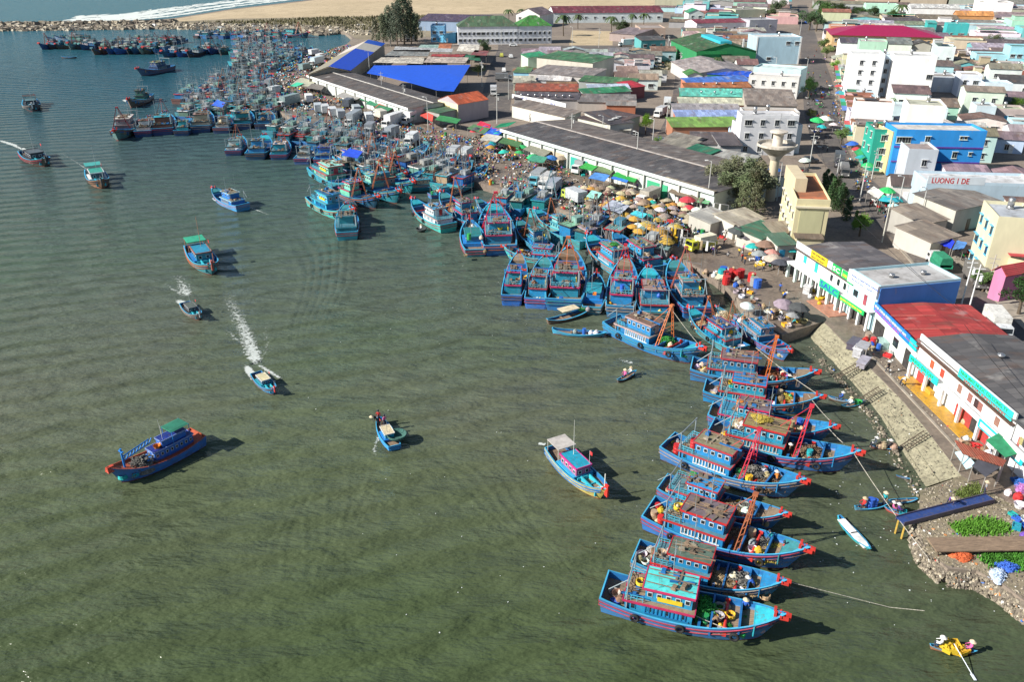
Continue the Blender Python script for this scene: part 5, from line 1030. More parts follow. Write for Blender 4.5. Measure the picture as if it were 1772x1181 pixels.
    if door and not wl and vy > 3:
        p = P[0].lerp(P[1], .3 + .4 * R.random()); ob('door', DR, root, R.choice((WHT, SKY_, (.2, .1, .06), TEAL)), (p.x, p.y, 0), 0)
    if roof == 'flat' and (tank if tank is not None else R.random() < .75): p = cen + Vector((w_ * R.uniform(-.25, .25), vy * R.uniform(.0, .3), 0)); ob('water_tank', TANK, root, (1, 1, 1), (p.x, p.y, h + .05), 0)
    if world and roof == 'flat' and R.random() < .55 and w_ > 4: x0 = w_ * R.uniform(.1, .5); part(root, 'roof_room', (x0, vy * .45, h + .06, x0 + w_ * .35, vy * .85, h + 2.4), 'wall_paint', tuple(v * .95 for v in wc)); part(root, 'roof_slab', (x0 - .3, vy * .45 - .3, h + 2.403, x0 + w_ * .35 + .3, vy * .85 + .3, h + 2.52), 'concrete', (.5, .45, .4))
    if world and roof == 'flat' and R.random() < .5: part(root, 'roof_awning', (w_ * .05, vy * .05, h + 1.9, w_ * .9, vy * .4, h + 1.96), 'sheet_roof', R.choice(((.05, .25, .12), (.3, .28, .26), (.4, .15, .08), (.1, .3, .5), (.5, .5, .48))))
    root['w'] = w_; root['d'] = vy; root['h'] = h; return root
def part(root, nme, box, mat, col=(1, 1, 1)): return ob(nme, MB().box(*box).mesh(nme, mat), root, col)
def lettering(root, s, size, x, z, mat, y=-.13, w_=None, side=False):
    cu = bpy.data.curves.new('lettering', 'FONT'); cu.body = s; cu.size = size; cu.extrude = .015; cu.offset = size * .012; cu.align_x = 'LEFT'; cu.resolution_u = 2
    o = bpy.data.objects.new('t', cu); COL.objects.link(o); dg = bpy.context.evaluated_depsgraph_get(); me = bpy.data.meshes.new_from_object(o.evaluated_get(dg)); bpy.data.objects.remove(o); me.materials.clear(); me.materials.append(MT[mat])
    if w_: xs = [v.co.x for v in me.vertices]; k = w_ / (max(xs) - min(xs) + .001); me.transform(Matrix.Scale(k, 4, (1, 0, 0)))
    t2 = ob('lettering', me, root, (1, 1, 1), (x, y, z)); t2.rotation_euler = (pi / 2, 0, 0); return t2
ROADS = []
# ---- quay-front shops (facades face the harbour)
S1 = B('white two-storey shop row with yellow and green signs and dark grey roof', (1372, 478), (1459, 539), 11.5, 6.0, 'gx', (.78, .78, .75), (.12, .11, .115), .5, gz=0, name='shop', door=False)
W1 = S1['w']
part(S1, 'ledge', (-.3, -1.3, 3.0, W1, 0, 3.25), 'wall_paint', WHT); part(S1, 'fascia', (-.2, -.16, 6.0, W1, 0, 7.35), 'wall_paint', WHT); part(S1, 'cornice', (-.2, -.4, 5.75, W1, -.0, 5.95), 'boat_paint', (.1, .07, .06))
for k in range(7): part(S1, 'pillar', (k * W1 / 6.2 - .25, -1.2, 0, k * W1 / 6.2 + .2, -.8, 3.0), 'wall_paint', (.62, .74, .68))
for k in range(6): part(S1, 'opening', (k * W1 / 6.2 + .5, -.05, 0, (k + 1) * W1 / 6.2 - .6, .02, 2.7), 'opening', (1, 1, 1))
for x, z, hh in ((2.2, 4.0, 1.4), (5.4, 3.6, 1.9)): part(S1, 'shutter', (x, -.06, z, x + .8, .0, z + hh), 'boat_paint', (.02, .5, .42))
for x in (9.6, 11.4, 13.0): part(S1, 'window', (x, -.05, 3.9, x + .6, .0, 5.1), 'pane', (1, 1, 1))
sg = part(S1, 'sign', (4.2, -.32, 5.9, 8.6, -.17, 7.5), 'plastic', (.75, .6, .03)); lettering(sg, 'CAFE SONG BIEN', .55, 4.4, 6.9, 'brown_letter', -.335, 3.6); lettering(sg, 'NUOC GIAI KHAT', .45, 4.5, 6.2, 'brown_letter', -.335, 3.4)
sg = part(S1, 'sign', (10.0, -.3, 5.7, 12.2, -.17, 7.5), 'plastic', (.02, .42, .1)); lettering(sg, 'SC', 1.2, 10.2, 6.3, 'white_letter', -.315, 1.7)
sg = part(S1, 'sign', (12.5, -.3, 5.7, 15.2, -.17, 7.4), 'plastic', (.02, .42, .1)); lettering(sg, 'HAI SAN', .8, 12.7, 6.3, 'yellow_letter', -.315, 2.3)
sg = part(S1, 'sign', (9.2, -1.42, 2.7, 14.2, -1.31, 4.2), 'plastic', (.02, .5, .22)); lettering(sg, 'SALC', 1.5, 9.4, 2.95, 'blue_letter', -1.43, 4.4)
part(S1, 'porch_floor', (9.5, -3.2, 0, 15.5, -.1, .12), 'boat_paint', (.45, .2, .13))
S2 = B('light blue shop with flat grey roof and deep blue side wall', (1460, 540), (1507, 573), 12.5, 8.0, 'flat', (.45, .68, .74), (.42, .41, .4), gz=0, name='shop', door=False, tank=False)
W2 = S2['w']; part(S2, 'side_wall', (W2 - .02, .1, 3.5, W2 + .09, 12.4, 8.1), 'wall_paint', (.06, .2, .55)); part(S2, 'sign_board', (-.2, -.35, 6.2, W2, -.05, 8.5), 'plastic', (.66, .74, .76)); lettering(S2, 'KHACH SAN NHA HANG', .5, .6, 7.6, 'blue_letter', -.37, 6); lettering(S2, 'PHONG LANH', .4, .8, 6.9, 'blue_letter', -.37, 5)
sg = part(S2, 'sign', (-.1, -1.1, 2.6, W2 - .8, -.98, 3.5), 'plastic', (.02, .5, .12)); lettering(sg, 'QUAN COM BINH DAN', .55, .1, 2.85, 'yellow_letter', -1.12, W2 - 1.4)
part(S2, 'window', (1.3, -.06, 4.1, 2.3, 0, 5.3), 'pane'); part(S2, 'door', (3.7, -.06, 3.6, 4.4, 0, 5.6), 'boat_paint', (.3, .05, .07)); part(S2, 'balcony', (-.1, -1.0, 3.5, W2, 0, 3.65), 'wall_paint', WHT)
for k in range(4): part(S2, 'pillar', (.1 + k * (W2 - .5) / 3, -.9, 0, .45 + k * (W2 - .5) / 3, -.6, 3.5), 'wall_paint', WHT)
part(S2, 'opening', (.8, -.05, 0, W2 - 1, .02, 2.5), 'opening')
for k in (4.0, 9.0): ob('roof_vent', FAN, S2, (1, 1, 1), (W2 * .5, k, 8.05))
S3 = B('white single-storey shop under a broad red sheet roof with blue sign', (1508, 574), (1578, 649), 12.5, 4.4, 'gx', (.72, .76, .7), (.4, .05, .045), .45, gz=0, name='shop', door=False)
W3 = S3['w']; sg = part(S3, 'sign', (-.2, -.3, 3.7, W3 - 2.0, -.15, 5.1), 'plastic', (.02, .2, .65)); lettering(sg, 'SUA CHUA DIEN LANH MAY NO', .62, .1, 4.35, 'white_letter', -.315, W3 - 3); lettering(sg, 'DIEN THOAI 0252', .42, .3, 3.8, 'pink_letter', -.315, W3 - 5)
sg = part(S3, 'sign', (W3 - 1.9, -.3, 3.7, W3, -.15, 5.0), 'plastic', (.02, .55, .6)); part(S3, 'window', (6.2, -.06, 1.3, 7.6, 0, 2.7), 'pane'); part(S3, 'door', (9.6, -.06, 0, 11.0, 0, 2.8), 'opening'); part(S3, 'garage_door', (11.6, -.06, 0, W3 - .6, 0, 2.8), 'boat_paint', (.55, .66, .55)); part(S3, 'opening', (.6, -.05, 0, 3.4, .02, 2.6), 'opening'); part(S3, 'counter', (3.8, -.9, 0, 5.6, -.1, 1.2), 'boat_paint', (.3, .45, .42))
for k in (4, 8): part(S3, 'roof_seam', (k - .04, 0, 4.9, k + .04, 6, 4.95), 'boat_paint', (.6, .2, .15))
S4 = B('long white two-storey shop with turquoise signs and dark slate sheet roof', (1579, 651), (1736, 800), 11.5, 6.6, 'gx', (.78, .78, .76), (.11, .105, .105), .6, gz=0, name='shop', door=False)
W4 = S4['w']; part(S4, 'fascia', (-.1, -.18, 6.6, W4, 0, 7.6), 'wall_paint', WHT); part(S4, 'cornice', (-.1, -.5, 5.75, W4, -.0, 6.0), 'boat_paint', (.11, .06, .045)); part(S4, 'balcony', (-.1, -.9, 3.1, W4, -.02, 3.3), 'wall_paint', WHT); part(S4, 'balcony_wall', (7.2, -.9, 3.3, W4, -.78, 3.9), 'wall_paint', WHT)
sg = part(S4, 'sign', (8.4, -.3, 6.15, W4 - .4, -.19, 7.5), 'plastic', (.03, .55, .5)); lettering(sg, 'NHA MAY NUOC DA CONG TY', .75, 8.8, 6.85, 'green_letter', -.315, W4 - 10); lettering(sg, 'SAN XUAT KINH DOANH', .55, 9.6, 6.2, 'red_letter', -.315, W4 - 11)
sg = part(S4, 'sign', (.1, -1.05, 2.9, 6.4, -.93, 4.1), 'plastic', (.02, .55, .5)); lettering(sg, 'NUOC DA CAY', .7, .5, 3.45, 'green_letter', -1.07, 5); lettering(sg, 'BAN SI LE', .4, .8, 3.0, 'red_letter', -1.07, 4.4)
for a in (14.6, 18.6): s_ = part(S4, 'sign', (a, -1.05, 2.7, a + 3.4, -.95, 3.9), 'plastic', (.02, .5, .62)); part(s_, 'poster', (a + .35, -1.07, 2.95, a + 3.0, -1.06, 3.65), 'plastic', WHT)
for x, c in ((2.8, (.5, .1, .04)), (5.0, (.5, .06, .03)), (8.6, (.3, .15, .11)), (10.6, (.3, .12, .1)), (11.8, (.06, .03, .03)), (12.5, (.3, .12, .1)), (15.5, (.3, .15, .11)), (19.4, (.4, .12, .11))): part(S4, 'shutter', (x, -.05, 3.7, x + .75, 0, 5.0), 'boat_paint', c)
for x in (.9, 9.2, 10.6, 13.8): part(S4, 'folding_door', (x, -.06, 0, x + 1.6, 0, 2.7), 'boat_paint', (.42, .05, .05))
for x in (2.6, 11.2, 17.2, 19.8): part(S4, 'opening', (x, -.05, 0, x + 1.9, .02, 2.6), 'opening')
for k in range(6): part(S4, 'pillar', (k * W4 / 5.2 + .02, -.85, 0, k * W4 / 5.2 + .36, -.55, 3.1), 'wall_paint', WHT)
part(S4, 'porch_floor', (.2, -2.0, 0, 14.2, -.1, .14), 'boat_paint', (.55, .3, .03)); part(S4, 'ramp', (3.0, -.6, .15, 5.0, -.1, .9), 'boat_paint', (.6, .34, .04))
for k in (6, 15): ob('roof_vent', FAN, S4, (1, 1, 1), (k, 6, 7.1))
S5 = B('white shop with balcony laundry, green awning and pink doors at the frame edge', (1738, 802), (1850, 915), 11, 6.2, 'gx', (.78, .76, .78), (.1, .1, .1), .5, gz=0, name='shop', door=False)
part(S5, 'ledge', (0, -1.0, 3.3, S5['w'], 0, 3.45), 'wall_paint', WHT); part(S5, 'balcony_wall', (0, -1.0, 3.45, S5['w'], -.9, 4.2), 'wall_paint', WHT); part(S5, 'door', (6.4, -.06, 0, 8.4, 0, 2.4), 'boat_paint', (.6, .03, .12)); part(S5, 'door', (9.2, -.06, 0, 10.8, 0, 2.4), 'boat_paint', (.6, .03, .15))
for k, c in ((1.6, (.4, .35, .15)), (2.2, (.05, .05, .05)), (2.9, (.6, .2, .05)), (3.2, (.03, .4, .5))): part(S5, 'laundry', (k, -.5, 4.3, k + .5, -.46, 5.3), 'cloth', c)
for o_, k_ in ((S1, .8), (S2, .78), (S3, .86), (S4, .76), (S5, .82)): o_.scale[2] = k_
# ---- shacks on the promenade
def polyroof(name, pts, zs, col, label, cat, post=True, mat='cloth', sag=0.0, group=None, pcol=(.3, .28, .25)):
    zs = zs if isinstance(zs, (list, tuple)) else [zs] * len(pts)
    P = [G(p[0], p[1], LZ + z) for p, z in zip(pts, zs)]; c = sum(P, Vector()) / len(P); lo = [p - c for p in P]
    root = bpy.data.objects.new(name, None); COL.objects.link(root); root.location = (c.x, c.y, LZ)
    mb = MB(); k = 6
    if len(P) == 4:
        V = []
        for i in range(k + 1):
            for j in range(k + 1):
                a, b2 = i / k, j / k; p = (lo[0].lerp(lo[1], a)).lerp(lo[3].lerp(lo[2], a), b2); p.z += c.z - LZ - sag * 16 * a * (1 - a) * b2 * (1 - b2) + R.uniform(-.05, .05) * (sag > 0); V.append(tuple(p))
        f = [(i * (k + 1) + j, (i + 1) * (k + 1) + j, (i + 1) * (k + 1) + j + 1, i * (k + 1) + j + 1) for i in range(k) for j in range(k)]; m_ = len(V)
        mb.add(V + [(x, y, z - .05) for x, y, z in V], f + [tuple(q + m_ for q in ff[::-1]) for ff in f])
    else:
        q = [(p.x, p.y, p.z + c.z - LZ) for p in lo]; n = len(q); mb.add(q + [(x, y, z - .1) for x, y, z in q], [tuple(range(n)), tuple(range(2 * n - 1, n - 1, -1))] + [(i, (i + 1) % n, n + (i + 1) % n, n + i) for i in range(n)])
    ob('sheet_cover' if mat == 'cloth' else 'roof', mb.mesh('sheet_cover' if mat == 'cloth' else 'roof', mat), root, col)
    if post:
        for p in lo:
            q = p * .93; ob('post', MB().tube((q.x, q.y, 0), (q.x, q.y, p.z + c.z - LZ - .05), .06, n=5).mesh('post', 'metal_paint'), root, pcol)
    if label: tag(root, label, cat, group)
    else: pend(root, *cat)
    return root
polyroof('shed_roof', [(1666, 786), (1735, 808), (1742, 797), (1652, 762)], [2.2, 2.5, 2.7, 2.4], (.28, .07, .04), 'rusty red sheet roof of the promenade shack', 'shack roof', mat='sheet_roof')
polyroof('shed_roof', [(1682, 806), (1706, 826), (1736, 806), (1700, 788)], [2.0, 2.0, 2.3, 2.3], (.06, .06, .075), 'dark slate panel roof leaning below the rusty one', 'shack roof', mat='cloth')
polyroof('awning', [(1706, 762), (1740, 792), (1766, 784), (1728, 750)], [2.8, 2.6, 3.0, 3.2], (.02, .2, .09), 'green awning in front of the pink doors', 'awning')
polyroof('awning', [(1480, 598), (1500, 606), (1508, 594), (1490, 588)], [1.6, 1.6, 1.8, 1.8], (.3, .3, .32), 'grey tarpaulin over goods at the top of the slope', 'tarpaulin')
polyroof('awning', [(1652, 783), (1672, 812), (1690, 806), (1668, 780)], [1.0, .9, 1.6, 1.7], (.4, .6, .68), 'white and blue side sheet of the promenade shack', 'tarpaulin', post=False)
# ---- landmark buildings
T1 = B('cream three-storey tower block with terracotta roof terrace', (1379, 350), (1437, 352), (1359, 303), 9.2, 'flat', (.62, .55, .33), (.36, .13, .06), name='building', tank=False, door=False, wl=(5, 2, 3.2))
w_, d_ = T1['w'], T1['d']; part(T1, 'panel', (.8, -.08, 1.0, w_ - .8, 0, 7.8), 'wall_paint', (.48, .46, .27)); part(T1, 'ledge', (-.2, -.35, 8.3, w_ + .2, -.02, 8.6), 'wall_paint', (.62, .55, .4)); part(T1, 'stair_house', (.6, 6.0, 9.25, w_ - 2.8, d_ - 2.0, 11.6), 'wall_paint', (.6, .5, .33)); part(T1, 'terrace_floor', (.5, .5, 9.26, w_ - .5, 3.0, 9.3), 'concrete', (.45, .14, .06))
B('low brown-roofed annexe at the foot of the cream tower', (1379, 412), (1422, 414), 7, 3.6, 'shed', (.5, .45, .3), (.17, .13, .1), .8, name='house')
YH = B('yellow gabled market house with orange roof and shop signs', (793, 181), (845, 172), (758, 172), 5.2, 'gx', (.62, .55, .28), (.62, .13, .05), 1.8, name='building', cat='building', door=False, wm_='wall_paint', over=.1)
[setattr(c_, 'color', (.42, .36, .38, 1)) for c_ in YH.children if c_.name.startswith('wall')]
lf = YH; d0 = Vector((0, 0, 0))
def leftface(root):
    """an Empty-free frame: returns (origin, angle, length) of the left wall in local coordinates"""
    v = root['v'] if 'v' in root else None
# sign on the left gable
me = MB().box(0, -.1, 0, 5.2, 0, 2.6).mesh('sign', 'plastic')
A0, C0 = G(793, 181, LZ + 5.2), G(758, 172, LZ + 5.2)
dl = (A0 - C0); dl.z = 0; rot = atan2(dl.y, dl.x)
sgn_ = tag(ob('gable_panel', MB().box(.1, -.12, .2, dl.length - .1, -.03, 5.1).mesh('gable_panel', 'wall_paint'), None, (.8, .72, .42), (C0.x, C0.y, LZ), rot), 'pale yellow sign wall on the gable of the orange-roofed market house', 'sign')
s_ = part(sgn_, 'poster', (1.2, -.2, 2.4, 4.0, -.13, 4.4), 'plastic', (.5, .3, .08)); lettering(s_, 'CHO LAGI', .8, 4.1, 3.6, 'brown_letter', -.21, 2.4); lettering(s_, 'HAI SAN TUOI', .5, 2.4, 1.5, 'brown_letter', -.21, 3.6)
for k in range(3): part(s_, 'strip', (1.5 + .8 * k, -.23, 2.5, 1.7 + .8 * k, -.21, 4.3), 'plastic', (.08, .07, .05))
# market halls
MH = B('long low market hall with charcoal front slope and grey back slope', (871, 225), (1237, 333), 22, 4.4, 'gx', (.5, .56, .52), (.085, .08, .082), .75, name='market_hall', door=False, over=.6)
MBK = MB().add([(-.5, 11.2, 5.235), (MH['w'] + .5, 11.2, 5.235), (MH['w'] + .5, 22.55, 4.46), (-.5, 22.55, 4.46), (-.5, 10.9, 5.235), (MH['w'] + .5, 10.9, 5.235)], [(0, 1, 2, 3), (4, 5, 1, 0)]); ob('back_slope', MBK.mesh('back_slope', 'sheet_roof'), MH, (.17, .145, .13)); part(MH, 'ridge_cap', (-.5, 10.7, 5.2, MH['w'] + .5, 11.2, 5.33), 'concrete', (.4, .36, .33)); part(MH, 'fascia', (-.5, -.75, 4.0, MH['w'] + .4, -.65, 4.75), 'wall_paint', (.6, .66, .64)); part(MH, 'patched_sheets', (MH['w'] * .82, -.6, 4.72, MH['w'] + .55, .1, 4.78), 'sheet_roof', (.3, .25, .18))
for k in range(14): part(MH, 'pillar', (1 + k * MH['w'] / 14, -.5, 0, 1.3 + k * MH['w'] / 14, -.2, 4.1), 'wall_paint', (.5, .5, .46))
for k, c in enumerate(((.5, .2, .06), WHT, (.5, .42, .3), (.03, .35, .28), WHT, (.5, .5, .45), (.05, .4, .2), WHT)): part(MH, 'stall_front', (2 + k * MH['w'] / 8.4, -.14, 0, 2 + (k + .7) * MH['w'] / 8.4, -.06, 2.9), 'wall_paint', c)
M2 = B('second market hall, dark weathered roof running behind the trucks', (534, 131), (708, 188), 16, 4.2, 'gx', (.6, .63, .6), (.1, .09, .085), .8, name='market_hall', door=False, over=.5)
part(M2, 'fascia', (-.4, -.65, 3.8, M2['w'] + .3, -.55, 4.5), 'wall_paint', WHT); part(M2, 'ridge_cap', (-.4, 7.8, 5.0, M2['w'] + .4, 8.2, 5.18), 'concrete', (.5, .48, .44))
for k in range(10): part(M2, 'pillar', (1 + k * M2['w'] / 10, -.4, 0, 1.3 + k * M2['w'] / 10, -.1, 4.0), 'wall_paint', (.5, .5, .46))
B('green low roof between the second hall and the yellow market house', (718, 186), (760, 196), 10, 3.4, 'shed', (.3, .3, .28), (.05, .12, .07), .5, name='house')
M3 = B('striped hall of blue and cream roof panels running to the basin', (534, 129), (604, 122), (611, 79), 5.0, 'gy', (.45, .38, .3), (.4, .34, .25), 2.0, name='market_hall', door=False, over=.6)
A0, B0, C0 = G(534, 129, LZ + 5), G(604, 122, LZ + 5), G(611, 79, LZ + 5)
A0.z = B0.z = C0.z = 0; vv = C0 - A0; mid = (A0 + B0) / 2
def panel(k0, k1, side, col):
    e = (B0 if side > 0 else A0); ee = e + (e - mid).normalized() * .65; mb = MB(); q = [ee + vv * k0, mid + vv * k0, mid + vv * k1, ee + vv * k1]; zz = (LZ + 4.99, LZ + 7.16, LZ + 7.16, LZ + 4.99)
    V = [(p.x, p.y, z) for p, z in zip(q, zz)]; mb.add(V + [(x, y, z - .05) for x, y, z in V], [(0, 1, 2, 3), (7, 6, 5, 4), (0, 4, 5, 1), (1, 5, 6, 2), (2, 6, 7, 3), (3, 7, 4, 0)])
    o = ob('roof_panel', mb.mesh('roof_panel', 'metal_paint'), M3, col); o.matrix_parent_inverse = Matrix.Translation(M3.location).inverted() if False else (Matrix.Translation(M3.location) @ Matrix.Rotation(M3.rotation_euler[2], 4, 'Z')).inverted()
panel(.0, .62, 1, (.008, .07, .62)); panel(.62, .86, 1, (.62, .56, .45)); panel(.86, 1.0, 1, (.01, .1, .6)); panel(.6, .92, -1, (.6, .52, .46)); panel(0, .6, -1, (.32, .28, .2))
b_ = [(635, 126), (662, 131), (711, 143), (757, 156), (785, 158), (800, 135), (814, 112), (730, 112.5), (647, 113)]
polyroof('market_canopy', b_, [6, 5.6, 5.4, 5.2, 5.0, 6.0, 6.6, 6.8, 6.6], (.01, .09, .62), 'broad royal blue canopy roof of the covered market', 'market canopy', mat='metal_paint')
for i, (pp, c, zz, l) in enumerate(((((645, 108), (732, 110), (735, 99), (660, 99)), (.5, .46, .38), 5, 'cream sheet roof behind the blue canopy'), (((665, 96), (740, 97), (745, 86), (680, 86)), (.2, .21, .2), 5, 'grey sheet roof behind the cream one'), (((732, 108), (805, 109), (812, 99), (742, 97)), (.45, .38, .32), 5, 'tan patched roof behind the blue canopy'), (((745, 97), (800, 98), (806, 94), (748, 93)), (.4, .04, .04), 5.2, 'narrow red roof strip behind the blue canopy'), (((680, 88), (782, 90), (784, 84), (684, 80)), (.45, .46, .46), 5, 'long pale grey roof by the casuarinas'), (((790, 88), (828, 90), (830, 77), (796, 76)), (.62, .58, .5), 5, 'white roof by the street'), (((814, 95), (842, 96), (846, 88), (822, 86)), (.2, .06, .06), 5, 'maroon roof by the street'), (((802, 103), (832, 105), (830, 96), (806, 94)), (.02, .16, .08), 4, 'dark green roof by the street'), (((722, 84), (760, 85), (762, 77), (728, 77)), (.3, .45, .4), 4.6, 'pale green roof by the casuarinas'), (((758, 84), (780, 84), (782, 75), (760, 75)), (.5, .17, .07), 4.8, 'small orange roof by the casuarinas'), (((612, 90), (640, 92), (646, 84), (624, 84)), (.5, .48, .4), 4, 'cream awning beside the striped hall'))):
    polyroof('sheet_roofed_stall', list(pp), zz, c, l, 'stall roof', mat='sheet_roof')
# centre-top
E13 = B('long white two-storey building with green hip roof, west half', (792, 46), (896, 45), 14, 8.6, 'hip', (.72, .73, .75), (.07, .13, .07), 4.5, (13, 2, 2.0), name='building', door=False)
B('long white two-storey building with brighter green hip roof, east half', (897, 45), (955, 44), 14, 8.6, 'hip', (.72, .73, .75), (.05, .22, .04), 4.5, (7, 2, 2.0), name='building', door=False)
B('pale blue two-storey house beside the white building', (745, 46), (769, 46), 12, 7.5, 'flat', (.2, .48, .75), (.5, .5, .5), win=(2, 2), name='house')
B('sky blue low wing with stair beside the white building', (762, 60), (788, 61), 8, 3.6, 'shedl', (.15, .5, .75), (.3, .5, .65), 1.4, name='house')
B('dark purple-roofed warehouse at the edge of the sand', (724, 35), (834, 38), 34, 5.5, 'gx', (.3, .4, .55), (.09, .065, .11), 2.5, name='warehouse', door=False)
B('grey-roofed villa with palms by the sand', (893, 24), (934, 26), 18, 7, 'gy', (.6, .58, .55), (.2, .15, .16), 3.5, (3, 2), name='house')
B('long white warehouse with maroon roof and green ridge', (958, 22), (1148, 21), 30, 6.0, 'gx', (.6, .66, .66), (.16, .035, .05), 3, (12, 1, 3), name='warehouse', door=False)
B('small brown-fronted house by the dry field', (1108, 50), (1152, 50), 20, 5, 'flat', (.4, .3, .24), (.35, .3, .27), win=(4, 1), name='house')
B('mauve-roofed shed by the dry field', (1055, 57), (1100, 60), 22, 3.8, 'shed', (.35, .28, .26), (.25, .2, .21), 1.2, name='house')
B('turquoise-fronted workshop with dark roof', (1110, 70), (1152, 69), 10, 4, 'shed', (.1, .35, .35), (.1, .1, .1), 1, (3, 1), name='workshop')
B('white long house with windows and maroon roof below the sand', (1206, 40), (1294, 38), 16, 6, 'gx', (.7, .66, .68), (.2, .04, .06), 1.5, (6, 1, 3), name='house', door=False)
B('white-gabled house with bright green roof', (1192, 22), (1218, 22), 14, 7, 'gy', (.65, .68, .66), (.02, .24, .12), 2, (2, 2), name='house')
B('white house with maroon roof next to the green one', (1222, 22), (1256, 24), 14, 6, 'gx', (.62, .62, .62), (.17, .04, .06), 2, (3, 1), name='house')
B('pale yellow-green house with two windows', (1273, 18), (1325, 17), 16, 7.5, 'flat', (.55, .58, .42), (.3, .28, .26), win=(3, 1, 3), name='house')
B('mauve-grey house with brown gable below the pale green one', (1298, 36), (1346, 35), 14, 7, 'flat', (.42, .42, .47), (.35, .35, .36), win=(2, 1, 4), name='house')
GW = B('green gabled warehouse with turquoise ridge vent', (1206, 89), (1309, 88), 42, 6.5, 'gy', (.02, .2, .07), (.045, .11, .04), 3.0, name='warehouse', door=False)
part(GW, 'ridge_vent', (GW['w'] / 2 - 2.4, 2, 9.1, GW['w'] / 2 + 2.4, 30, 10.2), 'cyan_paint'); part(GW, 'fascia', (.2, -.5, 5.4, GW['w'] / 2, -.4, 6.7), 'boat_paint', (.02, .25, .07)); part(GW, 'flue', (GW['w'] * .8, 3, 7, GW['w'] * .8 + .6, 3.6, 11), 'metal_paint', WHT)
B('broad beige sheet roof in front of the green warehouse', (1200, 128), (1308, 127), 34, 4.2, 'gy', (.5, .47, .45), (.33, .29, .28), 2.0, name='warehouse', door=False)
PB = B('large pale blue wall block with white corner pilasters', (1310, 66), (1388, 66), 14, 10.5, 'flat', (.42, .60, .70), (.6, .6, .58), name='building', door=False, tank=True)
for x, z in ((13.5, 8.5), (17.2, 8.5), (6.0, 2.2)): ob('window', WW, PB, WHT, (x, 0, z))
for x in (.3, PB['w'] - .3): part(PB, 'pilaster', (x - .3, -.15, 0, x + .3, -.02, 10.9), 'wall_paint', WHT)
B('pale cyan stepped house with roof terrace', (1304, 118), (1386, 124), 10, 7.5, 'flat', (.5, .68, .68), (.5, .6, .58), win=(5, 2), name='house')
B('white two-storey house behind the brown roof', (1296, 132), (1383, 137), 7, 6.5, 'flat', (.66, .65, .62), (.5, .48, .45), win=(5, 2), name='house')
B('broad brown-grey sheet roof beside the main street', (1292, 181), (1379, 184), 19, 5.2, 'shed', (.4, .36, .32), (.24, .2, .17), 1.6, name='house')
B('white house with barred terrace under the brown roof', (1286, 196), (1384, 198), 6, 7.0, 'flat', (.62, .6, .57), (.4, .34, .28), win=(4, 2), name='house')
B('white upper house with two barred windows', (1284, 203), (1383, 204), 6, 9.2, 'flat', (.66, .66, .68), (.5, .5, .5), win=(4, 3), name='house')
B('plain pale grey block behind the water tower', (1281, 221), (1389, 220), 7, 6.6, 'flat', (.62, .62, .66), (.62, .6, .6), name='house', door=False, tank=True)
for fl, fr, d, h, rf_, wc, rc, lab in (((1190, 130), (1216, 130), 9, 4.5, 'gy', WHT, (.06, .2, .05), 'small white shed with moss green roof'), ((1214, 127), (1306, 134), 6, 4.2, 'shed', (.02, .14, .1), (.012, .07, .45), 'narrow royal blue roof by the white shed'),
 ((1192, 145), (1300, 140), 6, 4, 'shed', (.45, .17, .1), (.06, .16, .5), 'long cornflower blue roof above the orange strip'), ((1186, 152), (1299, 151), 4, 3.6, 'shed', (.4, .14, .06), (.4, .15, .06), 'narrow orange roof strip with turbine vents'), ((1180, 166), (1296, 168), 9, 3.6, 'shed', (.02, .16, .09), (.12, .5, .4), 'mint green roof with turbine vents'),
 ((1176, 180), (1292, 182), 6, 3.4, 'shed', (.4, .16, .09), (.5, .5, .38), 'pale roof above the brick wall'), ((1168, 194), (1284, 195), 8, 3.4, 'shed', (.36, .33, .33), (.3, .28, .29), 'grey tiled roof strip'), ((1172, 204), (1284, 204), 6, 3.2, 'shed', (.4, .15, .09), (.26, .34, .58), 'periwinkle roof strip with brick base'), ((1164, 220), (1282, 219), 8, 3.2, 'shed', (.36, .16, .09), (.2, .36, .08), 'lime green long roof'),
 ((1152, 238), (1196, 248), 7, 3.6, 'gx', (.6, .56, .5), (.22, .2, .17), 'brown gable beside the lime green roof'), ((1196, 248), (1246, 250), 9, 3.4, 'shed', (.5, .5, .48), (.12, .1, .1), 'dark ribbed roof below the lime green one'), ((1247, 252), (1283, 252), 10, 3.8, 'shed', (.3, .3, .3), (.1, .085, .09), 'dark purple-brown roof beside the pale grey block'),
 ((1128, 252), (1180, 262), 8, 3.2, 'shed', (.4, .37, .3), (.24, .22, .18), 'weathered roof behind the purple tarp'), ((1180, 262), (1218, 272), 5, 3.4, 'shed', (.35, .42, .2), (.02, .14, .08), 'dark green lean-to with yellow-green doors'),
 ((1216, 272), (1290, 286), 6, 3.2, 'shed', (.5, .52, .5), (.3, .3, .28), 'white-signed food stall row behind the market hall')):
    b_ = B(lab, fl, fr, d, h, rf_, wc, rc, 1.0, name='house', door=False)
    if 'vents' in lab:
        for k in (.3, .5, .75): ob('roof_vent', FAN, b_, (1, 1, 1), (b_['w'] * k, 2, h + .6))
    if 'white-signed' in lab:
        for x in (1.0, 6.0): s_ = part(b_, 'sign', (x, -.3, 2.4, x + 3.6, -.2, 3.6), 'plastic', WHT); lettering(s_, 'COM PHO', .6, x + .6, 2.8, 'red_letter', -.315, 2.4)
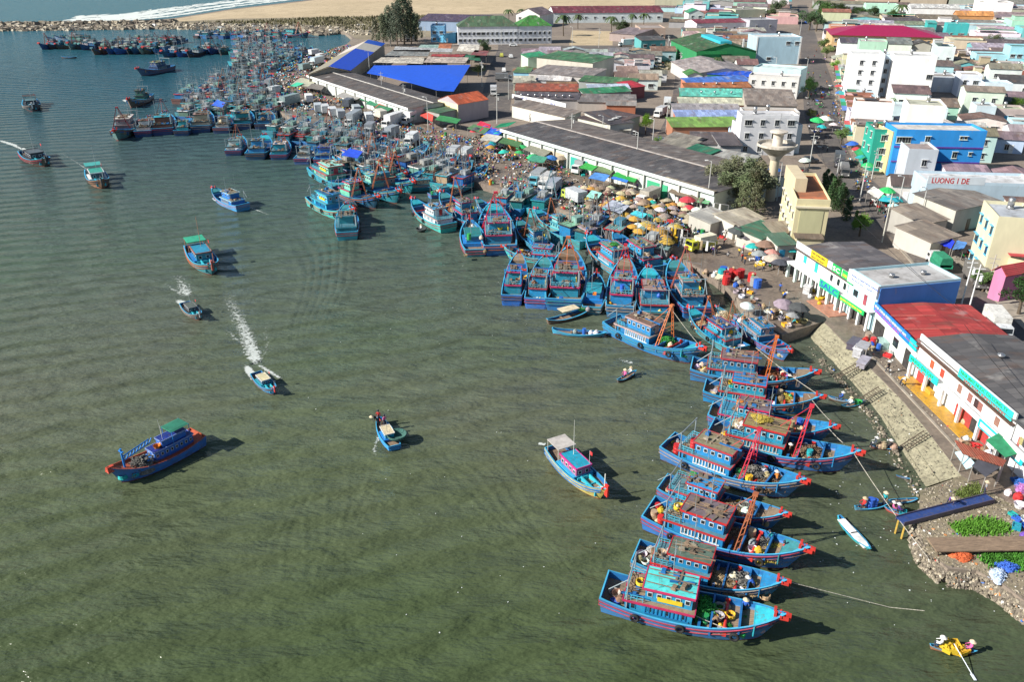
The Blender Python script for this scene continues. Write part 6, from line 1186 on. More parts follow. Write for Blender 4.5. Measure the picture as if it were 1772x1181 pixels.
for fl, fr, d, h, rf_, wc, rc, lab in (((929, 99), (1026, 109), 15, 6.5, 'shed', (.5, .47, .4), (.05, .15, .07), 'green warehouse roof with cream edge'), ((914, 100), (946, 99), 12, 5, 'shedl', (.45, .6, .45), (.02, .22, .1), 'dark teal-green lean-to by the green warehouse'), ((915, 126), (1020, 134), 16, 4.6, 'shed', (.45, .42, .4), (.25, .22, .21), 'broad grey-brown roof below the green warehouse'),
 ((889, 125), (915, 126), 7, 4.6, 'shed', (.28, .56, .72), (.12, .24, .1), 'sky blue kiosk house with moss roof'), ((928, 138), (986, 140), 5, 3.6, 'shed', (.5, .5, .5), (.6, .57, .55), 'white sheet roof by the sky blue kiosk'), ((892, 157), (1000, 158), 9, 4, 'shed', (.3, .25, .22), (.34, .09, .05), 'red-brown roof fading to orange'), ((1002, 140), (1096, 146), 7, 4, 'shed', (.3, .32, .3), (.06, .16, .07), 'dark green roof behind the pale blue strip'),
 ((1020, 155), (1090, 154), 5, 3.8, 'shed', (.3, .32, .35), (.42, .48, .58), 'pale blue-grey roof strip'), ((1091, 152), (1116, 149), 7, 3.8, 'shed', (.3, .1, .1), (.5, .03, .05), 'small bright red roof at the street corner'), ((1012, 163), (1092, 158), 5, 3.6, 'shed', (.3, .3, .3), (.03, .2, .09), 'bright green roof strip'), ((890, 170), (1000, 173), 7, 3.8, 'shed', (.3, .28, .27), (.09, .08, .09), 'charcoal roof dotted with white turbine vents'),
 ((1000, 176), (1100, 178), 9, 3.6, 'shed', (.45, .4, .35), (.2, .18, .17), 'grey ribbed roof beside the charcoal one'), ((1050, 182), (1100, 183), 3, 3.2, 'shed', (.42, .15, .08), (.3, .28, .26), 'brick wall with narrow grey roof'), ((886, 182), (978, 203), 6, 3.6, 'shed', (.6, .57, .5), (.19, .16, .14), 'brown awning row of the street stalls'), ((1000, 204), (1055, 216), 12, 3.6, 'shed', (.5, .48, .42), (.085, .06, .06), 'dark brown roof with white patches, west part'),
 ((1056, 216), (1096, 212), 14, 3.8, 'shed', (.5, .48, .42), (.08, .07, .075), 'dark brown roof with white patches, east part')):
    b_ = B(lab, fl, fr, d, h, rf_, wc, rc, .9, name='house', door=False)
    if 'dotted' in lab:
        for k in range(8): ob('roof_vent', FAN, b_, (1, 1, 1), (b_['w'] * (.1 + .11 * k), 2, h + .35))
    if 'patches' in lab:
        for k in range(3): part(b_, 'patch', (b_['w'] * (.2 + .25 * k), 3 + k, h + .5 + .07 * k, b_['w'] * (.2 + .25 * k) + 1.6, 3.8 + k, h + .56 + .08 * k), 'concrete', (.6, .6, .58))
for i, (x0, y0, x1, y1) in enumerate(((886, 166, 940, 176), (941, 176, 979, 186))): 
    A0, B0 = G(x0, y0, LZ + 4), G(x1, y1, LZ + 4); dl = B0 - A0; o = tag(ob('sign_board', MB().box(0, 0, 0, dl.length, .2, 1.2 + .5 * i).mesh('sign_board', 'plastic'), None, (.72, .72, .7), (A0.x, A0.y, LZ + 3.4), atan2(dl.y, dl.x)), ('long white sign board above the brown stalls', 'taller white billboard above the brown stalls')[i], 'sign'); lettering(o, 'VAN TAI', .7, dl.length * .3, .4, 'blue_letter', -.02)
# right: hotel, school, blue house
H1 = B('white four-storey hotel block, street wing', (1462, 168), (1517, 170), 12, 13.6, 'flat', (.8, .8, .79), (.6, .6, .58), gz=0, name='hotel', cat='building', door=False)
for r in range(4):
    for k in (.32, .7): ob('window', WN, H1, (.6, .6, .6), (H1['w'] * k, 0, 2 + r * 3.1), 0)
H2 = B('white four-storey hotel block, blank-walled rear wing with roof railing', (1534, 171), (1606, 174), 12, 13.4, 'flat', (.82, .82, .8), (.6, .6, .58), gz=0, name='hotel', cat='building', door=False)
for r in range(2): ob('window', WW, H2, (.3, .3, .3), (H2['w'] - 1.2, 0, 3.5 + r * 4), 0)
H3 = B('recessed blue-shadowed bay joining the two white hotel wings', (1517, 166), (1534, 167), 8, 13, 'flat', (.55, .66, .76), (.6, .6, .58), gz=0, name='hotel', cat='building', door=False, ex=False)  # white hotel wall tinted blue: the bay's shadow is painted into its colour
for r in range(4): ob('window', WN, H3, (.4, .4, .42), (H3['w'] * .4, 0, 2 + r * 3.1), 0)
B('white house with pointed dark gable behind the hotel', (1455, 73), (1517, 71), 12, 8, 'gx', (.8, .8, .8), (.09, .08, .1), 1.6, (1, 1, 4), name='house')
SCH = B('long school building under a magenta roof', (1441, 60), (1613, 61), 30, 7.5, 'hip', (.6, .4, .2), (.36, .012, .07), 3.5, (14, 2, 2), name='school', cat='building', door=False, over=1.0, rm='metal_paint')
for x0, w2, l in ((1437, 45, 'square orange brick house before the magenta roof'), (1497, 22, 'narrow orange brick house before the magenta roof')):
    b_ = B(l, (x0, 46), (x0 + w2, 47), 9, 8.8, 'flat', (.5, .25, .14), (.6, .58, .55), win=(2, 2, 2), name='house', wm_='brickwork')
for fl, fr, d, h, rf_, wc, rc, rs, wn, lab in (
 ((1499, 8), (1538, 6), 12, 8, 'flat', (.42, .66, .52), (.4, .5, .45), 1, (4, 2), 'mint green house beyond the magenta roof'), ((1577, 13), (1639, 11), 16, 7.5, 'gx', (.8, .8, .78), (.5, .5, .48), 2, (4, 1, 3), 'large white gabled house beyond the magenta roof'),
 ((1656, 26), (1706, 25), 10, 5, 'gx', (.5, .25, .1), (.56, .26, .09), 2.4, None, 'orange-roofed house in the north-east quarter'), ((1640, 42), (1663, 40), 8, 6.5, 'flat', (.05, .42, .42), (.3, .5, .5), 1, (2, 1), 'turquoise block beside the magenta roof end'), ((1606, 40), (1640, 44), 8, 5.5, 'shed', (.04, .38, .36), (.1, .45, .42), 1, (2, 1), 'teal shed-roofed house beside the magenta roof end'),
 ((1690, 95), (1756, 97), 9, 4.6, 'flat', (.35, .62, .68), (.12, .12, .12), 1, (3, 1, 2.5), 'long pale turquoise house with dark roof strip'), ((1750, 82), (1800, 86), 10, 8, 'flat', (.3, .58, .66), (.05, .14, .12), 1, (3, 2), 'two-storey turquoise house at the east edge'),
 ((1611, 134), (1650, 133), 9, 4.8, 'flat', (.6, .64, .68), (.3, .27, .25), 1, None, 'plain grey-white box house east of the hotel'), ((1663, 131), (1703, 133), 8, 6.8, 'flat', (.62, .65, .72), (.4, .36, .32), 1, (2, 2), 'lilac-white block with one barred window'), ((1704, 146), (1754, 148), 8, 5, 'flat', (.6, .7, .74), (.5, .62, .68), 1, (4, 1), 'white house with pale blue roof terrace'),
 ((1699, 168), (1748, 172), 10, 3.6, 'gx', (.5, .46, .4), (.24, .21, .19), 1.6, None, 'grey gabled roof below the terrace house'), ((1690, 186), (1729, 189), 7, 4.6, 'flat', (.52, .62, .66), (.45, .45, .43), 1, (2, 1), 'pale blue-grey box house with roof room'), ((1546, 187), (1653, 196), 8, 4.6, 'flat', (.55, .68, .7), (.5, .58, .6), 1, (5, 1), 'long pale cyan house with glazed roof terrace'),
 ((1471, 197), (1534, 201), 8, 4.4, 'flat', (.58, .54, .62), (.58, .55, .6), 1, (3, 1), 'lilac-white block under the round tree'), ((1576, 217), (1650, 214), 8, 3.4, 'shed', (.5, .5, .48), (.62, .58, .55), .8, None, 'white sheet roof behind the blue house'), ((1656, 222), (1706, 226), 7, 4, 'shed', (.5, .48, .45), (.6, .58, .52), .7, None, 'cream roof behind the blue house end'),
 ((1545, 320), (1590, 323), 7, 3.4, 'gx', (.6, .56, .52), (.13, .1, .09), 1.4, None, 'small brown-roofed white house below the grey one'), ((1596, 388), (1640, 380), 7, 3.4, 'shed', (.4, .38, .34), (.3, .25, .2), 1.0, None, 'ruinous low house with weathered brown roof'), ((1655, 364), (1730, 348), 9, 4.4, 'shed', (.5, .48, .42), (.2, .18, .16), .8, None, 'grey shed roof tucked behind the cream corner building'),
 ((1612, 420), (1660, 408), 7, 3.0, 'shed', (.45, .42, .38), (.3, .25, .2), .8, None, 'brown sheet roof of the roadside workshop')):
    B(lab, fl, fr, d, h, rf_, wc, rc, rs, wn, name='house')
BH = B('vivid blue three-storey house with purple string courses', (1552, 228), (1708, 231), 8, 10, 'flat', (.025, .29, .72), (.6, .57, .52), name='building', door=False, tank=False)
for k, z, me in ((.06, 8.2, WW), (.13, 8.2, WW), (.36, 8.4, WN), (.73, 8.9, WS), (.78, 8.9, WS), (.7, 5.1, WN), (.87, 5.4, WS), (.66, 1.9, WN), (.83, 2.2, WS)): ob('window', me, BH, (.62, .68, .6), (BH['w'] * k, 0, z), 0)
for z in (6.6, 3.3): part(BH, 'string_course', (0, -.18, z, BH['w'], -.01, z + .3), 'boat_paint', (.12, .05, .3))
GH = B('pale grey house standing before the blue one', (1573, 262), (1624, 264), 8, 7.4, 'flat', (.5, .55, .6), (.3, .24, .22), name='house', door=False, tank=False); ob('window', WN, GH, (.6, .6, .6), (GH['w'] * .6, 0, 5.0), 0)
TG = B('narrow sea-green house with canopied windows', (1514, 228), (1545, 229), 9, 9, 'flat', (.015, .30, .22), (.4, .35, .3), name='house', wl=(2, 3)); 
for r in range(3): ob('window', WN, TG, (.5, .6, .5), (TG['w'] * .55, 0, 1.6 + r * 3), 0)
B('slim cream house with arched balconies', (1545, 232), (1556, 232), 9, 9.2, 'flat', (.6, .5, .25), (.5, .45, .35), name='house', wl=(2, 3))
WL = B('long pale blue building with red lettering on its parapet', (1604, 318), (1800, 324), 8, 6.0, 'flat', (.46, .58, .66), (.6, .6, .6), name='building', door=False, tank=False); ob('window', WS, WL, WHT, (3.0, 0, 3.0), 0)
lb = part(WL, 'sign_wall', (.0, -.03, 6.02, 10.5, .25, 7.5), 'wall_paint', (.6, .66, .7)); lettering(lb, 'LUONG 1 DE', 1.5, .7, 6.2, 'red_letter', -.05, 6.8)
CB = B('cream corner building with blue-glazed side and white roof parapet', (1727, 381), (1800, 386), (1701, 352), 10.5, 'flat', (.66, .62, .42), (.45, .48, .52), name='building', wl=(3, 3, 2), wcol=(.1, .4, .6), door=False)
for x, z in ((2.6, 5.4), (7.5, 7.6)): aw = part(CB, 'window_awning', (x, -1.2, z, x + 2.2, 0, z + .1), 'boat_paint', (.45, .03, .05)); part(CB, 'balcony', (x, -1.0, z - 2.6, x + 2.2, 0, z - 2.4), 'wall_paint', (.62, .55, .35))
PK = B('narrow pink house with red gable roof by the road', (1722, 466), (1742, 474), 6, 4.6, 'gy', (.55, .2, .35), (.45, .06, .06), .9, name='house', wl=(1, 1, 2))
B('cream house front beside the pink one', (1744, 452), (1800, 465), 7, 4.5, 'flat', (.62, .52, .32), (.5, .45, .4), win=(2, 1), name='house')
# stalls behind the trees
for fl, fr, d, h, rc, lab in (((1230, 387), (1268, 375), 5, 2.6, (.45, .44, .4), 'pale sheet-roofed shack hung with clothes'), ((1270, 389), (1322, 378), 5, 2.8, (.42, .38, .3), 'white-walled shack with tan roof below the trees'), ((1298, 402), (1338, 394), 4, 2.4, (.38, .34, .28), 'small brown-roofed shack by the palms'), ((1318, 414), (1358, 400), 5, 2.6, (.05, .16, .1), 'green-roofed shack at the cream tower'), ((1346, 425), (1376, 423), 4, 3.0, (.1, .2, .14), 'shack with grey-green roof against the shop row'), ((1340, 404), (1374, 402), 4, 2.8, (.3, .26, .2), 'brown-grey roof between cream tower and shacks')):
    B(lab, fl, fr, d, h, 'shed', (.5, .48, .42), rc, .6, name='shack')
# water tower
wt = G(1331, 346); root = bpy.data.objects.new('water_tower', None); COL.objects.link(root); root.location = (wt.x, wt.y, LZ); tag(root, 'cream concrete water tower with mushroom bowl and capped tank', 'water tower')
ob('shaft', MB().lathe([(1.15, 0), (.95, 3), (.9, 8.8)], 20).mesh('shaft', 'wall_paint', False), root, (.58, .5, .36)); ob('bowl', MB().lathe([(1.0, 8.4), (1.6, 9.4), (3.5, 10.9), (3.95, 11.2), (3.95, 11.65), (3.75, 11.65), (3.6, 11.1), (1.2, 11.3)], 32).mesh('bowl', 'concrete'), root, (.62, .56, .47))
ob('upper_tank', MB().lathe([(1.0, 11.2), (1.0, 13.5), (1.75, 13.9), (1.75, 14.1), (.2, 14.25)], 24).mesh('upper_tank', 'concrete'), root, (.58, .52, .44)); ob('aerial', MB().tube((0, 0, 14.4), (0, 0, 17.6), .05, n=5).mesh('aerial', 'metal_paint'), root, GREY)
# narrow street-front houses down the east side of the main street
A0, A1 = G(1474, 262), G(1449, 128); dl = A1 - A0; L_ = dl.length; dl.normalize(); q = 0.0; k = 0; en = Vector((dl.y, -dl.x, 0))
while q < L_:
    ww = R.uniform(4, 5.6) if q < 34 else R.uniform(6, 8); A = A0 + dl * (q + ww); Bq = A0 + dl * q; dd = R.uniform(7, 10); Q = [A, Bq, Bq + en * dd, A + en * dd]; q += ww + .15
    cn = R.choice(('cream', 'white', 'mint', 'pale blue', 'pink', 'white')); h = R.choice((4.0, 6.8, 7.2, 8.6)) if q < 34 else R.choice((2.8, 3.2, 3.6))
    col = {'cream': (.62, .55, .38), 'white': (.74, .74, .72), 'mint': (.4, .62, .52), 'pale blue': (.45, .6, .7), 'pink': (.66, .4, .42)}[cn]
    clash = any(sat(Q, f) for f in FP)
    if clash: continue
    o = B(None, None, None, dd, h, R.choice(('flat', 'flat', 'gy')), col, R.choice(((.4, .38, .36), (.24, .2, .18), (.3, .14, .08))), .9, (1, 3, 1.8), world=(A, Bq), name='shophouse', door=False); part(o, 'shop_awning', (0, -1.5, 2.6, ww, 0, 2.75), 'cloth', R.choice(((.03, .3, .12), (.5, .45, .3), (.05, .4, .35), (.5, .08, .08), (.1, .2, .5)))); part(o, 'opening', (.4, -.05, 0, ww - .4, .03, 2.4), 'opening')
    pend(o, f"narrow {cn} {'tall' if h > 8 else 'two-storey' if h > 5 else 'low'} shophouse with street awning", 'shophouse', 'shophouses along the main street')
# ---- filled quarters: house rows aligned with the main street
NOGO = [PX(l) for l in ([(1462, 168), (1640, 172), (1655, 190), (1468, 190)], [(1408, 270), (1384, 140), (1382, 30), (1380, -8), (1398, -8), (1412, 55), (1444, 140), (1468, 250)], [(1470, 330), (1408, 262), (1466, 248), (1540, 330)], [(1530, 330), (1580, 385), (1560, 430), (1470, 330)], [(1640, 440), (1760, 560), (1900, 700), (1772, 668), (1560, 430), (1580, 380)])]
HC = {'white': (.78, .78, .76), 'cream': (.62, .55, .4), 'pale blue': (.45, .6, .7), 'mint': (.4, .62, .52), 'grey': (.4, .39, .37), 'pink': (.62, .42, .42), 'tan': (.45, .37, .28), 'turquoise': (.15, .48, .5)}
RC = {'grey': (.24, .21, .19), 'brown': (.19, .14, .11), 'dark': (.1, .09, .09), 'rust': (.3, .13, .08), 'pale': (.45, .43, .4), 'tan': (.3, .25, .2)}
def quarter(poly, n, w0, w1, d0, d1, an, grp, flatp=.3, tall=.2):
    P = PX(poly); PP = [(p.x, p.y) for p in P]; ca, sa = cos(an), sin(an); ex = Vector((ca, sa, 0)); ey = Vector((-sa, ca, 0))
    xs = [p.dot(ex) for p in P]; ys = [p.dot(ey) for p in P]; y = min(ys); k = 0
    while y < max(ys):
        dp = R.uniform(d0, d1); x = min(xs) + R.uniform(0, 3)
        while x < max(xs):
            ww = R.uniform(w0, w1); A = ex * x + ey * (y + R.uniform(-.8, .8)); dd = dp * R.uniform(.75, 1.0); Q = [A, A + ex * ww, A + ex * ww + ey * dd, A + ey * dd]; x += ww + R.choice((.3, .5, 1.5))
            c = (Q[0] + Q[2]) / 2; zc = c.y * cos(PT) + 44 * sin(PT); sx_ = CX + F * c.x / zc
            if not -30 < sx_ < 1800 or CY - F * (c.y * sin(PT) - 44 * cos(PT)) / zc < -6: continue
            if not inpoly(c.x, c.y, PP) or any(sat(Q, f) for f in FP) or any(sat(Q, f) for f in NOGO): continue
            if R.random() < .05: continue
            hc, rcn = R.choices(list(HC), (36, 8, 14, 8, 15, 4, 9, 6))[0], R.choices(list(RC), (32, 20, 9, 10, 16, 13))[0]
            fl = R.random() < flatp; h = R.uniform(3, 4.2) + (R.choice((3, 3.3, 6)) if R.random() < tall else 0); rt = 'flat' if fl else R.choice(('gx', 'gx', 'gy', 'shed'))
            dist = c.length
            o = B(None, None, None, dd, h, rt, tuple(v * R.uniform(.85, 1.05) for v in HC[hc]), tuple(v * R.uniform(.8, 1.15) for v in (RC[rcn] if not fl else (.42, .4, .38))), R.uniform(.8, 1.6), (max(1, int(ww / 4)), 2 if h > 5 else 1) if dist < 420 else None, world=(A, A + ex * ww), ex=True, name='house', door=dist < 300, tank=None if dist < 400 else False)
            pend(o, f"{hc} {'two-storey' if 5 < h < 8 else 'tall' if h > 8 else 'low'} house with {('flat grey' if fl else rcn + {'gx': ' gable', 'gy': ' end-on gable', 'shed': ' lean-to'}[rt])} roof", 'house', grp); k += 1
        y += dp + R.choice((.4, .6, 2.2))
    return k
print('q1', quarter([(1478, 262), (1456, 200), (1450, 150), (1440, 100), (1800, 100), (1900, 160), (1960, 330), (1830, 320), (1710, 300), (1560, 330)], 0, 7, 11, 8, 12, -.3, 'houses of the dense eastern quarter', .3, .12))
print('q2', quarter([(1440, 102), (1420, 60), (1408, 24), (1800, 20), (1900, 60), (1900, 120), (1800, 102)], 0, 15, 23, 16, 23, -.3, 'houses of the dense eastern quarter', .25, .1))
print('q3', quarter([(1408, 24), (1399, -8), (1800, -8), (1900, 10), (1900, 50), (1800, 22)], 0, 28, 42, 26, 40, -.3, 'houses along the top edge', .35, .35))
print('q4', quarter([(1180, 50), (1374, 60), (1376, -8), (1160, -6), (1150, 20)], 0, 14, 24, 14, 24, -.25, 'houses north of the green warehouse', .35, .25))
print('q5', quarter([(1580, 330), (1900, 330), (1900, 520), (1740, 450), (1660, 420), (1600, 392)], 0, 6, 9, 7, 10, -.2, 'houses behind the road', .3, .2))
print('q6', quarter([(1180, 60), (1310, 60), (1310, 250), (1180, 250)], 0, 7, 12, 7, 10, -.1, 'sheds between the streets', .1, 0))
print('q7', quarter([(900, 100), (1150, 100), (1120, 200), (900, 180)], 0, 7, 11, 6, 9, -.05, 'sheds west of the side street', .1, 0))
# ================================================================ vehicles
def wheelset(P, xs, y, r=.42):
    for x in xs:
        for sd in (1, -1): P.append(('wheel', MB().tube((x, sd * y - .13, r), (x, sd * y + .13, r), r, n=12).mesh('wheel', 'rubber'), (1, 1, 1), None))
def truck(L=6.2, box=True, h=2.9):
    P = []; P.append(('chassis', MB().box(-L / 2, -.5, .5, L / 2 - .2, .5, .8).mesh('chassis', 'rubber'), (1, 1, 1), None))
    P.append(('cab', MB().box(L / 2 - 1.6, -.95, .55, L / 2, .95, 2.15, 0, None, .82, .94).mesh('cab', 'boat_paint'), 'cab', None)); ci = 1
    P.append(('windscreen', MB().add([(L / 2 - .045, -.82, 1.35), (L / 2 - .045, .82, 1.35), (L / 2 - .12, .78, 2.0), (L / 2 - .12, -.78, 2.0)], [(0, 1, 2, 3)]).mesh('windscreen', 'pane'), (1, 1, 1), ci))
    for sd in (1, -1): P.append(('side_window', MB().box(L / 2 - 1.15, sd * .93 - .03, 1.35, L / 2 - .35, sd * .93 + .03, 1.85).mesh('side_window', 'pane'), (1, 1, 1), ci)); P.append(('headlight', MB().box(L / 2 - .05, sd * .7 - .12, .75, L / 2 + .03, sd * .7 + .12, .95).mesh('headlight', 'plastic'), (.8, .8, .75), ci))
    if box: P.append(('cargo_box', MB().box(-L / 2, -1.1, .85, L / 2 - 1.75, 1.1, h).mesh('cargo_box', 'boat_paint'), 'box', None))
    else: P.append(('cargo_bed', MB().box(-L / 2, -1.05, .85, L / 2 - 1.75, 1.05, 1.0).box(-L / 2, -1.05, 1.0, L / 2 - 1.75, -.98, 1.5).box(-L / 2, .98, 1.0, L / 2 - 1.75, 1.05, 1.5).mesh('cargo_bed', 'boat_paint'), 'box', None)); P.append(('cover', MB().box(-L / 2 + .1, -1, 1.5, L / 2 - 1.85, 1, 2.6, 0, None, 1, .8).mesh('cover', 'cloth'), 'cover', 1))
    wheelset(P, (-L / 2 + 1.1, L / 2 - .9), .9); return P
TK = truck(6.4); TL = truck(9.5, h=3.5); TC = truck(5.6, False)
def car():
    P = [('body', MB().box(-2.1, -.85, .35, 2.1, .85, .95, 0, None, .97, .96).box(-1.4, -.78, .95, 1.0, .78, 1.55, 0, None, .78, .85).mesh('body', 'boat_paint'), 'cab', None), ('glass', MB().box(-1.3, -.81, 1.0, .9, .81, 1.42, 0, None, .82, .88).mesh('glass', 'pane'), (1, 1, 1), 0)]; wheelset(P, (-1.3, 1.3), .76, .32); return P
CAR = car()
def bike():
    P = [('frame', MB().tube((-.5, 0, .45), (.25, 0, .5), .1, n=6).tube((.25, 0, .5), (.5, 0, .95), .06, n=5).box(-.65, -.1, .55, .05, .1, .78).mesh('frame', 'boat_paint'), 'cab', None), ('seat', MB().box(-.7, -.13, .78, .05, .13, .88).mesh('seat', 'rubber'), (1, 1, 1), None), ('handlebar', MB().tube((.48, -.32, 1.02), (.48, .32, 1.02), .025, n=5).mesh('handlebar', 'rubber'), (1, 1, 1), None)]
    for x in (-.62, .62): P.append(('wheel', MB().torus((x, 0, .28), .24, .05, 'y', 12, 5).mesh('wheel', 'rubber'), (1, 1, 1), None))
    return P
BK = bike()
def veh(P, a, b2, col, label, box=WHT, name='box_truck', cat='truck', grp='trucks on the quay', cover=(.2, .2, .2)):
    A, C = G(*a), G(*b2); d = C - A; o = make(P, name, (A.x, A.y, LZ + .012), atan2(d.y, d.x), 1, {'cab': col, 'box': box, 'cover': cover})
    if label: tag(o, label, cat, grp)
    return o
WG = (.62, .64, .64); TQ = [((478, 163), (498, 158), (.2, .35, .4), WG, 'pale blue box truck at the inner quay', TK), ((500, 184), (478, 190), WHT, (.22, .3, .3), 'grey-green box truck parked lengthwise', TL), ((535, 178), (528, 168), WHT, WHT, 'white box truck nosing the second hall', TK), ((551, 195), (548, 187), WHT, (.5, .55, .58), 'first of the four parallel grey-roofed trucks', TK), ((563, 197), (559, 189), WHT, WG, 'second of the four parallel grey-roofed trucks', TK), ((576, 202), (571, 194), WHT, WG, 'third of the four parallel grey-roofed trucks', TK), ((590, 206), (585, 198), WHT, (.45, .48, .5), 'fourth of the four parallel grey-roofed trucks', TK),
 ((605, 186), (617, 180), (.05, .08, .15), (.1, .12, .15), 'dark box truck by the green stall roofs', TK), ((617, 198), (608, 188), WHT, (.4, .44, .46), 'grey box truck between the dark and long white ones', TK), ((612, 215), (600, 222), WHT, (.3, .34, .37), 'slate-sided truck by the boat sterns', TL), ((638, 212), (630, 202), WG, WG, 'narrow white truck standing end-on', TK), ((658, 206), (645, 200), WHT, (.6, .57, .48), 'cream-roofed truck behind the long white one', TK), ((680, 218), (658, 226), WHT, (.78, .78, .77), 'long bright white truck in the lorry park', TL), ((714, 212), (700, 217), WHT, (.75, .75, .73), 'bright white truck beside the red stall', TL),
 ((640, 232), (632, 240), WHT, (.25, .27, .3), 'charcoal-sided truck among the porters', TK), ((676, 238), (664, 243), (.2, .25, .3), (.28, .31, .34), 'slate truck below the long white one', TK), ((712, 250), (700, 258), WHT, WG, 'white truck alone beside the crowd', TK), ((784, 276), (774, 284), WG, (.45, .47, .48), 'grey-roofed truck by the red masts', TK), ((804, 278), (792, 286), WHT, (.5, .52, .52), 'white truck beside the grey-roofed one near the red masts', TK), ((930, 318), (918, 327), (.1, .4, .5), (.35, .37, .38), 'uppermost of three trucks on the wet quay', TK), ((946, 325), (934, 334), WHT, (.5, .49, .47), 'middle of three trucks on the wet quay', TK), ((956, 336), (944, 346), WHT, (.3, .33, .38), 'lowest of three trucks on the wet quay', TK),
 ((1006, 298), (992, 304), WHT, (.3, .32, .33), 'grey truck backed to the market hall awnings', TK), ((992, 350), (974, 342), (.5, .6, .1), (.55, .58, .6), 'white and blue truck beside the yellow umbrellas', TK), ((1120, 352), (1106, 358), WHT, (.36, .33, .28), 'brown-roofed truck inside the umbrellas', TK), ((548, 113), (536, 116), WHT, (.5, .62, .66), 'pale truck at the inner quay edge', TL), ((546, 96), (560, 94), WHT, WG, 'white truck near the striped hall, upper', TK), ((556, 104), (566, 101), WHT, WHT, 'white truck near the striped hall, lower', TK), ((530, 122), (540, 120), (.1, .3, .3), (.2, .3, .3), 'small teal truck near the striped hall', TK), ((470, 150), (480, 146), WHT, (.3, .32, .34), 'grey truck behind the packed boats', TK), ((1086, 80), (1060, 81), WHT, (.75, .75, .73), 'long white truck by the dry field', TL), ((1163, 86), (1163, 94), WG, WG, 'white truck turning into the side street', TK), ((854, 164), (854, 174), WHT, (.6, .6, .6), 'white truck near the yellow market house', TK), ((872, 140), (886, 140), GREY, (.2, .2, .2), 'grey truck beside the sky blue kiosk', TK), ((1154, 186), (1152, 196), WHT, WG, 'white truck by the lime tree, upper', TK), ((1142, 202), (1134, 206), WHT, (.5, .5, .5), 'white truck by the lime tree, lower', TK), ((712, 70), (724, 70), GREY, WG, 'parked white truck under the casuarinas', TK)]
for a, b2, c, bx, l, P_ in TQ: veh(P_, a, b2, c, l, bx)
veh(TK, (1722, 576), (1742, 602), (.75, .78, .8), 'white box truck driving down the road', (.74, .73, .68)); veh(TK, (1687, 492), (1700, 506), (.15, .15, .15), 'dark grey truck facing the power poles', (.16, .15, .14)); veh(TK, (1451, 286), (1452, 296), (.1, .1, .12), 'dark truck waiting at the junction', (.1, .11, .12)); veh(TC, (1460, 304), (1462, 312), (.12, .12, .12), 'black pickup behind the dark truck', (.05, .05, .05), 'pickup_truck'); veh(TC, (1622, 464), (1606, 450), WHT, 'white cab truck with green bed by the shop roofs', (.02, .25, .14), 'pickup_truck', cover=(.02, .22, .12))
t_ = veh(TC, (1212, 433), (1198, 436), (.6, .6, .04), 'small yellow truck with cream canopy and striped laundry', (.5, .5, .1), 'pickup_truck', cover=(.6, .56, .42))
for i, (a, b2, c, l) in enumerate((((884, 100), (888, 106), WHT, 'white car on the harbour street, upper'), ((872, 124), (872, 116), WHT, 'white car on the harbour street, lower'), ((868, 98), (868, 104), (.5, .5, .1), 'yellow car on the harbour street'), ((888, 80), (900, 80), WHT, 'white van in front of the white building'), ((1394, 40), (1396, 50), (.03, .1, .5), 'blue car at the top of the main street'), ((1155, 178), (1152, 168), DK, 'dark car in the shade of the lime tree'), ((1030, 232), (1016, 230), (.1, .2, .15), 'dark car behind the market hall'), ((1400, 282), (1412, 282), DK, 'black car at the junction under the water tower'))):
    A, C = G(*a), G(*b2); d = C - A; tag(make(CAR, 'parked_car', (A.x, A.y, LZ + .014), atan2(d.y, d.x), 1, {'cab': c}), l, 'car', 'cars')
# ================================================================ market: umbrellas, awnings, goods, people
def umb(n=8): 
    mb = MB(); mb.lathe([(1.5, 2.0), (1.46, 2.06), (.8, 2.5), (.05, 2.75)], n); return [('canopy', mb.mesh('canopy', 'cloth'), 'c', None), ('pole', MB().tube((0, 0, 0), (0, 0, 2.85), .035, n=5).mesh('pole', 'metal_paint'), (.4, .4, .4), None)]
UM = umb(9)
def umbrella(px, py, col, s=1.0, grp='umbrellas of the fish market', loc=None):
    p = loc or G(px, py); o = make(UM, 'umbrella', (p.x, p.y, LZ), R.uniform(0, 6), s * R.uniform(.85, 1.15), {'c': tuple(v * R.uniform(.85, 1.1) for v in UC[col])}); o.rotation_euler[0] = R.uniform(-.12, .12); o.rotation_euler[1] = R.uniform(-.12, .12)
    pend(o, f'{col} market umbrella', 'umbrella', grp)
UC = {'mustard': (.5, .3, .05), 'cream': (.48, .41, .28), 'beige': (.33, .26, .19), 'red': (.5, .05, .06), 'teal': (.02, .36, .36), 'green': (.03, .4, .12), 'grey': (.28, .27, .28), 'blue': (.03, .15, .5), 'white': (.68, .68, .66), 'brown': (.24, .17, .12), 'dark': (.07, .07, .08), 'pink': (.6, .3, .25)}
MAIN = [(1010, 326), (1110, 345), (1210, 366), (1196, 404), (1150, 418), (1070, 396), (1000, 366)]
for x, y in scatter(MAIN, 105): umbrella(0, 0, R.choices(('mustard', 'cream', 'beige', 'brown', 'white', 'teal', 'grey'), (20, 20, 28, 18, 4, 4, 6))[0], .72, loc=Vector((x, y, 0)))
for x, y in scatter([(1084, 400), (1160, 414), (1150, 440), (1100, 432)], 14): umbrella(0, 0, R.choice(('mustard', 'mustard', 'cream', 'white')), .9, loc=Vector((x, y, 0)))
for x, y in scatter([(800, 226), (900, 248), (990, 290), (900, 290), (830, 262)], 26): umbrella(0, 0, R.choice(('red', 'blue', 'beige', 'mustard', 'teal', 'green', 'dark', 'brown', 'white')), .95, loc=Vector((x, y, 0)))
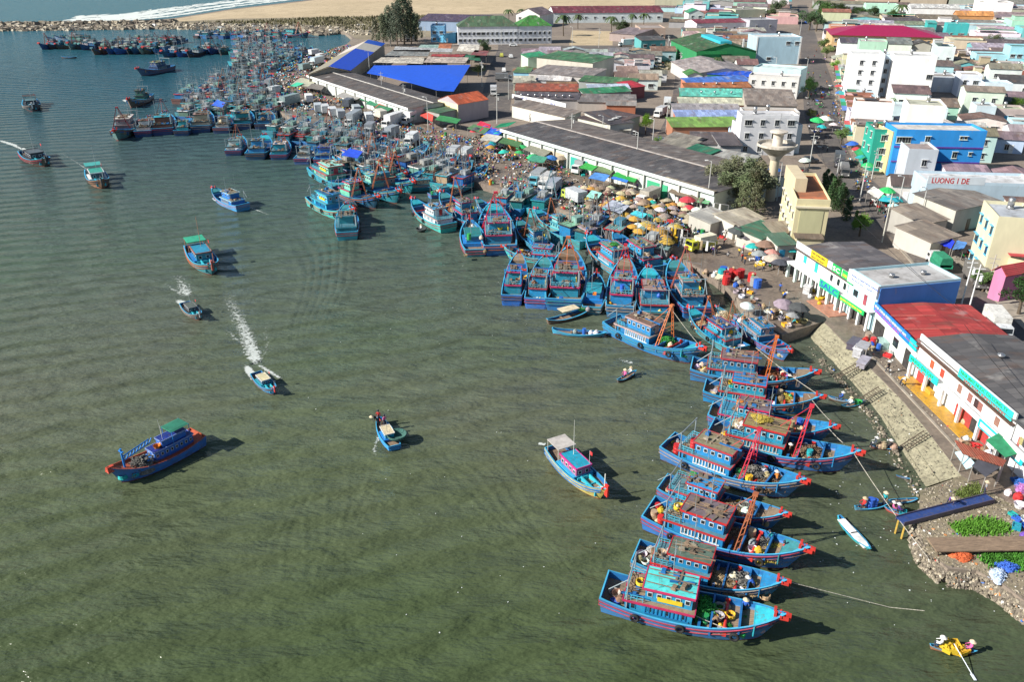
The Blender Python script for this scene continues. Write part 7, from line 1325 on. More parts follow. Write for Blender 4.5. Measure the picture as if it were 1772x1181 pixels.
for px, py, c, s in ((1322, 448, 'brown', 1.3), (1312, 458, 'grey', 1.15), (1332, 456, 'pink', 1.1), (1336, 468, 'cream', 1.2), (1356, 470, 'dark', 1.3), (1346, 476, 'dark', 1.1), (1344, 446, 'green', 1.2), (1364, 450, 'teal', 1.1), (1302, 444, 'teal', 1.0), (1306, 432, 'pink', 1.0), (1272, 424, 'dark', 1.5), (1284, 420, 'dark', 1.3), (1250, 392, 'cream', 1.3), (1292, 428, 'dark', 1.2), (1188, 366, 'red', 1.3), (1192, 374, 'red', 1.1), (1290, 545, 'white', 1), (1352, 548, 'grey', 1.1), (1362, 552, 'dark', 1.1), (1376, 556, 'dark', 1.1), (1368, 562, 'grey', .9), (1500, 302, 'green', 1.4), (1488, 290, 'teal', 1.2), (1536, 372, 'teal', 1.5), (1566, 380, 'teal', 1.2), (1480, 270, 'red', 1.1), (1474, 264, 'blue', 1.2), (1450, 160, 'red', 1.2), (1452, 172, 'blue', 1.4), (1448, 150, 'pink', 1.1), (1410, 226, 'green', 1.5), (1424, 222, 'white', 1.5), (1420, 232, 'teal', 1.3), (1440, 228, 'white', 1.2), (1338, 310, 'blue', 1.4), (1392, 292, 'white', 1.2), (1530, 350, 'green', 1.4), (1545, 362, 'teal', 1.2)): umbrella(px, py, c, s * .82)
AG = 'awnings and tarpaulins of the market'
AW = [([(1002, 250 + 40), (1024, 296), (1034, 288), (1014, 281)], (.03, .3, .05), 'small green awning against the market hall'), ([(1022, 294), (1056, 302), (1064, 294), (1032, 286)], (.13, .2, .09), 'olive awning against the market hall'), ([(1060, 304), (1098, 316), (1108, 302), (1072, 293)], (.02, .36, .06), 'bright green awning against the market hall'), ([(1094, 308), (1140, 322), (1152, 308), (1112, 298)], (.015, .14, .07), 'dark green awning against the market hall'), ([(1018, 308), (1046, 314), (1056, 303), (1030, 298)], (.08, .25, .6), 'ribbed blue tarp stall beside the grey truck'), ([(1056, 308), (1084, 316), (1088, 312), (1062, 305)], (.02, .14, .5), 'blue tarp strip under the green awning'), ([(1156, 332), (1190, 344), (1208, 336), (1168, 322)], (.17, .13, .09), 'brown canvas awning near the hall end'), ([(1186, 344), (1212, 352), (1222, 340), (1200, 334)], (.14, .12, .08), 'olive brown canvas awning at the hall end'), ([(1206, 350), (1226, 353), (1234, 338), (1214, 336)], (.15, .45, .2), 'pale green curved awning at the hall end'), ([(1158, 322), (1190, 330), (1194, 325), (1164, 318)], (.02, .5, .3), 'bright green strip awning on the hall wall'),
 ([(1014, 340), (1034, 345), (1042, 334), (1024, 329)], (.28, .6, .5), 'square mint tarp with pale border'), ([(1042, 358), (1074, 370), (1090, 356), (1060, 346)], (.35, .38, .45), 'striped blue and tan tarp among the umbrellas'), ([(1090, 370), (1112, 378), (1120, 370), (1100, 364)], (.05, .42, .5), 'crumpled turquoise tarp among the umbrellas'), ([(808, 222), (838, 232), (848, 222), (820, 215)], (.07, .16, .07), 'olive tarp by the yellow market house'), ([(836, 232), (856, 240), (872, 226), (850, 220)], (.02, .1, .55), 'blue tarp below the red canopy'), ([(822, 218), (840, 226), (850, 216), (832, 209)], (.5, .02, .06), 'crimson canopy by the yellow market house, upper'), ([(828, 228), (852, 232), (860, 222), (838, 218)], (.5, .02, .07), 'crimson canopy by the yellow market house, lower'), ([(852, 222), (880, 218), (894, 210), (866, 214)], (.02, .3, .14), 'green canopy joining the hall roof'), ([(830, 242), (858, 246), (870, 236), (842, 231)], (.5, .48, .42), 'cream stall roof at the hall corner'), ([(862, 246), (898, 256), (904, 246), (872, 238)], (.05, .14, .05), 'dark green stall awning under orange boards'), ([(905, 258), (940, 272), (954, 262), (920, 250)], (.2, .2, .15), 'grey-brown tarp patchwork in the market'), ([(912, 278), (940, 282), (948, 272), (922, 268)], (.05, .25, .16), 'dark green tarp frame in the market'),
 ([(752, 207), (790, 214), (798, 206), (762, 199)], (.03, .22, .07), 'green awning below the yellow sign wall'), ([(727, 200), (748, 210), (750, 199), (732, 191)], (.6, .07, .05), 'red stall roof beside the white truck'), ([(680, 196), (716, 202), (724, 190), (694, 182)], (.035, .15, .07), 'broad dark green stall roof by the trucks'), ([(645, 190), (668, 194), (680, 187), (656, 181)], (.03, .17, .08), 'green stall roof with red patch'), ([(648, 186), (664, 189), (672, 183), (656, 179)], (.5, .1, .06), 'red patch roof above the green stall'), ([(632, 180), (652, 184), (660, 178), (640, 173)], (.03, .2, .1), 'green stall roof, second from the grey sheet'), ([(622, 172), (640, 177), (650, 171), (634, 166)], (.03, .22, .1), 'green stall roof, next to the grey sheet'), ([(580, 166), (612, 174), (632, 166), (600, 156)], (.35, .34, .32), 'broad grey sheet over the loading bay'), ([(504, 146), (536, 150), (548, 140), (520, 134)], (.4, .4, .3), 'pale stall roof with green corner at the inner quay'), ([(530, 152), (556, 156), (562, 148), (540, 144)], (.2, .18, .16), 'brown-grey stall roof at the inner quay'), ([(502, 148), (512, 150), (526, 144), (514, 142)], (.05, .5, .3), 'mint corner tarp at the inner quay'),
 ([(1009, 214 + 6), (1044, 226), (1050, 212), (1018, 207)], (.1, .24, .09), 'moss green awning on white poles by the junction'), ([(1048, 222), (1092, 226), (1096, 212), (1054, 211)], (.42, .4, .34), 'tan corrugated awning by the junction'), ([(1000, 216), (1008, 218), (1012, 206), (1000, 204)], (.02, .16, .08), 'dark green narrow awning beside the moss green one'), ([(968, 203), (990, 208), (996, 197), (978, 194)], (.02, .22, .1), 'green awning beside the brown stall row'), ([(1132, 252), (1146, 252), (1150, 238), (1140, 236)], (.12, .08, .55), 'purple tarp beside the weathered roof'), ([(590, 268), (618, 274), (628, 262), (604, 257)], (.01, .07, .6), 'bright blue tarp roof slung over the moored boats'), ([(366, 182), (384, 186), (390, 178), (376, 172)], (.03, .12, .6), 'blue tarp diamond among the packed boats'),
 ([(1624, 422), (1646, 430), (1652, 418), (1638, 406)], (.01, .04, .7), 'vivid blue tarp over the roadside stall'), ([(1648, 432), (1668, 430), (1674, 420), (1656, 416)], (.08, .22, .5), 'steel blue tarp beside the white sign'), ([(1500, 332), (1520, 344), (1530, 334), (1512, 322)], (.6, .58, .52), 'cream awning on the street corner'), ([(1522, 346), (1540, 356), (1546, 348), (1528, 336)], (.05, .5, .32), 'green awning on the street corner'), ([(1536, 356), (1552, 364), (1556, 356), (1542, 348)], (.3, .55, .6), 'pale blue awning on the street corner'), ([(1478, 262), (1488, 278), (1498, 272), (1488, 256)], (.02, .25, .08), 'green awning leaning over the market street'), ([(1236, 488 - 6), (1250, 486), (1256, 476), (1242, 474)], (.55, .5, .35), 'cream tarp lying on the platform')]
for pts, c, l in AW:
    z = 5.2 if 'slung' in l or 'diamond' in l else .5 if 'lying' in l else 2.6
    # points were read at roof height
    polyroof('awning', pts, [z - .3, z - .3, z + .2, z + .2], c, l, 'awning', sag=.12, post=z > 1 and z < 5, group=AG)
# lorry-park and stall walls
MK = [(560, 215), (640, 180), (760, 215), (860, 250), (960, 280), (1000, 300), (1120, 320), (1230, 362), (1240, 420), (1180, 446), (1110, 410), (1010, 374), (870, 326), (740, 290), (640, 254)]
CR = [(1010, 322), (1220, 364), (1200, 410), (1140, 430), (1060, 402), (960, 356)]
CN = ['red', 'blue', 'white', 'pink', 'teal', 'black', 'brown', 'yellow', 'green', 'orange', 'purple', 'grey']
def crowd(poly, n, hat=.5, grp='people at the fish market'):
    for x, y in scatter(poly, n): person((x, y, LZ), R.choice(CN), R.choice(('stand', 'stand', 'walk', 'bend', 'sit')), R.random() < hat, group=grp)
crowd(MK, 100); crowd(CR, 60); crowd([(1230, 400), (1330, 440), (1370, 475), (1300, 470), (1220, 440)], 26); crowd([(500, 130), (560, 110), (600, 90), (620, 100), (560, 160), (500, 180)], 26)
crowd([(1392, 60), (1420, 60), (1450, 200), (1470, 262), (1420, 290), (1396, 200)], 26, .4, 'people on the main street'); crowd([(1470, 300), (1560, 372), (1600, 420), (1560, 420), (1480, 330)], 14, .4, 'people on the main street')
def goods(poly, n, kinds, cols, grp='market goods'):
    for x, y in scatter(poly, n): item(R.choice(kinds), R.choice(cols), (x, y, LZ), None)
goods(CR, 120, ('fish_crate', 'basket', 'fish_crate', 'barrel'), ('orange', 'red', 'yellow', 'white', 'blue', 'pink', 'tan'))
goods(MK, 110, ('fish_crate', 'basket', 'basket', 'barrel'), ('orange', 'red', 'yellow', 'white', 'blue', 'teal', 'tan', 'green'))
goods([(1210, 380), (1300, 400), (1370, 470), (1330, 470), (1260, 430)], 26, ('fish_crate', 'basket', 'sack'), ('red', 'white', 'yellow', 'blue'))
goods([(480, 115), (600, 78), (640, 90), (560, 150), (480, 165)], 70, ('fish_crate', 'basket', 'sack'), ('red', 'white', 'pink', 'blue', 'orange', 'teal'))
SM2 = ['stone_dark', 'litter_red', 'litter_blue', 'litter_white', 'litter_orange', 'yellow_letter', 'green_letter', 'trousers', 'stone_pale', 'stone_mid', 'cyan_paint', 'pink_letter']
def clutter(name, poly, n, s0, s1):
    mb = MB()
    for x, y in scatter(poly, n // 5):
        for _ in range(5): chunk(mb, x + R.gauss(0, .6), y + R.gauss(0, .6), LZ + R.choice((.1, .2, .5)), R.uniform(s0, s1), R.choices(range(12), (22, 6, 7, 8, 5, 2, 3, 24, 9, 14, 5, 2))[0])
    tag(ob(name, mb.mesh(name, SM2)), kind='stuff')
clutter('market_debris', [(640, 250), (560, 212), (640, 190), (700, 215), (770, 232), (830, 240), (960, 288), (1000, 310), (960, 350), (870, 322), (740, 288)], 3600, .1, .3)
clutter('stall_debris', CR, 2600, .1, .26); clutter('quay_debris', [(480, 116), (520, 100), (600, 78), (630, 82), (560, 130), (520, 150), (640, 185), (560, 205), (510, 205), (478, 182), (456, 162)], 2600, .15, .45); clutter('street_debris', [(1446, 120), (1470, 262), (1540, 360), (1590, 400), (1594, 408), (1532, 368), (1462, 268), (1440, 150)], 500, .1, .24)
# red tubs and heaps on the platform
for i, (x, y, c) in enumerate(((1258, 484, 'red'), (1266, 480, 'red'), (1274, 482, 'red'), (1256, 492, 'red'), (1281, 480, 'red'), (1300, 487, 'red'), (1248, 480, 'teal'), (1251, 476, 'blue'), (1304, 494, 'grey'), (1310, 498, 'blue'))):
    p = G(x, y); o = make(ITEMS['barrel'][0], 'drum', (p.x, p.y, LZ + .01), 0, (2.1, 2.1, 1.5), {'c': COLN[c]}); pend(o, f'big {c} ice tub', 'tub', 'tubs on the concrete platform')
goods([(1210, 470), (1262, 470), (1330, 540), (1400, 560), (1360, 574), (1290, 520)], 46, ('sack', 'basket', 'fish_crate', 'rope_coil'), ('white', 'grey', 'tan', 'blue', 'yellow', 'brown'))
crowd([(1230, 465), (1400, 520), (1400, 562), (1350, 572), (1270, 500)], 14)
for (x, y, c, p_, l) in ((1387, 449 + 100, 'black', 'walk', 'lone person in black walking across the platform edge'), (1535, 646, 'black', 'walk', 'person in black with a stick walking on the promenade'), (1558, 668, 'white', 'bend', 'person in white crouching on the promenade kerb'), (1640, 876, 'purple', 'bend', 'person in purple bending above the rubble by the footbridge'), (1702, 858, 'grey', 'stand', 'person in grey at the landward end of the footbridge')): person(G(x, y), c, p_, True, None, None, l)
goods([(1740, 850), (1790, 870), (1800, 960), (1745, 915)], 14, ('sack', 'basket', 'fish_crate'), ('pink', 'blue', 'red', 'white', 'purple', 'teal'))
goods([(1480, 590), (1530, 588), (1546, 620), (1510, 614)], 12, ('sack', 'fish_crate', 'barrel'), ('white', 'red', 'blue', 'tan', 'grey')); goods([(1400, 500), (1440, 520), (1430, 540), (1400, 520)], 6, ('sack', 'fish_crate'), ('white', 'yellow')); goods([(1660, 760), (1700, 772), (1720, 800), (1680, 790)], 14, ('sack', 'fish_crate', 'basket'), ('white', 'brown', 'red', 'tan')); goods([(1650, 690), (1700, 740), (1690, 760), (1640, 710)], 6, ('sack', 'basket'), ('brown', 'tan', 'black'))
# laundry rails of bright fabric
for i, (x, y, cs, l) in enumerate(((1160, 416, ('pink', 'white', 'grey', 'white', 'yellow', 'yellow', 'black', 'white'), 'rail of red, white and yellow waterproofs by the market quay'), (1206, 438, ('white', 'black', 'white', 'tan', 'white'), 'striped cloths hanging behind the small yellow truck'), (1232, 372, ('white', 'grey', 'white', 'white'), 'white cloths hung under the pale shack roof'))):
    p = G(x, y); root = bpy.data.objects.new('clothes_rail', None); COL.objects.link(root); root.location = p; root.rotation_euler[2] = -.5; tag(root, l, 'clothes rail')
    ob('rail', MB().tube((-3, 0, 2.4), (3, 0, 2.4), .04, n=5).tube((-3, 0, 0), (-3, 0, 2.4), .05, n=5).tube((3, 0, 0), (3, 0, 2.4), .05, n=5).mesh('rail', 'metal_paint'), root, GREY)
    for k, c in enumerate(cs): xx = -2.6 + 5.0 * k / len(cs); ob('garment', MB().box(xx, -.12, .7, xx + .42, .12, 2.38, 0, None, .8, .5).mesh('garment', 'cloth'), root, COLN[c])
# motorbikes
def bikes(poly, n, grp):
    for x, y in scatter(poly, n):
        c = R.choice(('red', 'blue', 'black', 'grey', 'white', 'green')); o = make(BK, 'motorbike', (x, y, LZ + .015), R.uniform(0, 6.3), 1.1, {'cab': COLN[c]}); pend(o, f'{c} motorbike', 'motorbike', grp)
bikes([(1390, 150), (1400, 240), (1420, 280), (1460, 262), (1452, 200), (1440, 150)], 52, 'motorbikes on the main street'); bikes([(1290, 425), (1300, 410), (1370, 440), (1385, 480), (1350, 470)], 22, 'motorbikes beside the shop row'); bikes([(1470, 300), (1540, 360), (1600, 420), (1570, 420), (1480, 330)], 20, 'motorbikes on the road bend'); bikes([(1180, 405), (1240, 420), (1230, 400), (1190, 390)], 10, 'motorbikes below the umbrellas'); bikes([(1360, 290), (1410, 300), (1400, 330), (1360, 320)], 10, 'motorbikes at the water tower'); bikes([(560, 150), (640, 165), (620, 200), (540, 170)], 12, 'motorbikes at the lorry park'); bikes([(880, 200), (900, 205), (1000, 222), (990, 228)], 8, 'motorbikes behind the market hall'); bikes([(1660, 430), (1720, 480), (1700, 480), (1640, 430)], 8, 'motorbikes on the far pavement')
# ================================================================ poles
def pole(px, py, h, label, lamp=True, col=(.55, .55, .52), arm=.8, r=.12):
    p = G(px, py); root = bpy.data.objects.new('street_lamp' if lamp else 'utility_pole', None); COL.objects.link(root); root.location = p; root.rotation_euler[2] = R.uniform(-.5, .5)
    ob('pole', MB().tube((0, 0, 0), (0, 0, h), r, r * .6, 7).mesh('pole', 'metal_paint'), root, col)
    if lamp: ob('lamp_head', MB().tube((0, 0, h - .1), (-arm, 0, h + .2), .06, n=5).box(-arm - .5, -.14, h + .12, -arm + .1, .14, h + .28).mesh('lamp_head', 'plastic'), root, WHT)
    else: ob('crossarm', MB().box(-.75, -.05, h - .7, .75, .05, h - .6).box(-.5, -.05, h - 1.4, .5, .05, h - 1.31).tube((.5, 0, h - 2.4), (.5, 0, h - 1.6), .22, n=8).mesh('crossarm', 'metal_paint'), root, col)
    if label: tag(root, label, 'street lamp' if lamp else 'power pole')
    else: pend(root, 'grey ' + ('street lamp' if lamp else 'power pole'), 'street lamp' if lamp else 'power pole', 'poles along the streets')
    return root
pole(1661, 537, 8, 'tall white power pole beyond the grey shop roof', False, (.7, .7, .68)); pole(1669, 562, 9, 'second tall white power pole, nearer the white truck'.replace('nearer', 'beside'), False, (.7, .7, .68)); pole(1526, 420, 9, 'lattice-sided concrete pole by the bright green bush', False, (.6, .58, .5)); pole(1706, 505, 6, 'short concrete pole at the kerb by the pink house', False, (.4, .38, .34))
for x, y, h in ((1222, 366, 10), (1100, 297, 9), (988, 258, 9), (741, 226, 9), (860, 214, 9), (1042, 240, 6), (1400, 290, 8), (1443, 332, 8), (1487, 350, 8), (1344, 348, 8), (1155, 92, 8), (1152, 230, 9), (1128, 262, 8), (1340, 132, 7), (1393, 140, 8), (1452, 140, 8), (1384, 60, 8), (1590, 388, 7), (700, 190, 8), (662, 172, 9), (640, 130, 9), (834, 150, 9), (868, 78, 8), (990, 80, 9), (1036, 82, 9), (1094, 100, 7), (1176, 120, 7), (1476, 262, 8), (1508, 310, 7), (1552, 366, 7), (736, 74, 8), (676, 80, 8), (1098, 262, 5), (880, 172, 7)): pole(x, y, h, None, R.random() < .5)
def wire(a, b2, za, zb, lab): o = ob('overhead_wire', rope_mesh([G(a[0], a[1], LZ + za), G(b2[0], b2[1], LZ + zb)], .025, 'rubber', .012), None); tag(o, lab, 'overhead wire', 'overhead wires')
wire((1669, 562), (1800, 720), 8.5, 8, 'overhead wire running down the road from the power pole'); wire((1526, 420), (1661, 537), 8.3, 7.4, 'overhead wire from the lattice pole to the tall white pole'); wire((1443, 332), (1526, 420), 7.5, 8.3, 'overhead wire crossing the junction to the lattice pole'); wire((1393, 140), (1443, 332), 7.6, 7.5, 'overhead wire above the main street')
# stakes in the far shallows, plank steps, footbridge
for i, (x0, x1, y, n) in enumerate(((420, 470, 52, 14), (384, 430, 60, 10), (300, 400, 50, 12))):
    mb = MB()
    for k in range(n): p = G(x0 + (x1 - x0) * k / n, y + R.uniform(-2, 3), 0); mb.tube((p.x, p.y, -.5), (p.x, p.y, R.uniform(3, 5)), .12, n=4)
    tag(ob('mooring_stakes_fence', mb.mesh('stake_lattice', 'bark')), ('wooden mooring stakes in the shallows before the scrub', 'wooden mooring stakes among the packed boats', 'wooden mooring stakes along the breakwater')[i], 'stakes')
for i, (a, b2, z0, z1, w2, l) in enumerate((((1448, 652), (1484, 632), .4, 1.75, .35, 'plank ladder down the slope, upper'), ((1488, 694), (1524, 672), .4, 1.75, .35, 'plank ladder down the slope, middle'), ((1562, 776), (1604, 749), .4, 1.8, .4, 'plank ladder down the slope, lower'))):
    A, C = G(*a, z0), G(*b2, z1); d = (C - A).normalized(); n = Vector((-d.y, d.x, 0)).normalized() * w2; mb = MB()
    for s in (-1, 1): mb.tube(A + n * s, C + n * s, .07, n=5)
    for k in range(9): q = A.lerp(C, (k + .5) / 9); mb.tube(q - n, q + n, .045, n=4)
    tag(ob('ladder_frame', mb.mesh('ladder_frame', 'bark')), l, 'ladder', 'plank ladders on the slope')
A, C = G(1556, 906, 1.6), G(1714, 860, 2.0); d = C - A; rz = atan2(d.y, d.x); root = bpy.data.objects.new('footbridge', None); COL.objects.link(root); root.location = (A.x, A.y, .32); root.rotation_euler[2] = rz; tag(root, 'narrow navy blue footbridge from the rubble shore to the boats', 'footbridge'); L_ = d.length
ob('deck', MB().box(0, -.45, 1.5, L_, .45, 1.62).mesh('deck', 'boat_paint'), root, (.03, .06, .2)); ob('edge_beam', MB().box(0, -.55, 1.3, L_, -.46, 1.75).mesh('edge_beam', 'boat_paint'), root, (.08, .07, .12)); ob('edge_beam', MB().box(0, .46, 1.3, L_, .55, 1.75).mesh('edge_beam', 'boat_paint'), root, (.08, .07, .12))
for k in range(5): ob('post', MB().tube((.3 + L_ * k / 4.6, -.4, -.6), (.3 + L_ * k / 4.6, -.4, 1.5), .09, n=5).tube((.3 + L_ * k / 4.6, .4, -.6), (.3 + L_ * k / 4.6, .4, 1.5), .09, n=5).mesh('post', 'boat_paint'), root, (.6, .4, .08))
A, C = G(1612, 944, 2.1), G(1800, 938, 2.3); d = C - A; root = bpy.data.objects.new('shed_platform', None); COL.objects.link(root); root.location = (A.x, A.y, LZ); root.rotation_euler[2] = atan2(d.y, d.x); tag(root, 'long weathered plank platform over the rubble', 'platform')
ob('deck', MB().box(0, -.9, .55, d.length, .9, .68).mesh('deck', 'planks'), root)
for k in range(7): ob('post', MB().tube((.3 + d.length * k / 6.6, -.7, -1.2), (.3 + d.length * k / 6.6, -.7, .55), .08, n=5).mesh('post', 'bark'), root)
for i, (x, y, c, l) in enumerate(((1664, 966, (.55, .12, .04), 'orange tarpaulin heap beside the plank platform'), (1770, 848, (.5, .2, .5), 'lilac cloth heap near the pink doors'), (1765, 838, (.03, .12, .4), 'blue tarpaulin heap near the pink doors'), (1742, 984, (.05, .15, .6), 'blue plastic bag heap below the green bush'), (1726, 998, (.5, .6, .75), 'pale blue plastic heap at the waterline'))): tag(make([('net_mound', NETS[i % 4], 'c', None)], 'tarpaulin_heap', G(x, y), i, (.5, .4, .5), {'c': c}), l, 'tarpaulin')
for i, (x, y, w2, h2, c, l) in enumerate(((1476, 600, 1.4, .8, (.08, .07, .1), 'dark stall table at the top of the slope'), (1484, 616, .9, 1.2, (.5, .5, .52), 'pale grey cabinet on the promenade'), (1493, 632, 1.3, .7, (.3, .28, .32), 'low grey bench table on the promenade'), (1396, 508, .6, 1.2, (.5, .5, .5), 'white pillar box at the shop porch'))):
    p = G(x, y); root = bpy.data.objects.new('stall_table', None); COL.objects.link(root); root.location = (p.x, p.y, LZ + .01); root.rotation_euler[2] = .9; tag(root, l, 'stall')
    ob('top', MB().box(-w2, -.6, h2, w2, .6, h2 + .08).mesh('top', 'boat_paint'), root, tuple(v * 1.3 for v in c)); ob('body', MB().box(-w2 + .1, -.5, 0, w2 - .1, .5, h2).mesh('body', 'boat_paint'), root, c)
# ================================================================ trees
DG, MG_, LG = (.05, .09, .03), (.08, .15, .035), (.15, .27, .03); OL = (.11, .13, .06)
for i, (x, y, h) in enumerate(((652, 78, 13), (664, 80, 16), (676, 79, 20), (688, 82, 22), (700, 77, 27), (712, 76, 19), (722, 73, 15), (668, 72, 15), (694, 72, 24), (708, 70, 22), (680, 72, 16))): tree('casuarina', x, y, h, (.07, .095, .05), f'dark casuarina, {ordi(i)} of the clump between basin and sand' , .95)['group'] = 'casuarina clump'
for i, (x, y, h) in enumerate(((1240, 338, 8.5), (1252, 350, 9), (1266, 344, 9.5), (1278, 360, 8.5), (1290, 348, 9.5), (1300, 366, 9), (1302, 352, 9), (1304, 376, 7), (1262, 362, 7), (1296, 340, 8.5), (1284, 372, 7), (1248, 360, 7))): tree('casuarina' if i % 3 else 'broad', x, y, h, OL, f'olive feathery tree, {ordi(i)} of the grove below the water tower', 1.25)['group'] = 'olive grove'
for i, (x, y, h) in enumerate(((1424, 336, 6), (1432, 340, 5.5), (1437, 350, 6), (1446, 352, 6.5), (1450, 362, 6), (1458, 370, 6), (1464, 382, 5.5), (1442, 366, 5))): tree('cypress', x, y, h, (.04, .09, .025), f'dark green cypress, {ordi(i)} of the file beside the cream tower', 1.3)['group'] = 'cypress file'
tree('cypress', 1478, 398, 4.2, (.07, .16, .03), 'small bright cypress beside the glossy bush'); tree('broad', 1487, 409, 4.6, LG, 'bright lime green round tree behind the shop roof', 1.15); tree('broad', 1762, 545, 6.5, (.05, .12, .03), 'large dense green tree at the road edge', 1.2); tree('broad', 1398, 172, 8, (.06, .15, .03), 'round green street tree beside the pale blue block', .95); tree('broad', 1534, 205, 6.5, (.07, .15, .03), 'round green tree before the white hotel', 1.1); tree('broad', 1402, 208, 3.6, (.16, .22, .03), 'small yellow-green tree at the street lamp'); tree('broad', 1117, 232, 6, (.22, .38, .03), 'vivid lime tree in the side street', .9); tree('broad', 1137, 262, 4.5, (.1, .2, .03), 'small green tree by the purple tarp', .8); tree('broad', 1040, 127, 4, (.25, .35, .03), 'low lime bush tree behind the white fence', 1.3); tree('broad', 828, 132, 5, (.06, .13, .025), 'green tree beside the blue canopy', 1.3); tree('broad', 842, 98, 6, DG, 'dark tree on the harbour street corner', 1.1); tree('broad', 836, 88, 6, DG, 'dark tree behind the street corner one', 1.2)
for i, (x, y, h) in enumerate(((1240, 128, 7), (1058, 58, 10), (975, 62, 12), (1113, 48, 9), (1093, 46, 8), (1414, 34, 13), (1555, 40, 12), (880, 40, 9), (902, 36, 8), (1000, 50, 9), (1712, 476, 3.5))): tree('palm', x, y, h, (.05, .085, .025), None) if False else pend(tree('palm', x, y, h, (.05, .085, .025), None), 'palm tree', 'tree', 'palms')
for i, (x, y, h, c) in enumerate(((1425, 36, 13, MG_), (1440, 34, 12, MG_), (1456, 33, 11, MG_), (1476, 33, 9, MG_), (1492, 32, 8, MG_), (1400, 52, 13, DG), (1412, 54, 11, DG), (1346, 26, 12, DG), (1334, 36, 9, OL), (1320, 38, 8, OL), (1245, 10, 12, LG), (1250, 12, 11, LG), (1542, 40, 9, MG_), (1610, 4, 14, DG), (1660, 4, 13, DG), (1688, 6, 13, DG), (1640, 2, 14, MG_), (1750, 200, 6, LG), (1720, 80, 7, OL), (1424, 90, 7, (.1, .14, .04)), (1430, 100, 6, (.12, .16, .04)), (1070, 60, 8, DG), (1080, 58, 8, DG), (1210, 96, 5, DG), (1443, 124, 5, LG), (1546, 152, 5, DG), (1455, 250, 5, MG_), (1700, 505, 4, MG_), (1600, 398, 4, MG_), (1510, 36, 10, DG))): pend(tree('broad', x, y, h, c, None, 1.25), 'leafy street tree', 'tree', 'scattered trees')
def tufts(name, poly, n, s, col, z=LZ):
    mb = MB()
    for x, y in scatter(poly, n):
        for _ in range(3):
            a = R.uniform(0, 6.3); q = Vector((cos(a), sin(a), 0)) * s * .35; up = Vector((R.gauss(0, .3), R.gauss(0, .3), 1)) * s * R.uniform(.6, 1.3); p = Vector((x, y, z)) + Vector((R.gauss(0, s), R.gauss(0, s), 0)); mb.add([p - q, p + q, p + up], [(0, 1, 2)])
    tag(ob(name, mb.mesh(name, 'leaf'), None, col), kind='stuff')
tufts('grass', [(1654, 856), (1690, 838), (1700, 852), (1668, 866)], 330, .22, (.11, .15, .03)); tufts('shore_grass', [(1650, 912), (1700, 900), (1742, 912), (1740, 922), (1660, 924)], 700, .32, (.09, .24, .02)); tufts('shore_grass', [(1700, 962), (1760, 948), (1800, 960), (1790, 984), (1712, 980)], 900, .34, (.06, .22, .02))
tufts('dune_scrub', [(560, 30), (700, 28), (760, 26), (700, 60), (600, 50), (420, 44), (300, 41)], 1500, 1.3, (.12, .11, .05)); tufts('dry_weeds', [(1045, 92), (1150, 90), (1165, 122), (1060, 118)], 500, .6, (.16, .15, .06)); rubble('demolition_rubble', [(1050, 96), (1130, 94), (1160, 120), (1070, 118)], 500, .3, .9, (40, 20, 40, 6, 4, 2, 2)); rubble('beach_rubble', [(560, 44), (700, 40), (680, 62), (612, 60)], 700, .4, 1.2, (45, 15, 40, 4, 0, 0, 0))
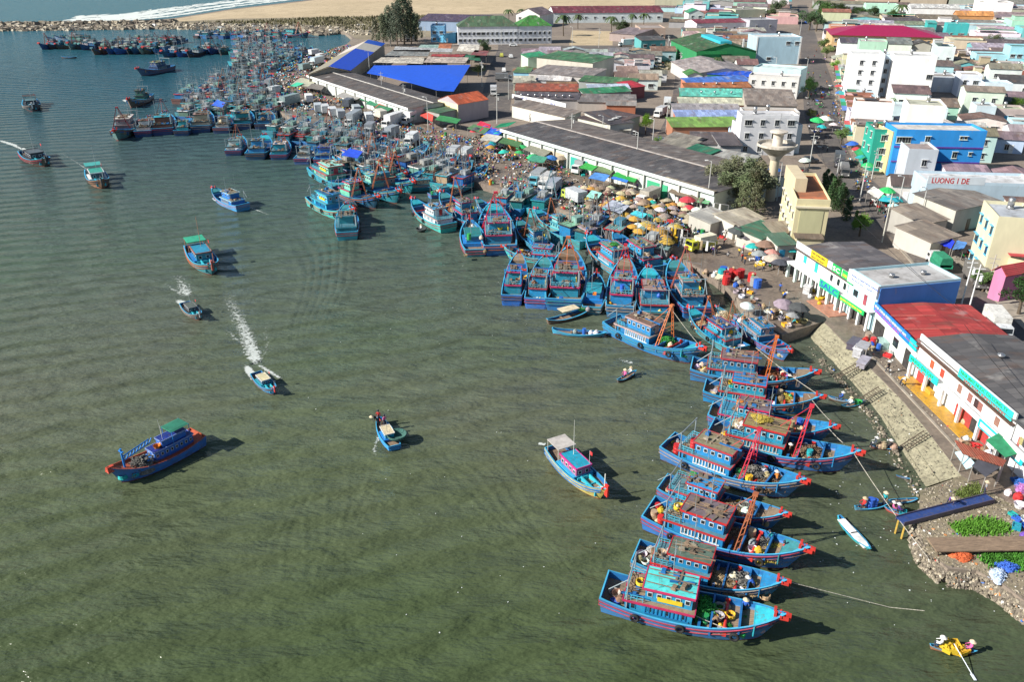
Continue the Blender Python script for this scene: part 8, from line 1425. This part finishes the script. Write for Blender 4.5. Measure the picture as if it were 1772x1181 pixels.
# ================================================================ labels
LM = [((1560, 720), 'stone slope'), ((1350, 325), 'water tower'), ((1400, 410), 'cream tower block'), ((1620, 600), 'red-roofed shop'), ((800, 205), 'yellow gabled market house'), ((720, 150), 'royal blue canopy'), ((1050, 300), 'middle of the long market hall'), ((1200, 350), 'east end of the long market hall'), ((1500, 170), 'white hotel'), ((1630, 295), 'vivid blue house'), ((1530, 62), 'magenta-roofed school'), ((1255, 88), 'green gabled warehouse'), ((1345, 110), 'pale blue wall block'), ((980, 110), 'green warehouse roof'), ((875, 75), 'white green-roofed building'), ((1050, 42), 'maroon-roofed warehouse'), ((690, 80), 'casuarina clump'), ((560, 70), 'far basin'), ((1390, 565), 'concrete platform corner'), ((240, 60), 'breakwater'), ((575, 120), 'striped hall'), ((1205, 436), 'small yellow truck'), ((1030, 340), 'square mint tarp'), ((1090, 375), 'crumpled turquoise tarp'), ((1720, 110), 'pale turquoise long house'), ((1680, 26), 'orange-roofed house'), ((1610, 12), 'large white gabled house'), ((690, 216), 'long bright white truck'), ((1000, 300), 'grey truck at the hall'), ((784, 276), 'pair of trucks near the red masts'), ((612, 215), 'slate-sided truck'), ((1440, 290), 'junction'), ((1430, 200), 'middle of the main street'), ((1400, 60), 'top of the main street'), ((1740, 380), 'cream corner building'), ((1722, 190), 'grey gabled roof house'), ((1640, 150), 'grey-white box house'), ((1730, 500), 'pink house'), ((1640, 900), 'footbridge'), ((1265, 485), 'red ice tubs'), ((350, 200), 'long quay row'), ((470, 250), 'short quay row'), ((600, 300), 'mint boats'), ((760, 310), 'middle row outer end'), ((440, 90), 'inner quay'), ((130, 70), 'breakwater anchorage end'), ((1300, 30), 'pale yellow-green house'), ((1570, 320), 'brown-roofed white house'), ((1320, 450), 'brown umbrella')]
LW = [(G(*p), n) for p, n in LM]; BK_ = {}
for o, d, anc in PEND:
    if anc: BK_.setdefault((d, anc, True), []).append((o.location[0], o))
    else:
        p = Vector(o.location); q = min(LW, key=lambda l: (l[0] - p).length / (40 + l[0].length)); BK_.setdefault((d, q[1], False), []).append(((q[0] - p).length, o))
SB = {o['short']: o for o in BOATS.values() if o['short']}
for (d, n, an), v in BK_.items():
    if an:
        bo = SB.get(n)
        if bo: v = [(((o.location - bo.location).dot(Vector((cos(bo.rotation_euler[2]), sin(bo.rotation_euler[2]), 0)))), o) for _, o in v]
    v.sort(key=lambda t: t[0])
    for i, (_, o) in enumerate(v):
        if an: s = f"{d} on the {n}" if len(v) == 1 else f"{d}, {ordi(i)} from the stern on the {n}"
        else: s = f"{d} by the {n}" if len(v) == 1 else f"{d}, {ordi(i)} out from the {n}"
        wd = s.split(); o['label'] = ' '.join(wd[:16])
for o in bpy.data.objects:
    if len(str(o.get('label', '')).replace('-', ' ').split()) > 16: print('LONG', o['label'])
    for k in ('short', 'w', 'd', 'h'):
        if k in o: del o[k]
print('objects', len(bpy.data.objects), 'roots', sum(1 for o in bpy.data.objects if not o.parent))
